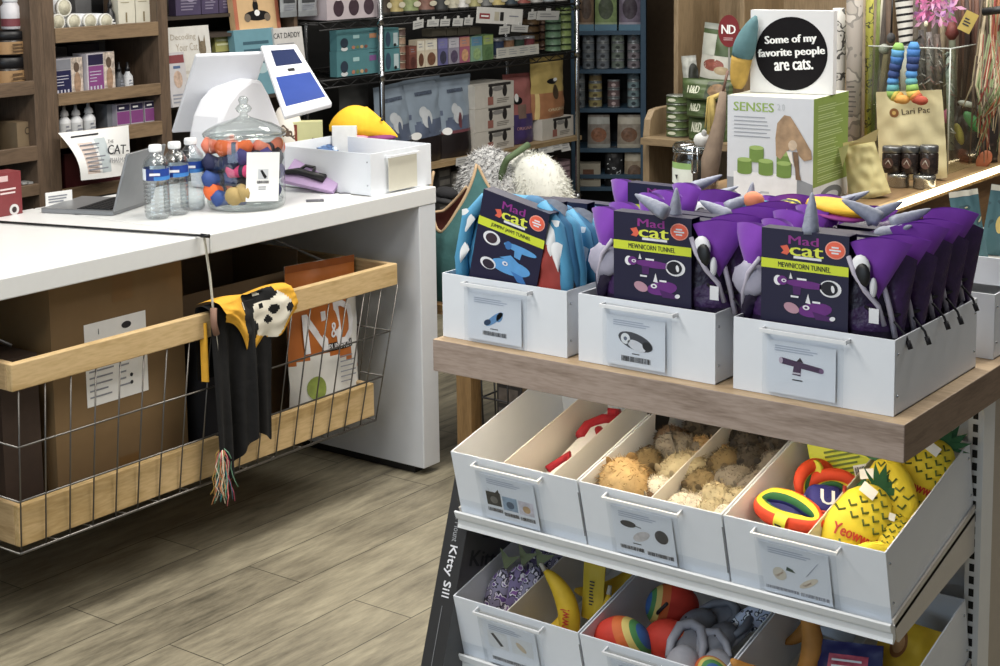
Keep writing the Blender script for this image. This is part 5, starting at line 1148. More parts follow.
for k, (x0, x1) in enumerate(((117.5, 130.5), (131.5, 144), (145.5, 157.5))): bx('medicine_box', ['left purple box of the three small ones on the third shelf', 'middle purple box of the three small ones on the third shelf', 'right purple box of the three small ones on the third shelf'][k], 'box', (x0, x1, 131 - k * 1.5, 104 - k * 1.6), s3, .05, m('#c9bfcf', .5), pb, 'small purple medicine boxes')
bx('grey_box', 'grey box edge left of the small purple boxes', 'box', (108, 116.5, 131, 104), s3, .07, m('#7b8088', .5), X=XW - .07)
# hanging curled poster and dark red carton below
t = thing('cat_poster', 'curled white poster reading CAT hung from the third shelf lip', 'poster')
c0, c1, c2, c3 = onx(58, 133, XW + .02), onx(128.5, 125, XW + .02), onx(131, 174, XW + .05), onx(81, 180.5, XW + .12)
def pg(u, v):
    p = c3.lerp(c2, u).lerp(c0.lerp(c1, u), v); p = p.copy(); p.x += .035 * math.sin(PI * v) * (1 - u) + .012 * math.sin(PI * u); return p
b = MB(); b.grid(pg, 24, 18, lambda u, v: m('#c4d3d8', .6) if (.40 < u < .58 and .14 < v < .80) else (m('#e5cdbf', .6) if (.12 < u < .36 and .12 < v < .75) else PAPER), True)
PX = XW + .075
def ptext(s_, u, v, h, w_, mt=INK):
    a = pg(u, v); b.text(s_, 0, 0, h, mt, 0, w_, M=T(a.x + .016, a.y, a.z, 0, 0, FX + .06) @ T(0, 0, 0, 0, .1, 0), bold=1)
ptext('CAT-', .70, .56, .034, .100); ptext('PHARMACY', .715, .34, .018, .100, m('#9a9aa0', .6)); ptext('THE', .60, .74, .012, .028)
for k in range(7):
    a = pg(.14, .72 - .085 * k); b.box(0, .085 - .012 * (k % 3), -.0005, 0, -.003, .002, INKG, T(a.x + .004, a.y, a.z, 0, 0, FX))
a = pg(.10, .90); b.box(0, .12, -.0005, 0, -.003, .003, INK, T(a.x + .005, a.y, a.z, 0, 0, FX)); b.build('sheet', t)
bx('dark_red_carton', 'dark red carton on the shelf below the CAT poster', 'carton', (66, 124, 189, 150), s4, .12, m('#5a1016', .5, 0, .1), X=XW - .05)
g = onz(64, 207, CT); carton('white_card', 'small white card standing at the back edge of the counter', 'card', .085, .004, .044, PAPER, (g.x - .02, g.y, CT), FX - .15, deco=lambda b: b.lines(-.035, .03, .012, .036, 3, INKG, -.001))
# ------------------------------------------------------------------ book rack
yC, yD = yB + .03, onx(312, 40, XW).y
t = thing('book_rack', 'dark book rack between the wooden shelves and the wire shelving', 'book rack', (XW - .16, (yC + yD) / 2, 0)); L = (-t.location.x, -t.location.y, 0)
MB().box(XW - .30, XW - .285, yC, yD, 0, 1.7, m('#37302b', .7, 0, .06)).build('back_panel', t, loc=L)
bz = [zpx(240, 95, XW - .1), zpx(240, 31, XW - .1), zpx(200, 14, XW - .16), zpx(300, 17, XW - .12)]
for z, xx in ((bz[0], XW - .02), (bz[1], XW - .07), (bz[2], XW - .12)): MB().box(XW - .285, xx, yC, yD, z - .015, z - .002, m('#4a3c30', .6, 0, .06)).build('ledge', t, loc=L)
for y in (yC, yD - .02): MB().box(XW - .285, XW - .08, y, y + .02, 0, 1.7, DW).build('side_panel', t, loc=L)
BK = 'books on the rack'
def bk_(label, px, body, deco, X, zb=None, cat='book', name='book', d=.022, rx=-.12, group=BK, rz=0.):
    x0, x1, yb, yt = px; Yc, w, z, h = rk(x0, x1, yb, yt, X); z0 = z if zb is None else zb; h = z + h - z0
    b = MB(); b.box(-w / 2, w / 2, 0, d, 0, h, body); b.box(-w / 2 + .002, w / 2 + .0005, .002, d - .002, .002, h + .0005, m('#e4dfd2', .8)); deco(b, w, h)
    o = b.build(name, loc=(X, Yc, z0), rot=(rx, 0, FX + rz)); return tag(o, label, cat, group)
TB = m('#7d6a4a', .6, 0, .4, 60)
def d1(b, w, h): b.text('Decoding', -w * .12, h * .86, h * .10, m('#b9aa92', .6), -.001, w * .58); b.text('Your Cat', -w * .06, h * .735, h * .10, m('#b9aa92', .6), -.001, w * .5); b.disc(w * .30, h * .36, w * .13, h * .30, TB, -.001); b.disc(w * .30, h * .70, w * .085, h * .10, TB, -.0014); b.poly([(w * .22, h * .74), (w * .27, h * .78), (w * .235, h * .88)], TB, -.0014); b.poly([(w * .33, h * .78), (w * .38, h * .74), (w * .375, h * .88)], TB, -.0014); b.lines(-w * .4, w * .1, h * .1, h * .45, 4, m('#cfc6b6', .6), -.001)
bk_('white book reading Decoding Your Cat with a tabby on the cover', (174, 217, 98, 26), m('#dedbd2', .55), d1, XW - .03, bz[0])
def d2(b, w, h): b.decal(-w * .45, w * .45, h * .80, h * .95, m('#93343a', .5)); b.disc(0, h * .5, w * .25, h * .16, m('#c9a58a', .6, 0, .3, 60)); b.lines(-w * .4, w * .4, h * .05, h * .25, 3, INKG, -.001); b.decal(-w * .2, w * .2, h * .70, h * .75, m('#4a6a9a', .5))
bk_('slim white magazine with dark red title before the tabby book', (172.5, 190, 104, 52), m('#c9c4c6', .5), d2, XW + .005, bz[0] - .002)
def dl(b, w, h): b.decal(0, w * .35, 0, h, m('#8fa83a', .5), -.001); b.decal(w * .35, w * .5, 0, h, m('#b5522e', .5), -.001); b.lines(-w * .45, w * .2, h * .3, h * .8, 2, m('#dfe0a0', .5), -.0014)
bk_('yellow green booklet in the middle of the rack', (216, 242, 51, 34), m('#b9b53c', .5), dl, XW - .10, None); bk_('grey flat booklets below the yellow green one', (217, 241, 64, 52), m('#8a8478', .6), lambda b, w, h: b.lines(-w * .45, w * .45, h * .1, h * .9, 3, m('#4a463f', .6), -.001), XW - .10, None)
def d3(b, w, h):
    b.decal(w * .42, w * .5, 0, h, m('#c9642e', .5), -.001); b.decal(-w * .5, -w * .42, 0, h, m('#c9642e', .5), -.001); b.disc(0, h * .28, w * .28, h * .10, BLACK, -.001); b.disc(-w * .22, h * .24, w * .07, h * .08, m('#7a6a55', .6), -.0014); b.disc(w * .22, h * .24, w * .07, h * .08, m('#7a6a55', .6), -.0014)
    b.disc(-w * .02, h * .46, w * .06, h * .13, BLACK, -.0014); b.disc(-w * .02, h * .60, w * .045, h * .06, m('#8a6a4a', .6), -.0018); b.disc(0, h * .33, w * .06, h * .06, PAPER, -.0018)
bk_('pale orange book with a small black figure on the cover', (236, 281, 31.5, -22), m('#e3b46a', .55, 0, .04), d3, XW - .09, bz[1], d=.03)
def d4(b, w, h): b.lines(-w * .3, w * .35, h * .62, h * .85, 2, m('#2f6376', .6), -.001, 2, .4); b.disc(w * .1, h * .40, w * .15, h * .08, m('#a9cdd4', .6)); b.lines(-w * .2, w * .3, h * .45, h * .55, 1, m('#2f6376', .6), -.001)
bk_('teal blue book standing below the pale orange one', (241, 281, 98, 28.5), m('#5fa3b5', .5, 0, .04), d4, XW - .03, bz[0], d=.035)
def d5(b, w, h): b.text('CAT DADDY', -w * .05, h * .88, h * .085, INK, -.001, w * .92, bold=1); b.lines(-w * .42, w * .42, h * .25, h * .78, 9, INKG, -.001, 7, .2); b.disc(w * .08, h * .40, w * .14, h * .09, m('#6d4a36', .6), -.0014); b.poly([(-w * .02, h * .36), (w * .22, h * .34), (w * .46, h * .05), (w * .30, h * .0), (w * .1, h * .0)], m('#2b2522', .6), -.0014)
bk_('white book reading CAT DADDY with a man in black', (280.5, 309, 96, 27), m('#d6d2cc', .55), d5, XW - .02, bz[0])
PV = m('#54466e', .5, 0, .08)
for k, (x0, x1) in enumerate(((176, 201), (202, 218.5), (219.5, 238))): bk_(['left purple box on the upper ledge of the book rack', 'middle purple box on the upper ledge of the book rack', 'right purple box on the upper ledge of the book rack'][k], (x0, x1, 14.5 - k, -12 - k), PV, lambda b, w, h: (b.lines(-w * .3, w * .4, h * .15, h * .6, 4, m('#8f84a4', .6), -.001), b.disc(w * .1, h * .6, w * .16, h * .12, m('#a99bc0', .5), -.0014)), XW - .14, bz[2], 'box', 'purple_box', .04, 0, 'purple boxes on the book rack')
for k, (x0, x1) in enumerate(((282, 298.5), (300, 318.5))):
    Yc, w, z, h = rk(x0, x1, 17 - k, -22, XW - .06); P_ = Pouch(w, h, .02, [('all', m('#a9aeb2', .35, .2, .06)), ('v', .55, .98, m('#d8dadb', .4)), ('r', .15, .85, .36, .52, m('#3d4044', .5)), ('v', .0, .14, m('#8d9296', .4))], 13, 15, .06, 1, .0, .003, k)
    P_.mb.lines(-w * .35, w * .35, h * .16, h * .33, 3, INKG, -.001); o = P_.mb.build('silver_pouch', loc=(XW - .06, Yc, z), rz=FX); tag(o, ['left silver pouch hanging at the top of the book rack', 'right silver pouch hanging at the top of the book rack'][k], 'pouch', 'silver pouches')
    MB().tube([(XW - .05, Yc, z + h), (XW - .28, Yc, z + h + .02)], .003, CHROME, 6).build('peg', o).matrix_parent_inverse = (Matrix.Translation((XW - .06, Yc, z)) @ Euler((0, 0, FX)).to_matrix().to_4x4()).inverted()

# ================================================================== wire shelving
BW_ = m('#3b3a3a', .4, .6, .06); STEEL = m('#c3c5c8', .22, 1., .03)
yP, yQ, yE = onx(381, 50, XW).y, onx(577, 60, XW).y, onx(318, 20, XW).y
zS1, zS2, zS3, zS4 = zpx(500, 9), zpx(480, 62.5), zpx(500, 151), .33
def wire_rack(label, y0, y1, levels, posts, wood_z=None):
    t = thing('wire_shelving', label, 'wire shelving', (XW - .22, (y0 + y1) / 2, 0)); L = (-t.location.x, -t.location.y, 0); d = .45
    for y in posts:
        for x in (XW, XW - d):
            p_ = MB(); p_.tube([(x, y, 0), (x, y, 1.75)], .0125, STEEL, 12)
            for z in levels: p_.tube([(x, y, z - .03), (x, y, z + .012)], .0155, STEEL, 12)
            p_.build('post', t, loc=L)
    for z in levels:
        s = MB()
        for x in (XW + .004, XW - d):
            s.tube([(x, y0, z), (x, y1, z)], .004, BW_, 6); s.tube([(x, y0, z - .032), (x, y1, z - .032)], .004, BW_, 6)
            n = int((y1 - y0) / .055); pts = []
            for k in range(n + 1): pts.append((x, y0 + (y1 - y0) * k / n, z - (.030 if k % 2 else .002)))
            s.tube(pts, .0028, BW_, 5)
        for k in range(10): s.tube([(XW - d * k / 9, y0, z - .004), (XW - d * k / 9, y1, z - .004)], .0025, BW_, 5)
        for k in range(int((y1 - y0) / .12) + 1): s.tube([(XW, y0 + .12 * k, z - .009), (XW - d, y0 + .12 * k, z - .009)], .003, BW_, 5)
        s.build('wire_shelf', t, loc=L)
    if wood_z: MB().box(XW - d, XW + .006, y0, y1, wood_z - .022, wood_z, wood('#a8906c', '#87704f', 'Y', 2.2, .5, 9)).build('timber_shelf', t, loc=L)
    MB().box(XW - d - .012, XW - d - .006, y0, y1, .1, 1.7, m('#262524', .7, 0, .08)).build('back_panel', t, loc=L)
    return t
wire_rack('black wire shelving left of the chrome post, holding teal boxes', yE, yP - .03, [zS1, zS2, .74], [])
wire_rack('black wire shelving with chrome posts and a timber bottom shelf of food bags', yP - .02, yQ + .03, [zS1, zS2, zS4], [yP, yQ], zS3)
XI = XW - .03; e_ = .005
def gift(b, w, h):
    for k in range(3): b.disc(-w * .28 + w * .29 * k, h * .35, w * .10, h * .26, m('#4a3340', .5, 0, .2, 60)); b.disc(-w * .28 + w * .29 * k, h * .72, w * .09, h * .15, m('#e9d9df', .5), -.0012)
bx('treat_carton', 'pale pink carton with three pictures at the top of the wire shelving', 'carton', (327, 379, 17, -14), zS1 + e_, .2, m('#cdbcc2', .5, 0, .04), gift, X=XI)
TEAL = m('#3f8b93', .5, 0, .06)
def tb(acc):
    def f(b, w, h):
        b.lines(-w * .12, w * .12, h * .54, h * .74, 1, m('#9fd0d0', .5), -.001, 1, .8); b.disc(-w * .33, h * .38, w * .09, h * .24, m('#2d3f52', .5), -.001); b.disc(-w * .33, h * .1, w * .08, h * .1, m('#d9dfe0', .5), -.001); b.decal(w * .27, w * .44, h * .52, h * .74, acc, -.001); b.lines(w * .26, w * .46, h * .80, h * .9, 1, m('#235a62', .5), -.001)
        for k in range(4): b.disc(-w * .12 + k * w * .10, h * .14, w * .04, h * .08, [m('#c9764a', .5), m('#6d8a3f', .5), m('#d3a868', .5), m('#8a4a3a', .5)][k], -.0014)
    return f
zt1 = zpx(358, 50, XI)
bx('teal_carton', 'lower teal carton left of the chrome post', 'carton', (337, 379, 71, 50), zS2 + e_, .04, TEAL, tb(m('#8a4f9a', .5)), 'teal cartons', X=XI); bx('teal_carton', 'upper teal carton left of the chrome post', 'carton', (337, 379, 50, 29), zt1 + .001, .04, TEAL, tb(m('#c9844a', .5)), 'teal cartons', X=XI)
zt2 = zpx(392, 48, XI)
def tb2(b, w, h): b.disc(-w * .28, h * .45, w * .18, h * .38, m('#35506a', .5)); b.decal(w * .1, w * .42, h * .1, h * .75, m('#bcd3d6', .5)); b.disc(w * .2, h * .14, w * .10, h * .08, BLACK, -.0014)
bx('teal_carton', 'lower teal carton right of the chrome post', 'carton', (385, 400, 69, 48.5), zS2 + e_, .2, TEAL, tb2, 'teal cartons', X=XI); bx('teal_carton', 'upper teal carton right of the chrome post', 'carton', (385, 399, 48, 28), zt2 + .001, .2, TEAL, tb2, 'teal cartons', X=XI)
def can(label, px, zb, lidc, body, group, X=XI, name='food_can', lab=None, rows=None):
    x0, x1, yb, yt = px; Yc, w, z, h = rk(x0, x1, yb, yt, X); r = w / 2; zz = z if zb is None else zb; h = z + h - zz
    b = MB(); b.lathe([(r * .93, 0), (r, h * .06), (r * .97, h * .12), (r * .97, h * .86), (r, h * .93), (r * .95, h), (r * .9, h * .95)], [lidc, lidc, body, lidc, lidc, lidc], 18)
    if lab: lab(b, r, h)
    o = b.build(name, loc=(X - r, Yc, zz), rz=FX); return tag(o, label, 'can', group)
LC = m('#b9a98d', .35, .4, .05)
for k in range(5):
    y1 = 70 - k * 8.4; c_ = m(['#8a5a44', '#7a4a3a', '#9a6a50', '#b08a68', '#6a5048'][k], .4, 0, .2, 60)
    can('small round tub, ' + ['bottom', 'second from the bottom', 'middle', 'second from the top', 'topmost'][k] + ' of the column beside the teal cartons', (400, 408.5, y1, y1 - 8), None if k else zS2 + e_, LC, c_, 'small tubs in a column')
def pk(body, topc, blob, acc=None):
    def f(b, w, h):
        b.decal(-w * .48, w * .48, h * .62, h * .97, topc); b.disc(0, h * .28, w * .34, h * .24, blob, -.0012); b.lines(-w * .3, w * .3, h * .7, h * .9, 2, acc or INKG, -.0014, 3, .3)
    return f
PKT = [((409.5, 417, 69, 46), '#7a3c2e', '#8f4a38', '#5a2a22', 'narrow rust packet beside the tub column'), ((417.5, 425, 68.5, 40), '#d6c6a4', '#e4dcc4', '#6b3f22', 'cream packet with a brown bowl, left of the pair'), ((425.5, 437.5, 68, 39), '#d9c8a6', '#e6dfc8', '#7a4a28', 'cream packet with a brown bowl, right of the pair'),
       ((438.5, 448, 66.5, 38), '#6a68a4', '#7f7cc0', '#3d3d55', 'lilac packet on the wire shelf'), ((449, 459.5, 65.5, 37.5), '#9a93a8', '#c9c5cf', '#5a4a6a', 'grey and white packet next to the lilac one'), ((460, 470, 64.5, 36.5), '#b8557a', '#d98a66', '#d89a58', 'coral and magenta packet on the wire shelf'),
       ((471.5, 482.5, 63, 36), '#7fb08a', '#4f94b8', '#8fb565', 'packet with a blue top and green foot'), ((483.5, 493.5, 62, 34.5), '#5f8a4a', '#a4bf45', '#4f7a3f', 'lime green packet at the right of the row')]
for px, a, b_, c_, lb in PKT: bx('treat_packet', lb, 'packet', px, zS2 + e_, .05, m(a, .5, 0, .12, 40), pk(a, m(b_, .5, 0, .1, 50), m(c_, .5, 0, .3, 60)), 'treat packets on the wire shelf', X=XI)
# display tray of four small tins and its tall cans
x0, x1 = 497, 539; Yc, w, z, h = rk(x0, x1, 59.5, 49.5, XI)
b = MB(); b.box(-w / 2, w / 2, 0, .003, 0, h, m('#d9d6c6', .5)); b.box(-w / 2, w / 2, .003, .12, 0, .004, m('#bab6a4', .5))
for k in range(4): b.lines(-w / 2 + w * .25 * k + .01, -w / 2 + w * .25 * (k + 1) - .008, h * .2, h * .85, 3, INKG, -.001, k, .25)
o = b.build('display_tray', loc=(XI, Yc, zS2 + e_), rz=FX); tag(o, 'white display tray holding four small tins on the wire shelf', 'tray')
for k, c_ in enumerate(('#2c3f63', '#9a6a3a', '#2f4a3a', '#7a2a34')): can(['navy', 'amber', 'dark green', 'dark red'][k] + ' small tin in the white display tray', (498.5 + 10.2 * k, 507.5 + 10.2 * k, 59 - k * .8, 38.5 - k * .8), zS2 + .0095, m('#b9bcc0', .3, .6), m(c_, .4, 0, .25, 60), 'tins in the display tray', XI - .006)
for col, (x0, x1, n, c1, c2, nm) in enumerate(((532.5, 543.5, 5, '#8f6a34', '#4a3420', 'amber'), (544.5, 554.5, 5, '#9a6f4a', '#5a3428', 'brown'), (555, 564.5, 5, '#5f8a63', '#2f4f3a', 'blue green'), (565.5, 575, 6, '#7f9a3a', '#3f5a2a', 'lime green'))):
    for k in range(n):
        yb = 55.5 - col * 1.2 - k * 7.6
        can(nm + ' pouch can, ' + ORD[k] + ' from the bottom of its column by the far chrome post', (x0, x1, yb, yb - 7.2), None if k else zS2 + e_, m(c2, .4, .2), m(c1, .4, 0, .3, 60), 'cans stacked by the far chrome post', XI - (.09 if col == 0 else .0) if col > 1 else XI - .12)
# shelf labels, banner, flaps
LBP = m('#d2d2cc', .6, 0, .02)
LB_ = [((413, 423.5, 28.5, 20), 'white shelf label'), ((427, 438.5, 26.5, 19.3), 'second'), ((440, 449.5, 26, 19), 'third'), ((452.5, 462.5, 26, 18.3), 'fourth'), ((464, 472.5, 25, 17.5), 'fifth'), ((499, 509.5, 34, 26), 'sixth'), ((511, 527.5, 32, 25), 'seventh'), ((528, 536, 19.5, 11.5), 'eighth'), ((536.5, 558.5, 20, 10.8), 'ninth')]
for k, (px, _) in enumerate(LB_):
    Yc, w, z, h = rk(*px, XW + .012); b = MB(); b.box(-w / 2, w / 2, 0, .0015, 0, h, LBP); b.lines(-w * .38, w * .38, h * .25, h * .8, 2, m('#8f9096', .6), -.001, k, .3); b.box(-w * .1, w * .1, .0015, .004, h * .8, h + .012, LBP)
    o = b.build('shelf_label', loc=(XW + .012, Yc, z), rot=(.15, [.1, -.02, -.03, -.05, -.06, 0, -.08, 0, -.05][k] * -1, FX)); tag(o, ORD[k] + ' white label from the left hanging on the wire shelf fronts', 'label', 'white shelf labels')
Yc, w, z, h = rk(476, 522, 24, 8, XW + .014)
b = MB(); b.box(-w / 2, w / 2, 0, .0015, 0, h, m('#e2e0d8', .5)); b.decal(-w * .44, -w * .22, h * .28, h * .62, m('#a8282c', .5)); b.decal(-w * .41, -w * .25, h * .40, h * .50, PAPER, -.0014); b.decal(-w * .12, -w * .02, h * .2, h * .75, m('#c9bfa0', .5)); b.decal(0, w * .08, h * .2, h * .75, m('#2b2a28', .5)); b.lines(w * .2, w * .42, h * .45, h * .6, 1, INKG, -.001)
o = b.build('shelf_banner', loc=(XW + .014, Yc, z), rot=(.05, .08, FX)); tag(o, 'wide white shelf banner with a red logo patch', 'banner')
for k, (x0, x1) in enumerate(((432, 446), (447, 457), (458, 469), (470, 481))):
    Yc, w, z, h = rk(x0, x1, 36 - k * .5, 28.5 - k * .5, XW - .02); o = MB().box(-w / 2, w / 2, 0, .06, 0, h, m('#4a4434', .6, 0, .15)).build('hanging_pouch', loc=(XW - .02, Yc, z), rz=FX); MB().box(-.004, .004, .02, .024, h, h + .035, BW_).build('hook', o); tag(o, ['leftmost', 'second', 'third', 'rightmost'][k] + ' dim pouch of the four hanging under the shelf labels', 'pouch', 'dim pouches under the shelf')
# top shelf tubs
TC = ['#4a3c30', '#b8a24a', '#8a9a52', '#8a5a48', '#3c3f3f', '#c9c2a4', '#d9d6cf', '#a9a256', '#7a7a78', '#c9b04a', '#3a4a55', '#a84a3a', '#b9b6b0', '#9aa4a8', '#b9b2a8']
xs = [384, 395, 409, 425, 441, 453, 462, 474, 486, 497, 511, 523, 536, 548, 560]
for k in range(15):
    x0 = xs[k]; x1 = (xs + [573])[k + 1] - 1
    can(ORD[k] + ' tub from the chrome post on the top wire shelf', (x0, x1, 13 - k * .75, -14), zS1 + e_, m('#3a3836', .4), m(TC[k], .45, 0, .2, 50), 'tubs on the top wire shelf', XI, 'food_tub', lambda b, r, h: b.disc(r * .1, h * .35, r * .5, h * .10, m('#d8cfae', .5), -r * 1.02))
# bottom timber shelf: food bags
def bag(name, label, px, rules, d=.10, X=XI, txt=(), group=None, rx=0., ry=0., rz=0., zb=None, **k):
    Yc, w, z, h = rk(*px, X); z0 = (zS3 + .002) if zb is None else zb; h = z + h - z0
    P_ = Pouch(w, h, d, rules, 25, 33, **k)
    for (s_, u, v, hh, mt, ww) in txt: P_.text(s_, u, v, h * hh, mt, w * ww if ww else None, bold=1)
    o = P_.mb.build(name, loc=(X - d * .1, Yc, z0), rot=(rx, ry, FX + rz)); return tag(o, label, 'pet food bag', group)
bag('pet_food_bag', 'dark grey food bag standing left of the chrome post behind the counter', (350, 379, 178, 86), [('all', m('#4a4a48', .45, 0, .15, 15)), ('r', .2, .8, .3, .6, m('#6a6c64', .5, 0, .3, 40))], .09, XI - .12, seed=21, zb=.745)
SKY = m('#8a9eb2', .4, 0, .08, 12); SKD = m('#5b6a88', .4, 0, .15, 12); DKB = m('#231b1d', .4, 0, .1); MAR = m('#7a3a44', .45, 0, .1); SNW = m('#c9d0d6', .45, 0, .08)
for k, (px, lean, acc, lb) in enumerate((((389, 423, 178, 84), .22, SKD, 'leaning blue food bag nearest the chrome post'), ((416, 452, 167, 78), .10, SKD, 'middle blue food bag with a white dog shape'), ((447, 481, 159, 76), .02, MAR, 'right blue food bag with maroon band'))):
    bag('pet_food_bag', lb, px, [('all', SKY), ('f', lambda u, v: v < .60 and v > .30 and noise.noise(Vector((u * 3, v * 4, 1))) > .08, SKD), ('v', 0, .30, DKB), ('v', .30, .335, acc), ('e', .48, .52, .13, .11, SNW), ('e', .40, .60, .10, .07, SNW), ('e', .52, .45, .05, .10, SKD if k < 2 else MAR), ('e', .18, .335, .10, .045, PAPER), ('r', .24, .70, .80, .845, m('#4a586e', .5, 0, .5, 90)), ('v', .955, 1, m('#74889c', .4))], .10, XI + .004 * k, [], 'blue food bags on the timber shelf', 0, -lean * .3, 0, mid=-.02, wr=.006, seed=k)
    o = C.objects[-1]
WB2 = m('#cfc8ba', .5, 0, .05)
def wc(b, w, h):
    b.decal(-w * .16, w * .42, h * .86, h * .98, m('#3a3634', .5)); b.disc(-w * .10, h * .66, w * .05, h * .24, m('#2e2a2a', .5)); b.disc(w * .26, h * .64, w * .06, h * .26, m('#2e2a2a', .5)); b.disc(w * .08, h * .75, w * .14, h * .10, m('#8d8a86', .5), -.0012); b.decal(-w * .18, -w * .04, h * .10, h * .44, m('#a8604e', .5), -.0014); b.lines(w * .05, w * .4, h * .12, h * .35, 3, m('#8f887c', .5), -.001)
zz = zS3 + .002
for k, (px) in enumerate(((475, 514, 152.5, 130), (475, 514, 129.5, 107), (475, 514, 106.5, 83))):
    o = bx('white_carton', ['bottom', 'middle', 'top'][k] + ' white carton of the stack of three on the timber shelf', 'carton', px, zz, .18, WB2, wc, 'white cartons on the timber shelf', X=XI); zz = onx(494, px[3], XI).z + .001
CORL = m('#b5605a', .45, 0, .12, 12); VIO = m('#4a3578', .45, 0, .1); YB_ = m('#c9a92c', .4, 0, .1, 12); ORB = m('#b8712c', .45, 0, .08)
bag('pet_food_bag', 'coral and purple food bag right of the white cartons', (511, 541, 146, 74), [('all', CORL), ('v', 0, .42, VIO), ('r', .35, .62, .36, .56, m('#8a6a5a', .5)), ('e', .36, .62, .15, .055, BLACK), ('e', .33, .66, .06, .06, PAPER), ('v', .95, 1, m('#8d3f3c', .4))], .09, XI - .01, [('ORIGINAL', .55, .22, .045, m('#c98a8a', .5), .55)], None, 0, .03, wr=.006, seed=7)
bag('pet_food_bag', 'purple food bag mostly hidden behind the coral and yellow bags', (532, 550, 143, 77), [('all', m('#5a3a6a', .45, 0, .1)), ('v', .7, .85, m('#8a7a9a', .5))], .07, XI - .13, seed=9)
zz2 = zS3 + .002
bx('white_carton', 'white carton under the yellow food bag on the timber shelf', 'carton', (542.5, 573.5, 142, 117.5), zz2, .18, WB2, wc, 'white cartons on the timber shelf', X=XI)
bag('pet_food_bag', 'yellow and orange food bag standing on a white carton', (540, 573, 116.5, 57), [('all', YB_), ('v', 0, .42, ORB), ('r', .06, .14, 0, .42, m('#e2c05a', .5)), ('e', .52, .60, .16, .045, BLACK), ('e', .58, .42, .11, .12, m('#5a4424', .5)), ('e', .62, .62, .06, .03, PAPER), ('v', .95, 1, m('#a98c24', .4))], .10, XI + .01, [('ORIGINAL', .60, .14, .045, m('#e8d9a0', .5), .55)], None, 0, .0, zb=onx(558, 117.5, XI).z + .001, mid=.03, wr=.008, seed=11)
# below the timber shelf
LW_ = [((456, 468, 165, 157), 'first'), ((470, 484, 163, 153), 'second'), ((506, 516, 163, 152), 'third'), ((518, 527, 160, 151), 'fourth'), ((540, 554, 153, 145), 'fifth'), ((553, 563, 150, 143), 'sixth'), ((562, 571, 151, 142), 'seventh')]
for k, (px, od) in enumerate(LW_):
    Yc, w, z, h = rk(*px, XW + .014); b = MB(); b.box(-w / 2, w / 2, 0, .0015, 0, h, LBP); b.lines(-w * .38, w * .38, h * .25, h * .8, 2, m('#8f9096', .6), -.001, k, .3)
    o = b.build('shelf_label', loc=(XW + .014, Yc, z), rot=(-.35 if k > 3 else .05, 0, FX)); tag(o, od + ' white label from the left below the timber shelf', 'label', 'white labels below the timber shelf')
BZ = zS4 + .006
for k, (x0, x1, yt, c_, c2) in enumerate(((440, 452, 168, '#3c3a38', '#6a6660'), (453, 470, 170, '#55524c', '#8f8a80'), (471, 488, 170, '#4a4640', '#b9b0a0'), (489, 503, 166, '#6a6a62', '#c9c4b8'), (504, 519, 166, '#3f5f58', '#a9b8a8'), (520, 531, 163, '#4a6a62', '#8fa89c'), (532, 541, 160, '#2a2826', '#5a544c'), (542, 549.5, 157, '#9a4a32', '#c97a4a'), (550, 559, 156, '#3a2e2c', '#7a5a50'), (560, 571, 160, '#8a6a78', '#c9a4b0'))):
    bx('food_carton', ORD[k] + ' dim carton from the left on the bottom wire shelf', 'carton', (x0, x1, 260, yt), BZ, .2, m(c_, .5, 0, .2, 30), lambda b, w, h, q=c2: [b.decal(-w * .42, w * .42, h * (.06 + .16 * j), h * (.16 + .16 * j), m(q, .5, 0, .2, 40)) for j in range(6)], 'cartons on the bottom wire shelf', X=XI - .02)

# ================================================================== blue shelf unit facing the shopper
BC = Vector((onx(613, 100, XW - .16).x, onx(613, 100, XW - .16).y, 0)); BR = .55
BLUEP = m('#2f5a78', .45, 0, .06); BLUEI = m('#16222c', .6, 0, .08)
UR = Vector((math.cos(BR), math.sin(BR), 0)); UN = Vector((math.sin(BR), -math.cos(BR), 0))
def bl(x, y):      # pixel -> (across, height) on the front plane of the blue unit
    r = ray(x, y); o = Vector((0, 0, EYE)); k = (BC - o).dot(UN) / r.dot(UN); p = o + r * k; return (p - BC).dot(UR), p.z
xl, xr = bl(571, 100)[0], bl(646, 100)[0]
t = thing('blue_shelf_unit', 'blue shelf unit of small cans and pouches beyond the wire shelving', 'shelf unit', (BC.x, BC.y, 0), BR)
for x in (xl, xr - .03): MB().box(x, x + .03, 0, .30, 0, 1.7, BLUEP).build('side_panel', t, bev=.002)
MB().box(xl + .03, xr - .03, .29, .30, 0, 1.7, BLUEI).build('back_panel', t)
SH = [bl(612, y)[1] for y in (31, 69.5, 108.5, 148.5, 187)]
for z in SH + [.35]: MB().box(xl + .03, xr - .03, .0, .29, z - .022, z, BLUEP).build('shelf', t, bev=.001)
def bput(fn_mb, name, label, cat, x0, x1, zb, yt, group, dep=.012):
    a, _ = bl(x0, 100); c, _ = bl(x1, 100); zt = bl((x0 + x1) / 2, yt)[1]; w, h = c - a, zt - zb
    mb = fn_mb(w, h); P = BC + UR * ((a + c) / 2) - UN * dep; o = mb.build(name, loc=(P.x, P.y, zb), rz=BR); return tag(o, label, cat, group)
def pm(c1, c2, c3, clr=False):
    def f(w, h):
        P_ = Pouch(w, h, .05, [('all', m(c1, .35, 0, .2, 40)), ('e', .5, .4, .35, .22, m(c2, .5, 0, .3, 60)), ('v', .72, .93, m(c3, .45, 0, .1)), ('v', .0, .12, m(c3, .45, 0, .1))], 15, 19, .06, .94, .0, .004, w); return P_.mb
    return f
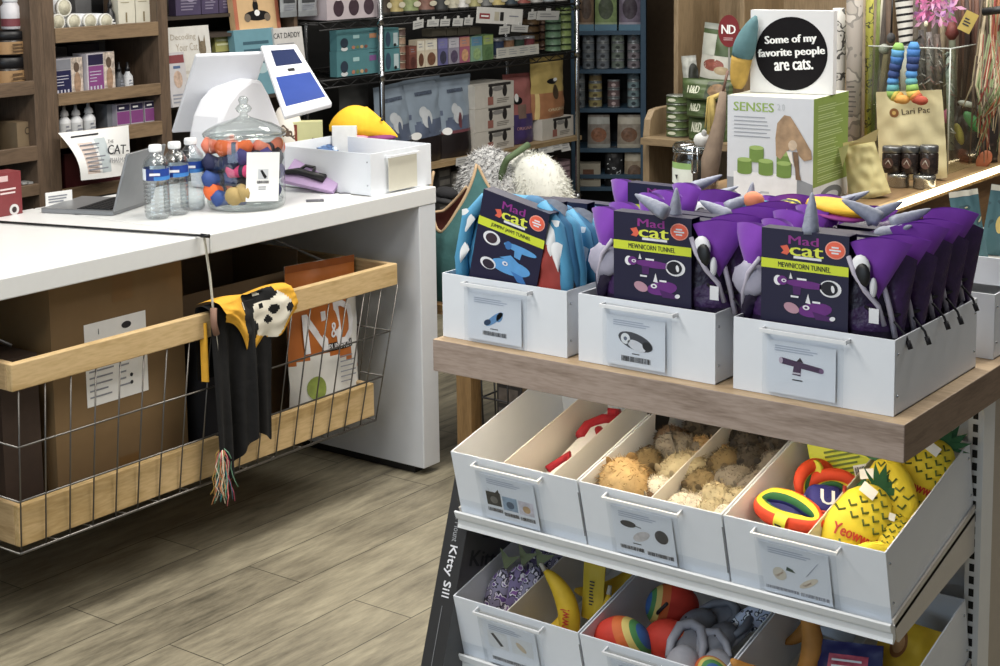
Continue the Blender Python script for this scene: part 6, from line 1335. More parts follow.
for k, (x0, x1, a, b_, c_) in enumerate(((579, 594, '#8a6a4a', '#5a4434', '#b9a080'), (595, 617, '#8fae5a', '#4a5a3a', '#b9cf8a'), (619, 641, '#8f7f98', '#4a3a4a', '#c9bccf'))):
    bput(pm(a, b_, c_), 'treat_pouch', ['brown', 'green', 'mauve'][k] + ' treat pouch standing in a blue tray on the blue unit', 'pouch', x0, x1, SH[0] + .012, -22, 'pouches in blue trays', .03)
    bput(lambda w, h: MB().box(-w / 2, w / 2, 0, .003, 0, h, m('#4f8fb0', .5)).box(-w / 2, w / 2, .003, .10, 0, .004, m('#4f8fb0', .5)), 'blue_tray', 'blue tray in front of the ' + ['brown', 'green', 'mauve'][k] + ' treat pouch', 'tray', x0, x1, SH[0] + .001, 24.5, 'blue trays', .008)
def cn(c1, c2):
    def f(w, h):
        r = w / 2; b = MB(); L1 = m('#a9b0b4', .3, .6); b.lathe([(r * .93, 0), (r, h * .07), (r * .96, h * .14), (r * .96, h * .84), (r, h * .92), (r * .95, h)], [L1, L1, m(c1, .4, 0, .15, 60), L1, L1], 18, c=(0, r, 0)); b.disc(0, h * .45, r * .35, h * .18, m(c2, .5), -.0005); return b
    return f
def col(x0, x1, n, sh, yb, st_, c1, c2, nm, last=None, dep=.02):
    for k in range(n):
        zb = SH[sh] + .001 if k == 0 else bl((x0 + x1) / 2, yb - k * st_)[1] + .0012
        bput(cn(last if (last and k == n - 1) else c1, c2), 'food_can', nm + ', ' + ORD[k] + ' can from the bottom', 'can', x0, x1, zb, yb - (k + 1) * st_, 'cans on the blue unit', dep + (.01 if last and k == n - 1 else 0))
col(582, 594.5, 4, 1, 69, 8.7, '#74808a', '#2f3840', 'leftmost grey column on the upper can shelf')
col(596, 609.5, 4, 1, 69, 8.7, '#7d8590', '#3a3f48', 'second grey column on the upper can shelf')
col(611, 624.5, 4, 1, 69, 8.7, '#7f8f80', '#33403a', 'grey green column on the upper can shelf')
col(627, 640.5, 4, 1, 69, 8.7, '#9a8f98', '#453a40', 'mauve grey column on the upper can shelf', '#6a747c')
col(574, 585, 4, 2, 107.5, 8.6, '#6d7880', '#2f3840', 'grey column against the chrome post on the lower can shelf')
col(588, 602, 4, 2, 107.5, 8.2, '#b5a452', '#6a5a2a', 'yellow column on the lower can shelf', '#8a7440')
col(607, 620, 3, 2, 107.5, 9, '#7a6264', '#d0b4b4', 'dusky pink column on the lower can shelf')
col(627, 640, 4, 2, 107, 8.6, '#7fa0a8', '#2f4450', 'pale blue column on the lower can shelf', '#59707a')
for k, (x0, x1, a, b_, c_) in enumerate(((587, 610, '#9a8f84', '#a4602e', '#b9bcb4'), (617, 641, '#a89a86', '#8a5a34', '#c9c0a8'))): bput(pm(a, b_, c_), 'treat_pouch', ['grey clear-fronted pouch with orange food on the fourth shelf', 'shiny clear-fronted pouch with brown food on the fourth shelf'][k], 'pouch', x0, x1, SH[3] + .001, 115.5, 'clear-fronted pouches')
bput(lambda w, h: MB().box(-w / 2, w / 2, 0, .1, 0, h, m('#b3ab94', .5, 0, .04)).decal(-w * .3, w * .2, h * .3, h * .75, m('#7a4a2e', .5)), 'treat_box', 'cream box with a brown panel on the lowest blue shelf', 'box', 578, 600, SH[4] + .001, 164, None)
bput(pm('#14161a', '#14161a', '#1a1c20'), 'black_pouch', 'black pouch patterned with pale curls on the lowest blue shelf', 'pouch', 604, 623, SH[4] + .001, 147, None)
o = C.objects[-1]; o.data.materials[0] = spots('#15171b', ['#c4c9cc', '#15171b'], 34, .56, .5); o.data.materials[1] = o.data.materials[0]
bput(pm('#b09a78', '#7a5a40', '#c4b89a'), 'treat_pouch', 'beige pouch with brown food on the lowest blue shelf', 'pouch', 624, 645, SH[4] + .001, 152, None)
MUTE[0] = .12
# ================================================================== lit display counter behind the gondola
FZ = .94
TAN = wood('#948064', '#7a684e', 'Z', 2.2, .5, 8); TANX = wood('#8c785c', '#716048', 'X', 2.2, .5, 8)
LEDM = m('#ffe6b4', .5, 0, .02, emit=4.5)
ex = onz(890, 206, FZ).x; fx0 = onz(655, 198, FZ).x
t = thing('lit_display_counter', 'brown display counter with a glowing light strip along its front edge', 'display counter', (ex - .6, 5.0, 0)); L = (-t.location.x, -t.location.y, 0)
MB().box(fx0, ex - .022, 3.80, 5.60, FZ - .03, FZ, wood('#8f7350', '#735a3c', 'Y', 2.2, .5, 8)).build('top_board', t, loc=L)
MB().box(ex - .05, ex - .03, 3.84, 5.60, .0, FZ - .03, wood('#7d6244', '#624a32', 'Y', 2.2, .5, 8)).build('front_panel', t, loc=L); MB().box(fx0 + .02, ex - .05, 3.84, 3.86, .0, FZ - .03, wood('#7d6244', '#624a32', 'X', 2.2, .5, 8)).build('end_panel', t, loc=L)
MB().box(ex - .022, ex - .002, 3.80, 5.60, FZ - .026, FZ + .004, wood('#b79d72', '#9a8058', 'Y', 2.2, .5, 8)).build('front_edge', t, loc=L)
MB().box(ex - .002, ex + .004, 3.82, 5.60, FZ - .014, FZ + .005, LEDM).build('light_strip', t, loc=L)
# ---- white and green box with a round sign on it
q0 = onz(727, 199, FZ); q1 = onz(812, 201.5, FZ); BWd = (q1 - q0).length; ba = .06
q1 = q0.copy()
for _k in range(200):
    q1 = q0 + Vector((math.cos(ba), math.sin(ba), 0)) * (.002 * _k); c_ = q1 - Vector((0, 0, EYE))
    if CX + F * c_.dot(RIGHT) / c_.dot(FWD) > 812: break
BWd = (q1 - q0).length
bd = None; nrm_ = Vector((-math.sin(ba), math.cos(ba), 0))
k = .02
while True:
    p = q1 + nrm_ * k; c_ = p - Vector((0, 0, EYE)); xx = CX + F * c_.dot(RIGHT) / c_.dot(FWD)
    if xx > 847 or k > .6: break
    k += .004
bd = min(k, .32); bh = ony(727, 95, q0.y).z - FZ
GRB = m('#7f9a3e', .5, 0, .04); LG = m('#8fb04a', .5, 0, .04); CAT_ = m('#a98a68', .7, 0, .25, 40); CATD = m('#7d6248', .7, 0, .2, 40)
t = thing('fountain_box', 'white and green boxed pet fountain reading SENSES behind the purple tunnels', 'boxed pet fountain', (*((q0 + q1) / 2)[:2], FZ), ba)
b = MB(); w, h = BWd, bh; b.box(-w / 2, w / 2, 0, bd, 0, h, m('#d5d9e0', .45, 0, .02)); b.mi[3] = b._m(GRB); b.mi[1] = b._m(m('#dcdccb', .5, 0, .02)); y = -.0008
b.text('SENSES', -w * .19, h * .90, h * .085, LG, y, w * .47, bold=2); b.text('2.0', w * .13, h * .91, h * .06, m('#b9c0c4', .5), y, w * .09)
b.lines(-w * .42, w * .02, h * .60, h * .82, 6, m('#9aa0aa', .5), y, 5, .28)
b.poly([(-w * .5, 0), (w * .5, 0), (w * .5, h * .20), (w * .36, h * .24), (-w * .5, h * .22)], m('#8d939c', .5), y); 
b.poly([(-w * .42, h * .28), (w * .32, h * .28), (w * .32, h * .10), (w * .22, h * .04), (-w * .05, h * .01), (-w * .3, h * .03), (-w * .42, h * .10)], m('#e9ebef', .45), y - .0004); b.decal(-w * .10, w * .0, h * .085, h * .105, m('#b9bec6', .5), y - .0008)
for (cx, cz) in ((-.29, .34), (-.15, .46), (-.04, .34), (.17, .42), (.17, .33)):
    b.decal(w * (cx - .085), w * (cx + .085), h * (cz - .065), h * (cz + .055), m('#6f9036', .5), y - .0012); b.disc(w * cx, h * (cz + .055), w * .085, h * .022, m('#9cba5e', .5), y - .0014); b.disc(w * cx, h * (cz - .065), w * .085, h * .02, m('#6f9036', .5), y - .0013)
b.poly([(w * .07, h * .62), (w * .09, h * .76), (w * .17, h * .84), (w * .24, h * .83), (w * .33, h * .72), (w * .48, h * .52), (w * .49, h * .44), (w * .40, h * .42), (w * .34, h * .47), (w * .30, h * .56), (w * .20, h * .50), (w * .13, h * .42), (w * .08, h * .45)], CAT_, y - .0018)
b.poly([(w * .27, h * .50), (w * .33, h * .50), (w * .35, h * .30), (w * .37, h * .24), (w * .31, h * .24), (w * .30, h * .34)], CATD, y - .002); b.disc(w * .27, h * .56, w * .05, h * .05, m('#c9b49a', .7, 0, .2, 40), y - .0022); b.poly([(w * .20, h * .50), (w * .26, h * .50), (w * .29, h * .36), (w * .25, h * .40)], m('#e9e4dc', .6), y - .0023)
S_ = T(w / 2, 0, 0, 0, 0, PI / 2); b.decal(.0, bd, 0, h * .17, m('#d5d9e0', .5), y, S_); b.disc(bd * .5, h * .05, bd * .33, h * .09, m('#6d747c', .5), y - .0003, M=S_); b.disc(bd * .5, h * .04, bd * .22, h * .05, m('#c9ced4', .5), y - .0006, M=S_)
for i in range(9): b.lines(bd * .12, bd * .9, h * (.20 + .083 * i), h * (.265 + .083 * i), 3, m('#b9cc8f', .5), y, i, .35, S_)
b.build('box', t)
sm_ = (q0 + q1) / 2 + nrm_ * (bd * .42); sl = ony(752, 50, sm_.y); sr = ony(832, 50, sm_.y); sw = (sr - sl).length * .97; sz = FZ + bh + .0015; sh_ = ony(792, 10.5, sm_.y).z - sz
t = thing('cat_sign', 'square white sign reading Some of my favorite people are cats', 'sign', ((sl.x + sr.x) / 2, sm_.y, sz), ba + .10)
b = MB(); b.box(-sw / 2, sw / 2, 0, .035, 0, sh_, m('#dcdcdd', .5, 0, .015)); b.disc(0, sh_ * .48, sw * .435, sh_ * .445, m('#151316', .8, 0, .1, spec=.15), -.0008, 40)
for s_, dz, ww, dx in (('Some of my', .645, .62, -.01), ('favorite people', .49, .80, 0), ('are cats.', .345, .46, .03)): b.text(s_, sw * dx, sh_ * dz, sh_ * .125, PAPER, -.0014, sw * ww, .07, bold=3)
b.build('panel', t)
# teal and yellow pencil-shaped plush on the box
p0, p1 = ony(738, 94, sm_.y - .04), ony(756, 16, sm_.y - .04); p0.z = FZ + bh + .012
t = thing('carrot_plush', 'long teal and yellow plush leaning beside the round-lettered sign', 'plush toy'); n = 17
pts = [p0.lerp(p1, k / 16) + Vector((-.012 * math.sin(PI * k / 16), 0, 0)) for k in range(17)]
MB().tube(pts[:8], [.012, .020, .024, .026, .027, .028, .029, .029], m('#b8922c', .8, 0, .15, 40, .3), 12).build('yellow_base', t); MB().tube(pts[7:], [.030, .031, .032, .031, .029, .026, .022, .018, .012, .004], m('#4d767c', .8, 0, .1, 30, .3), 12).build('teal_body', t)
# clip-top jar
p = onz(685, 192, FZ); r = .066
t = thing('clip_jar', 'clip-top glass jar with green label between the cabinet and the SENSES box', 'glass jar', (p.x, p.y + .06, FZ), 0)
MB().lathe([(r * .85, .001), (r, .012), (r, .095), (r * .9, .108), (r * .92, .112)], GLS, 28).build('body', t); MB().lathe([(r * .84, .008), (r * .93, .02), (r * .93, .07), (r * .6, .08)], m('#2c2a26', .6, 0, .4, 80), 20).build('contents', t)
MB().lathe([(r * .98, .112), (r * 1.02, .118), (r * 1.02, .128), (r * .9, .136), (r * .4, .140)], clear('#e4e8e8', .05, .7, .22), 28).build('lid', t); MB().tube([(r * .98 * math.cos(a * .3), r * .98 * math.sin(a * .3), .113) for a in range(21)], .003, CHROME, 6, True).build('wire_ring', t)
b = MB(); b.tube([(.03, -r - .004, .135), (.034, -r - .012, .10), (.03, -r - .006, .06)], .003, CHROME, 6); b.tube([(.042, -r + .002, .135), (.048, -r - .006, .10), (.044, -r, .06)], .003, CHROME, 6); b.tube([(.03, -r - .006, .06), (.044, -r, .06)], .003, CHROME, 6); b.build('clasp', t)
b = MB(); b.grid(lambda u, v: (r * 1.02 * math.sin(-1.1 + 1.5 * u), -r * 1.02 * math.cos(-1.1 + 1.5 * u), .022 + .062 * v), 14, 8, lambda u, v: m('#8fb866', .5, 0, .1) if v > .7 else m('#dfe6dc', .5)); b.poly([(-.028, .05), (-.018, .05), (-.023, .035)], INK, -r * 1.05); b.build('label', t)
# taupe wand tails left of the box
t = thing('wand_tail', 'taupe fabric wand tail hanging left of the SENSES box', 'cat toy'); a_, c_ = ony(723, 92, q0.y + .1), ony(708, 190, q0.y + .02)
MB().tube([a_, a_.lerp(c_, .3) + Vector((.004, 0, 0)), a_.lerp(c_, .7) + Vector((-.006, 0, 0)), c_], [.010, .018, .028, .020], m('#7d6a58', .85, 0, .12, 40, .2), 10).build('tail', t); MB().tube([a_ + Vector((.0, 0, .0)), a_ + Vector((.004, .02, .06))], .004, m('#6a4a3a', .6), 6).build('stick', t)
t = thing('feather_wand', 'yellow ochre feather strands drooping above the clip-top jar', 'cat toy'); b = MB()
for k in range(9):
    a_ = ony(721 + k % 3, 93, q0.y + .13); c_ = ony(705 + (k * 5) % 11, 128 + (k * 7) % 14, q0.y + .1)
    b.tube([a_, a_.lerp(c_, .35) + Vector((-.022, 0, .02)), c_], [.004, .006, .002], m('#b39a4a', .8, 0, .2, 40), 6)
b.build('strands', t)
lump('mouse_plush', 'small pale plush above the clip-top jar lid', 'plush toy', tuple(ony(702, 140, q0.y + .06)), (.024, .02, .022), m('#c9c9c6', .8, 0, .15, 40), (0, 0, .3), [('ear', (.008, -.01, .02), (.008, .005, .012), m('#a9a9a6', .8))])
# ------------------------------------------------------------------ tan cabinet behind
YF, YB = 5.20, 5.62
cx0, cx1, cx2 = ony(660, 60, YF).x, ony(726, 60, YF).x, ony(842, 60, YF).x; ztan = ony(680, 141, YF - .12).z
t = thing('tan_cabinet', 'tan wooden display cabinet with upright dividers beyond the SENSES box', 'cabinet', ((cx0 + cx2) / 2, YB - .1, 0)); L = (-t.location.x, -t.location.y, 0)
for x in (cx0, cx1, cx2): MB().box(x, x + .02, YF + .1, YB, ztan, 1.75, TAN).build('divider', t, loc=L, bev=.002)
MB().box(cx0, cx2 + .02, YB, YB + .015, 0, 1.75, TAN).build('back_panel', t, loc=L); MB().box(cx0 - .012, cx2 + .02, YF - .12, YB, ztan - .025, ztan, TANX).build('shelf', t, loc=L)
b = MB(); zc_ = ony(655, 108, YF).z; pr = [(YB, 0), (YF - .06, 0), (YF - .06, zc_ - .10), (YF - .05, zc_ - .04), (YF - .02, zc_ - .005), (YF + .03, zc_), (YB, zc_)]
v_ = [(cx0 - .04, a, c) for a, c in pr] + [(cx0 - .012, a, c) for a, c in pr]; n = len(pr); b.add(v_, [tuple(range(n - 1, -1, -1)), tuple(range(n, 2 * n))] + [(i, (i + 1) % n, (i + 1) % n + n, i + n) for i in range(n)], TAN); b.build('curved_side', t, loc=L, bev=.003)
for px_ in (685, 747): p = ony(px_, 5, YB - .02); MB().tube([(p.x, YB, p.z), (p.x, YB - .05, p.z), (p.x, YB - .06, p.z + .012)], .005, BLACK, 7).build('hook', t, loc=L)
GRD_ = m('#46582e', .4, 0, .2, 20); WHD = m('#b9b9ac', .45, 0, .06)
for k in range(5):
    yb = 137 - k * 8.3; x0, x1 = ony(661.5, yb, YF - .05), ony(682, yb, YF - .05); z0 = ztan + .001 if k == 0 else x0.z + .001; h = ony(672, yb - 8, YF - .05).z - z0; r = abs(x1.x - x0.x) / 2
    b = MB(); L2 = m('#8f948a', .3, .6); b.lathe([(r * .94, 0), (r, h * .08), (r * .96, h * .16), (r * .96, h * .8), (r, h * .9), (r * .95, h)], [L2, m('#39492c', .4), m('#55683a', .4, 0, .3, 60), m('#39492c', .4), L2], 20); b.disc(0, h * .48, r * .4, h * .2, m('#c9ccb4', .5), -r * 1.0)
    o = b.build('food_can', loc=((x0.x + x1.x) / 2, YF - .05 + r, z0)); tag(o, 'green food can, ' + ['bottom', 'second from the bottom', 'middle', 'second from the top', 'topmost'][k] + ' of the stack by the tan cabinet side', 'can', 'green cans by the tan cabinet')
def nd(px, label, rules, d, Yp, txts, rx=0., ry=0., rz=0., zb=None, group=None):
    x0, x1, yb, yt = px; a, c = ony(x0, yb, Yp), ony(x1, yb, Yp); w = abs(c.x - a.x); z0 = a.z if zb is None else zb; h = ony((x0 + x1) / 2, yt, Yp).z - z0
    P_ = Pouch(w, h, d, rules, 21, 27, wr=.004, seed=int(x0))
    for (s_, u, v, hh, mt, ww) in txts: P_.text(s_, u, v, h * hh, mt, w * ww, bold=2)
    o = P_.mb.build('pet_food_bag', loc=((a.x + c.x) / 2, Yp, z0), rot=(rx, ry, rz)); return tag(o, label, 'pet food bag', group)
for k, (yb, yt, xx) in enumerate(((137, 115, (682, 722)), (117, 98, (680, 722)), (99, 80, (676, 726)))):
    nd((*xx, yb, yt), ['bottom', 'middle', 'top'][k] + ' green food bag of the pile lying on the tan shelf', [('all', GRD_), ('r', .55, .95, .1, .9, m('#2f3d22', .4, 0, .3, 40)), ('e', .75, .5, .16, .3, m('#7a5a34', .5, 0, .3, 60))], .10, YF - .10, [('N&D', .3, .5, .36, m('#c9ccb4', .5), .26)], zb=ztan + .001 if k == 0 else None, group='green bags on the tan shelf')
nd((697, 728, 82, 24), 'white and green food bag with a meat picture standing on the green pile', [('all', m('#4a5c36', .4, 0, .2, 20)), ('v', .06, .46, m('#c6c4b8', .45, 0, .05)), ('e', .45, .30, .32, .10, m('#8f4a3a', .5, 0, .3, 50)), ('e', .72, .22, .22, .07, m('#b09a74', .5, 0, .2, 50)), ('r', .0, .45, .46, .82, m('#b4b6aa', .45, 0, .05)), ('v', .90, 1, m('#8f948a', .4))], .06, YF - .02, [], 0, .10, .1)
nd((682, 696, 92, 56), 'pale food bag with a dark patch left of the green and white one', [('all', m('#a9aaa2', .45, 0, .08)), ('e', .8, .45, .3, .34, m('#2a2c24', .5))], .05, YF + .02, [], 0, -.1, .1)
nd((726, 738, 84, 30), 'dark red food bag behind the oval red topper', [('all', m('#5a1a1c', .45, 0, .15, 30)), ('v', .1, .3, m('#7a3a30', .5))], .05, YF + .04, [])
g = ony(729, 31, YF - .10); b = MB(); b.disc(0, 0, .042, .058, m('#7a1c22', .45, 0, .1, 30), -.002, 28); b.prism([(.042 * math.cos(k * PI / 14), .058 * math.sin(k * PI / 14)) for k in range(28)], -.0015, 0, m('#7a1c22', .45, 0, .1, 30)); b.text('N', -.015, .006, .032, PAPER, -.003, .026, bold=2); b.text('D', .014, .006, .032, PAPER, -.003, .026, bold=2); b.lines(-.02, .02, -.035, -.022, 2, m('#c9a0a0', .5), -.003)
b.box(-.003, .003, 0, .004, -.16, .0, m('#8f8f88', .5)); o = b.build('bag_topper', loc=(g.x, g.y, g.z), rz=.05); tag(o, 'oval dark red topper with white letters above the food bags', 'sign')
# brown wall behind the wands
st('wall_right', MB().box(cx2 + .02, 1.2, YB, YB + .08, 0, 3.0, m('#5a4636', .75, 0, .12, 6)))
st('wall_rear', MB().box(cx0 - .06, cx2 + .02, YB + .02, YB + .08, 0, 3.0, m('#4a4038', .75, 0, .1)))
# ------------------------------------------------------------------ wands and hanging toys standing on the lit counter
def onyw(x, y, Y): return ony(x, y, Y + .42)
def stick(name, label, cat, pts, r, mat, Yw, n=8, group=None, part=None):
    o = MB().tube([onyw(x, y, Yw + (q[0] if q else 0)) for x, y, *q in pts], r, mat, n).build(name); return tag(o, label, cat, group)
BIR = spots('#c9c7c2', ['#4a4846', '#c9c7c2', '#8d8b88'], 26, .54, .7); GPR = spots('#8d867e', ['#6f6a64', '#a39c94'], 18, .5, .6)
stick('wand_pack', 'white wrapped wand with black birch-like marks right of the sign', 'wand toy', [(837.5, 165), (838, 96), (838.5, 60), (839, 30), (839, 8)], [.020, .022, .024, .024, .020], BIR, 4.40, 14)
t = thing('wand_pack', 'grey printed wand sleeve with small lettering right of the birch-marked wand', 'wand toy'); b = MB(); b.tube([onyw(853, 172, 4.36), onyw(854, 70, 4.36), onyw(855, -14, 4.36)], [.020, .025, .027], GPR, 12); b.build('sleeve', t)
p = onyw(853, 100, 4.33); b = MB(); b.lines(-.017, .017, -.06, .05, 7, m('#4a4640', .6), 0, 3, .3); b.build('print', t, loc=(p.x, p.y - .004, p.z), rz=.4)
stick('braided_wand', 'yellow wand with dark snakeskin spots', 'wand toy', [(867, 172), (869, 60), (870, -10)], [.010, .012, .013], spots('#b3b04e', ['#4a4a2a', '#b3b04e'], 40, .54, .7), 4.42, 10)
stick('green_wand', 'lime green wand stick next to the spotted yellow one', 'wand toy', [(870, 172), (877, 60), (879, -10)], [.006, .007, .006], m('#8fa04a', .6, 0, .15, 40), 4.46)
stick('pale_wand', 'thin pale stick between the lime wand and the white ball wand', 'wand toy', [(886, 172), (878, 50), (883, -10)], [.004, .004, .004], m('#b9b4a0', .6), 4.50)
t = thing('ball_wand', 'wand with a white and grey ball and a tan tail', 'wand toy'); MB().ell(tuple(onyw(884, 49, 4.42)), .017, .017, .017, m('#b9b7b2', .8, 0, .15, 60, .3), 14, 9).build('white_ball', t); MB().ell(tuple(onyw(891, 38, 4.44)), .014, .014, .017, m('#4a4a4c', .8, 0, .2, 60), 14, 9).build('grey_ball', t)
MB().tube([onyw(886, 54, 4.42), onyw(884, 75, 4.42), onyw(879, 104, 4.42)], [.009, .012, .007], m('#8f7a5c', .8, 0, .12, 30), 9).build('tail', t); MB().tube([onyw(891, 36, 4.44), onyw(893, -12, 4.46)], .003, BLACK, 6).build('stick', t)
t = thing('striped_wand', 'white wand head wound with black stripes', 'wand toy')
def zb_(u, v): return BLACK if int(v * 22) % 3 == 0 else m('#cfcdc6', .8, 0, .06)
zc = onyw(903, 20, 4.38); z1_ = onyw(903, -8, 4.38).z; z0_ = onyw(906, 44, 4.38).z
MB().grid(lambda u, v: (zc.x + (.030 - .010 * (1 - v)) * math.cos(2 * PI * u) + .012 * (1 - v), zc.y + .024 * math.sin(2 * PI * u), z0_ + (z1_ - z0_) * v + .004 * math.cos(2 * PI * u)), 20, 23, zb_, True, True).build('wound_head', t)
MB().tube([onyw(907, 42, 4.38), onyw(905, 70, 4.38), onyw(904, 96, 4.38)], [.012, .015, .010], m('#bdbab2', .8, 0, .08, 30), 10).build('tail', t)
RB = ['#4f7a3a', '#7fae4a', '#4f9ac9', '#2f6fb5', '#24407a', '#24407a', '#3f86c4', '#58a6b0', '#86b24a', '#c9b53a', '#d99a34', '#b5552a']
def snake(label, xs, Yw, order):
    t = thing('tie_dye_snake', label, 'cat toy', group='tie-dyed snake toys'); pts = [onyw(x, y, Yw) for x, y in xs]; n = len(order)
    dn = []
    for k in range(n * 2 + 1):
        f = k / (n * 2) * (len(pts) - 1); i = min(len(pts) - 2, int(f)); dn.append(pts[i].lerp(pts[i + 1], f - i))
    b = MB()
    for k in range(n): b.tube(dn[2 * k:2 * k + 3], [.017 + .003 * math.sin(k), .018, .017 + .003 * math.sin(k + 1)] if k else [.010, .016, .018], m(order[k], .75, 0, .1, 30, .2), 12)
    b.build('body', t); e = dn[-1]; MB().ell((e.x + .010, e.y - .01, e.z), .022, .014, .014, m(order[-1], .75, 0, .12, 30, .2), 14, 8).build('head', t)
snake('tie-dyed snake toy with green tip, left of the two above the beige bag', [(899, 43), (897, 60), (893, 78), (893, 94), (901, 99)], 4.03, RB[1:11])
snake('tie-dyed snake toy with blue tip and fiery head, right of the pair above the bag', [(914, 42), (913, 60), (911, 78), (913, 94), (919, 100)], 4.03, ['#3f86c4', '#2f6fb5', '#24407a', '#24407a', '#3f86c4', '#58a6b0', '#86b24a', '#c9b53a', '#d9822a', '#a83f22'])
# pink feathers, grey strands
t = thing('feather_wand', 'pink and lilac feather wand at the top above the grey strands', 'wand toy'); b = MB(); R = random.Random(3)
for k in range(90):
    c_ = onyw(R.uniform(918, 955), R.uniform(-6, 24), 4.40 + R.uniform(-.03, .03)); a_ = R.uniform(0, 6.28); l_ = R.uniform(.02, .045); d_ = Vector((math.cos(a_), R.uniform(-.4, .4), math.sin(a_) * .8 - .2)).normalized(); s_ = d_.cross(Vector((0, 1, 0))).normalized() * .006
    mt = m(R.choice(['#c9609a', '#d982b4', '#a86aa8', '#c990c4', '#e0a4c8']), .8, 0, .1)
    b.add([c_, c_ + d_ * l_ * .5 + s_, c_ + d_ * l_, c_ + d_ * l_ * .5 - s_], [(0, 1, 2, 3)], mt)
b.ell(tuple(onyw(926, 24, 4.37)), .007, .006, .010, m('#d8d4b4', .7), 10, 6); b.build('feathers', t); MB().tube([onyw(938, 10, 4.42), onyw(940, -16, 4.44)], .004, BLACK, 6).build('stick', t)
for k, (xs, c1, lb) in enumerate(((((921, 30), (921, 60), (923, 94)), '#6d6866', 'grey sparkling strand under the pink feathers'), (((929, 32), (930, 60), (931, 96)), '#8a8482', 'silver grey strand beside the sparkling one'), (((937, 34), (939, 65), (940, 98)), '#6a5c54', 'brown grey strand under the feather wand'), (((949, 52), (950, 75), (951, 150)), '#9aa39a', 'pale green grey strand behind the clear case edge'))):
    t = thing('wand_strand', lb, 'wand toy'); b = MB(); R = random.Random(k)
    b.tube([onyw(x, y, 4.44) for x, y in xs], [.009, .014, .010], m(c1, .5, .3, .3, 90, .5), 9); b.build('strand', t); q = MB()
    for j in range(24):
        f = R.random(); i = 0 if f < .5 else 1; p = onyw(*xs[i], 4.43).lerp(onyw(*xs[i + 1], 4.43), (f - .5 * i) * 2); a_ = R.uniform(0, 6.28)
        q.tube([p, p + Vector((.020 * math.cos(a_), -.010 * R.random(), .014 * math.sin(a_) - .012))], [.0022, .0008], m(R.choice([c1, '#b9b4b0', '#3a3634', '#8f6a60']), .5, .2, .2), 4)
    q.build('fringe', t)
o = stick('red_charm', 'dark red round charm hanging near the yellow tag', 'wand toy', [(952, 22), (952, 34), (952, 40)], [.010, .022, .008], m('#6d2a24', .6, 0, .15), 4.40, 12)
g = onyw(968, 22, 4.36); b = MB(); b.box(-.020, .020, 0, .002, -.032, .032, m('#b39a3e', .5, 0, .06)); b.lines(-.013, .010, -.015, .012, 3, INK, -.001, 1, .5); o = b.build('hang_tag', loc=tuple(g), rot=(0, .45, .3)); tag(o, 'mustard yellow tag hanging tilted at the upper right', 'tag')
t = thing('ribbon_wand', 'dark brown ribbon bundle hanging behind the yellow tag', 'wand toy'); b = MB()
for k in range(7): b.tube([onyw(960 + 3.4 * k, -8, 4.5), onyw(962 + 3 * k, 40, 4.5 - .01 * (k % 3)), onyw(958 + 3.2 * k + 3 * math.sin(k * 2), 106 + 4 * (k % 3), 4.5)], [.008, .010, .004], m(['#4a2e22', '#5f3a28', '#3a2a24', '#6a4630'][k % 4], .7, 0, .15, 30), 6)
b.build('ribbons', t)
t = thing('streamer_wand', 'bundle of green, tan and red streamers at the right edge', 'wand toy'); b = MB(); R = random.Random(9)
for k in range(46):
    x = R.uniform(982, 1016); c_ = R.choice(['#6f7a4a', '#8a9a6a', '#9a8a6a', '#b9a886', '#5a4a3a', '#8f3a2e', '#a8623a', '#4a5a4a', '#7a6a58', '#c9b89a'])
    b.tube([onyw(x, -10, 4.40 + R.uniform(-.05, .05)), onyw(x + R.uniform(-6, 6), 35, 4.38), onyw(x + R.uniform(-14, 8), 85, 4.36), onyw(x + R.uniform(-26, 6), R.uniform(105, 165), 4.34)], [.004, .0045, .004, .0015], m(c_, .7, 0, .15, 40), 5)
b.build('streamers', t); MB().tube([onyw(983, 12, 4.33), onyw(1015, 8, 4.33)], .012, BLACK, 8).build('band', t)
R = random.Random(21)
for k in range(16):
    x = 866 + k * 8.6 + R.uniform(-2, 2); mt = m(R.choice(['#4a4038', '#5f564a', '#3a342e', '#7a6a52', '#6a6f5a', '#8a7a60', '#54402f']), .7, 0, .2, 40)
    stick('plain_wand', ORD[min(k, 14)] + ' dim wand from the left in the row behind the coloured wands' if k < 15 else 'rightmost dim wand in the row behind the coloured wands', 'wand toy', [(x + R.uniform(-3, 3), 166), (x, 70), (x + R.uniform(-3, 3), -12)], [.009, .012, .012], mt, 4.72 + R.uniform(-.06, .06), 8, 'dim wands in the back row')
# clear acrylic case
YC_ = 4.66; a_, c_ = ony(866, 190, YC_), ony(947, 190, YC_); zt = ony(900, 47, YC_).z
t = thing('clear_case', 'clear acrylic case holding the wands above the beige bag', 'display case'); ACR = clear('#f2f6f2', .05, .4, .0)
MB().box(a_.x, c_.x, YC_, YC_ + .004, FZ + .001, zt, ACR).build('front_pane', t); MB().box(c_.x - .004, c_.x, YC_ + .004, YC_ + .42, FZ + .001, zt, ACR).build('side_pane', t); MB().box(a_.x, a_.x + .004, YC_ + .004, YC_ + .42, FZ + .001, zt, ACR).build('side_pane', t)
b = MB(); b.tube([(a_.x, YC_, zt), (c_.x, YC_, zt), (c_.x, YC_ + .42, zt)], .0022, m('#b9c0b9', .3), 5); b.tube([(c_.x, YC_, FZ + .003), (c_.x, YC_, zt)], .0022, m('#b9c0b9', .3), 5); b.build('edge', t)
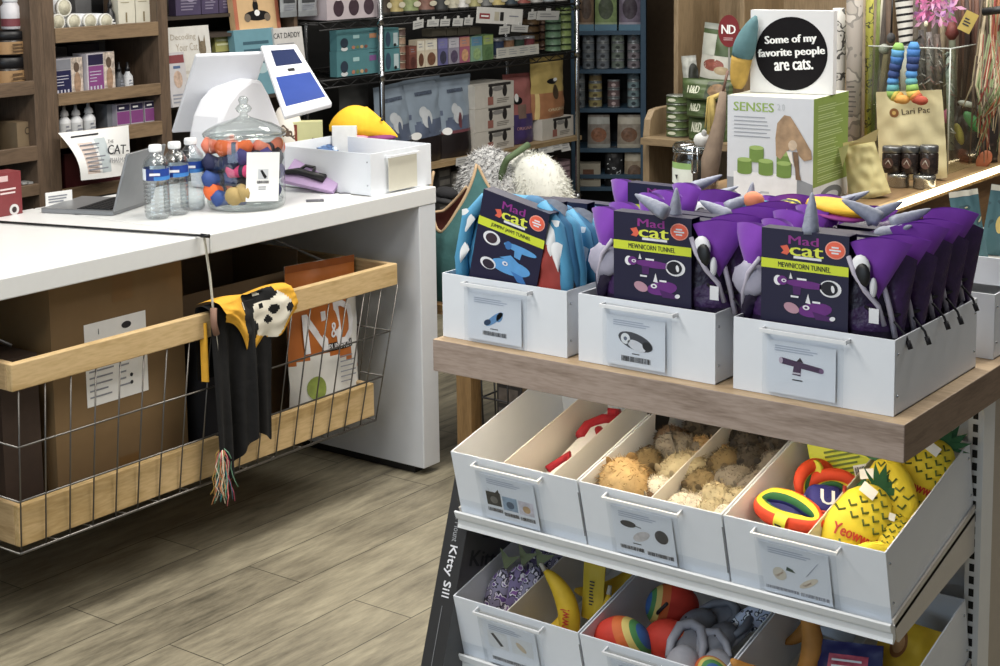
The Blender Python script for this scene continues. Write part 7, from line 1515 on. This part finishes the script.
# beige bags, jars, toy bag on the lit counter
BGE = m('#d8cc9a', .75, 0, .06, 20, .1); BGD = m('#aa9d6c', .75, 0, .08, 20, .1)
def onl(x0, x1, yt, Yp, dz=.001):
    a, c = ony(x0, 150, Yp), ony(x1, 150, Yp); return (a.x + c.x) / 2, abs(c.x - a.x), FZ + dz, ony((x0 + x1) / 2, yt, Yp).z - FZ - dz
x, w, z, h = onl(880, 944, 92, 4.50)
P_ = Pouch(w, h, .07, [('all', BGE)], 25, 33, top=.98, mid=-.02, wr=.008, seed=3, pw=.8); P_.mb.disc(-w * .22, h * .76, .014, .014, m('#8f5a24', .6), P_.front(-w * .22, h * .76) - .0008); P_.mb.disc(-w * .22, h * .76, .006, .006, m('#d9b35a', .6), P_.front(-w * .22, h * .76) - .0014); P_.text('Lari Pac', .60, .775, .017, m('#4a3a24', .6), w * .42, .06, bold=1)
P_.mb.grid(lambda u, v: ((u - .5) * w * 1.06, .034 - .048 * math.sin(PI * .5 * v) - .010 * v, h * (1.0 + .02 * math.sin(PI * v)) - .10 * h * v * 4.2 * (.95 + .05 * u)), 14, 10, BGE) if False else None
o = P_.mb.build('paper_bag', loc=(x, 4.50, z), rot=(.04, -.07, .16)); tag(o, 'beige bag with a brown round mark standing behind the dark jars', 'bag')
x, w, z, h = onl(853, 893, 140, 4.14)
P_ = Pouch(w, h, .08, [('all', m('#cfc385', .75, 0, .08, 20, .1))], 21, 27, top=.72, mid=.02, wr=.012, seed=5, pw=.7)
o = P_.mb.build('paper_bag', loc=(x, 4.12, z), rot=(.0, -.22, .35)); tag(o, 'pale yellow paper bag leaning right of the SENSES box, its top folded to a point', 'bag')
b = MB(); b.add([(-.055, 0, 0), (.05, 0, .0), (.065, -.02, .035), (-.02, -.035, .01), (-.05, -.045, -.05)], [(0, 3, 4), (0, 1, 3), (1, 2, 3)], m('#cfc48c', .75, 0, .06)); b.build('folded_flap', o, loc=(0, .02, h - .01))
TINY_ = onz(912, 188, FZ).y
for k, (x0, x1) in enumerate(((883, 902), (900, 918), (917, 935))):
    x, w, z, h = onl(x0, x1, 146, TINY_, .001); r = w / 2; t = thing('spice_jar', ['left', 'middle', 'right'][k] + ' dark jar with a silver lid before the beige bag', 'jar', (x, TINY_ + .012 * k, FZ + .001 + .040), 0, 'dark jars on the lit counter'); h = h - .040
    MB().lathe([(r * .92, 0), (r, .004), (r, h * .70), (r * .9, h * .76)], m('#2a211e', .25, 0, .5, 60), 22).build('body', t); MB().lathe([(r * .96, h * .76), (r, h * .78), (r, h * .96), (r * .92, h)], m('#77797a', .3, .8), 22).build('lid', t); b = MB(); b.disc(0, h * .40, r * .55, h * .2, m('#5a3c34', .5, 0, .4, 60), -r * 1.01); b.tube([(-r * .3, -r * 1.0, h * .35), (0, -r * 1.03, h * .5), (r * .35, -r * .98, h * .3)], .0015, m('#c9c4ba', .5), 5); b.build('label', t)
for k, (x0, x1) in enumerate(((889, 909), (913, 934))):
    x, w, z, h = onl(x0, x1, 178, TINY_); r = w / 2 * 1.02; o = MB().lathe([(r * .96, 0), (r, .003), (r, .024), (r * 1.03, .025), (r * 1.03, .036), (r * .97, .039)], m('#a8a9a4', .25, .85, .05), 26).build('silver_tin', loc=(x, TINY_ + .012 * k, FZ + .001)); tag(o, ['left', 'right'][k] + ' flat silver tin under the dark jars', 'tin', 'silver tins on the lit counter')
t = thing('toy_bag', 'dark clear bag of bright toys on the lit counter, right of the beige bag', 'toy bag'); x, w, z, h = onl(941, 990, 100, 4.92)
P_ = Pouch(w, h, .14, [('all', m('#2d2622', .3, 0, .4, 40)), ('f', lambda u, v: noise.noise(Vector((u * 7, v * 7, 3))) > .22, m('#4a3a34', .4, 0, .3, 40))], 23, 27, top=.9, mid=-.05, wr=.014, seed=6); P_.mb.build('bag', t, loc=(x, 4.92, z))
for nm, px_, py_, rr, c_, rz_ in (('pink_toy', 947, 116, (.016, .012, .024), '#b04a72', .2), ('yellow_toy', 959, 134, (.014, .010, .036), '#b8a83a', -.3), ('green_toy', 973, 122, (.018, .012, .042), '#3f8a4a', -.7), ('orange_card', 984, 160, (.022, .006, .034), '#b5623a', .5), ('white_toy', 967, 104, (.030, .008, .010), '#b9b7ae', .2), ('red_toy', 978, 176, (.016, .012, .012), '#8f3a2c', 0)):
    p = ony(px_, py_, 4.885); MB().ell((0, 0, 0), *rr, m(c_, .5, 0, .12, 40), 14, 9).build(nm, t, loc=tuple(p), rot=(0, rz_, .2))
# ================================================================== low wooden table left of the gondola with pet beds
TX0, TX1, TY0, TY1 = -3.065, -2.50, 3.83, 4.62; TZ = ony(446, 306, TY0).z
t = thing('display_table', 'low brown wooden table between the counter and the gondola', 'table', ((TX0 + TX1) / 2, (TY0 + TY1) / 2, 0)); L = (-t.location.x, -t.location.y, 0)
TW = wood('#8f7149', '#735835', 'Z', 2.2, .5, 8); MB().box(TX0 - .28, TX1, TY0, TY1, TZ - .03, TZ, wood('#8f7149', '#735835', 'X', 2.2, .5, 8)).build('tabletop', t, loc=L)
for x in (TX0, TX1 - .055):
    for y in (TY0, TY1 - .055): MB().box(x, x + .058, y, y + .055, 0, TZ - .03, TW).build('leg', t, loc=L, bev=.002)
MB().box(TX0 + .058, TX1 - .055, TY0 + .02, TY1 - .02, .10, .12, m('#2f2a26', .7)).build('lower_shelf', t, loc=L); MB().box(TX0 + .06, TX1 - .06, TY1 - .03, TY1 - .02, .12, TZ - .03, m('#1f1d1c', .8)).build('back_panel', t, loc=L)
b = MB(); wx0, wx1 = TX0 + .075, TX1 - .08
for k in range(9): b.tube([(wx0 + (wx1 - wx0) * k / 8, TY0 + .04, .125), (wx0 + (wx1 - wx0) * k / 8, TY0 + .03, .36)], .003, BW_, 5)
for z in (.125, .24, .36): b.tube([(wx0, TY0 + .035, z), (wx1, TY0 + .035, z), (wx1, TY1 - .06, z), (wx0, TY1 - .06, z)], .0035, m('#77767a', .35, .7), 5, True)
o = b.build('wire_bin'); tag(o, 'dark wire bin on the lower shelf of the brown table', 'bin')
for k, (x, c1, c2) in enumerate(((.055, '#3a3634', '#6a6058'), (.155, '#5a4a34', '#a8905c'), (.255, '#6a4048', '#a87a84'), (.355, '#3a3a36', '#7a7a6a'))):
    carton('food_carton', ['grey', 'tan', 'dusky pink', 'olive grey'][k] + ' carton inside the dark wire bin under the table', 'carton', .09, .2, .22, m(c1, .5, 0, .2, 30), (wx0 + x, TY0 + .10, .125), 0, deco=lambda b, q=c2: [b.decal(-.038, .038, .02 + .065 * j, .07 + .065 * j, m(q, .5, 0, .3, 40)) for j in range(3)])
# teal cave bed with pointed flaps
TL = m('#2f5f5e', .85, 0, .14, 22, .35); TLI = m('#7a3a30', .8, 0, .15, 20, .3); TRM = m('#b89a74', .8, 0, .08)
t = thing('cave_bed', 'dark teal cave bed with pointed flaps and red lining beside the counter leg', 'pet bed', (-3.146, 4.012, TZ + .001))
pk = [(-.72, .440, .80), (-2.36, .40, .72), (.9, .31, .4), (2.2, .33, .5)]
def rim(a):
    z = .245
    for (c, hgt, wd) in pk:
        d = abs((a - c + PI) % (2 * PI) - PI); z = max(z, .245 + (hgt - .245) * max(0, 1 - d / wd) ** 1.25)
    d = abs((a + 1.55 + PI) % (2 * PI) - PI); z -= .02 * max(0, 1 - d / .3)
    return z
def sack(rr, zf):
    def f(u, v):
        a = 2 * PI * u - PI; zz = rim(a) * v; r = rr * (.88 + .16 * math.sin(PI * min(1, v * .8 + .1))) * (1 - .30 * max(0, zz - .21) / .16) * (1 + .03 * noise.noise(Vector((math.cos(a) * 2, math.sin(a) * 2, v * 3))))
        return (r * math.cos(a), r * .82 * math.sin(a), max(zf, zz))
    return f
MB().grid(sack(.205, .002), 90, 16, TL, True, True).add([(.16 * math.cos(k * .35), .13 * math.sin(k * .35), .003) for k in range(18)], [tuple(range(18))], TL).build('outer_cover', t); MB().grid(lambda u, v: sack(.196, .012)(1 - u, v), 90, 12, TLI, True, True).build('lining', t)
MB().tube([Vector(sack(.203, 0)(k / 120, 1.0)) for k in range(120)], .0055, TRM, 6, True).build('trim', t)
# furry beds standing on the table
FG = [m('#9a9a9c', .9, 0, .2), m('#c4c4c4', .9, 0, .1), m('#4a4a4d', .9, 0, .2), m('#dcdcda', .9, 0, .06), m('#dcdcda', .9, 0, .06)]; FW = [m('#d6d6cc', .9, 0, .05), m('#c4c5ba', .9, 0, .06), m('#e2e2da', .9, 0, .04)]
p = ony(490, 205, 4.36); t = thing('fur_bed', 'grey and black long-haired plush bed behind the teal cave bed', 'pet bed', (p.x, 4.36, TZ + .212)); b = MB(); b.ell((0, 0, 0), .125, .10, .208, FG[1], 24, 16, .1, 9); b.fur((0, 0, .01), .125, .10, .20, FG, 5200, .024, .0019, 4, lay=1.0); b.build('body', t)
p = ony(530, 210, 4.44); t = thing('fur_bed', 'white fleecy pet bed with a green strap behind the shark tunnels', 'pet bed', (p.x, 4.44, TZ + .205)); b = MB(); b.ell((0, 0, 0), .165, .10, .200, FW[0], 28, 18, .06, 9, 3, None, .85); b.fur((0, 0, .005), .168, .10, .20, FW, 3600, .022, .0018, 6, lay=1.0); b.build('body', t)
MB().tube([(-.05 + .045 * (k / 12), -.115 - .006 * math.sin(k * .26), .07 + .155 * (k / 12) - .03 * (k / 12) ** 4) for k in range(13)] + [(.01, -.02, .232)], .012, m('#4a5f3a', .7, 0, .1), 8).build('strap', t)
lump('black_plush', 'black plush hood beside the counter end above the teal cave bed', 'plush toy', tuple(ony(446, 190, 4.20) - Vector((0, 0, .012))), (.042, .04, .022), m('#16161a', .9, 0, .2, 40, .3), (0, .15, .2), [('edge', (.0, -.03, -.02), (.05, .02, .012), m('#2a2a2c', .9))])
# ================================================================== light and camera
w = bpy.data.worlds.new('shop'); bpy.context.scene.world = w; w.use_nodes = True
bg = w.node_tree.nodes['Background']; bg.inputs['Color'].default_value = (.93, .97, 1.0, 1); bg.inputs['Strength'].default_value = .13
def area(name, loc, size, sy, power, col, aim):
    l = bpy.data.lights.new(name, 'AREA'); l.shape = 'RECTANGLE'; l.size = size; l.size_y = sy; l.energy = power; l.color = col
    o = bpy.data.objects.new(name, l); C.objects.link(o); o.location = loc
    o.rotation_euler = (Vector(aim) - Vector(loc)).to_track_quat('-Z', 'Y').to_euler(); return o
CL = (1.0, .96, .89)
for k, (x, y, z, p) in enumerate(((-2.6, 1.4, 2.9, 38), (-2.6, 3.4, 2.9, 40), (-2.3, 5.4, 2.9, 24), (-4.0, 2.6, 2.9, 10), (-3.8, 5.2, 2.9, 17), (-1.5, .5, 2.6, 24), (-1.7, 4.2, 2.9, 14), (-.85, 4.2, 2.5, 26))):  # two lowest are added fill, brightening bin interiors and the fountain box side
    area('ceiling_and_fill_light', (x, y, z), .6, 1.2, p, CL, (x, y, 0))
area('daylight_window', (-2.2, -2.6, 1.7), 3.4, 1.9, 46, (.64, .82, 1.0), (-2.0, 2.5, .8))
for y, p in ((2.552, .85), (3.257, 1.2)):
    l = area('shelf_strip_light', ((GX0 + GX1) / 2, y, .784), .95, .012, p, (1.0, .86, .64), ((GX0 + GX1) / 2, y, 0))
cam = bpy.data.cameras.new('camera'); co = bpy.data.objects.new('camera', cam); C.objects.link(co)
M3 = Matrix((RIGHT, -DOWN, -FWD)).transposed(); co.matrix_world = Matrix.Translation((0, 0, EYE)) @ M3.to_4x4()
cam.sensor_width = 36; cam.sensor_fit = 'HORIZONTAL'; cam.lens = F * 36 / 1000
cam.shift_x = 0; cam.shift_y = -(333 - CY) / 1000; cam.clip_start = .02; cam.clip_end = 60
sc = bpy.context.scene; sc.camera = co
sc.view_settings.view_transform = 'Standard'; sc.view_settings.look = 'None'; sc.view_settings.gamma = 1; sc.view_settings.use_curve_mapping = False
sc.view_settings.exposure = 0.30
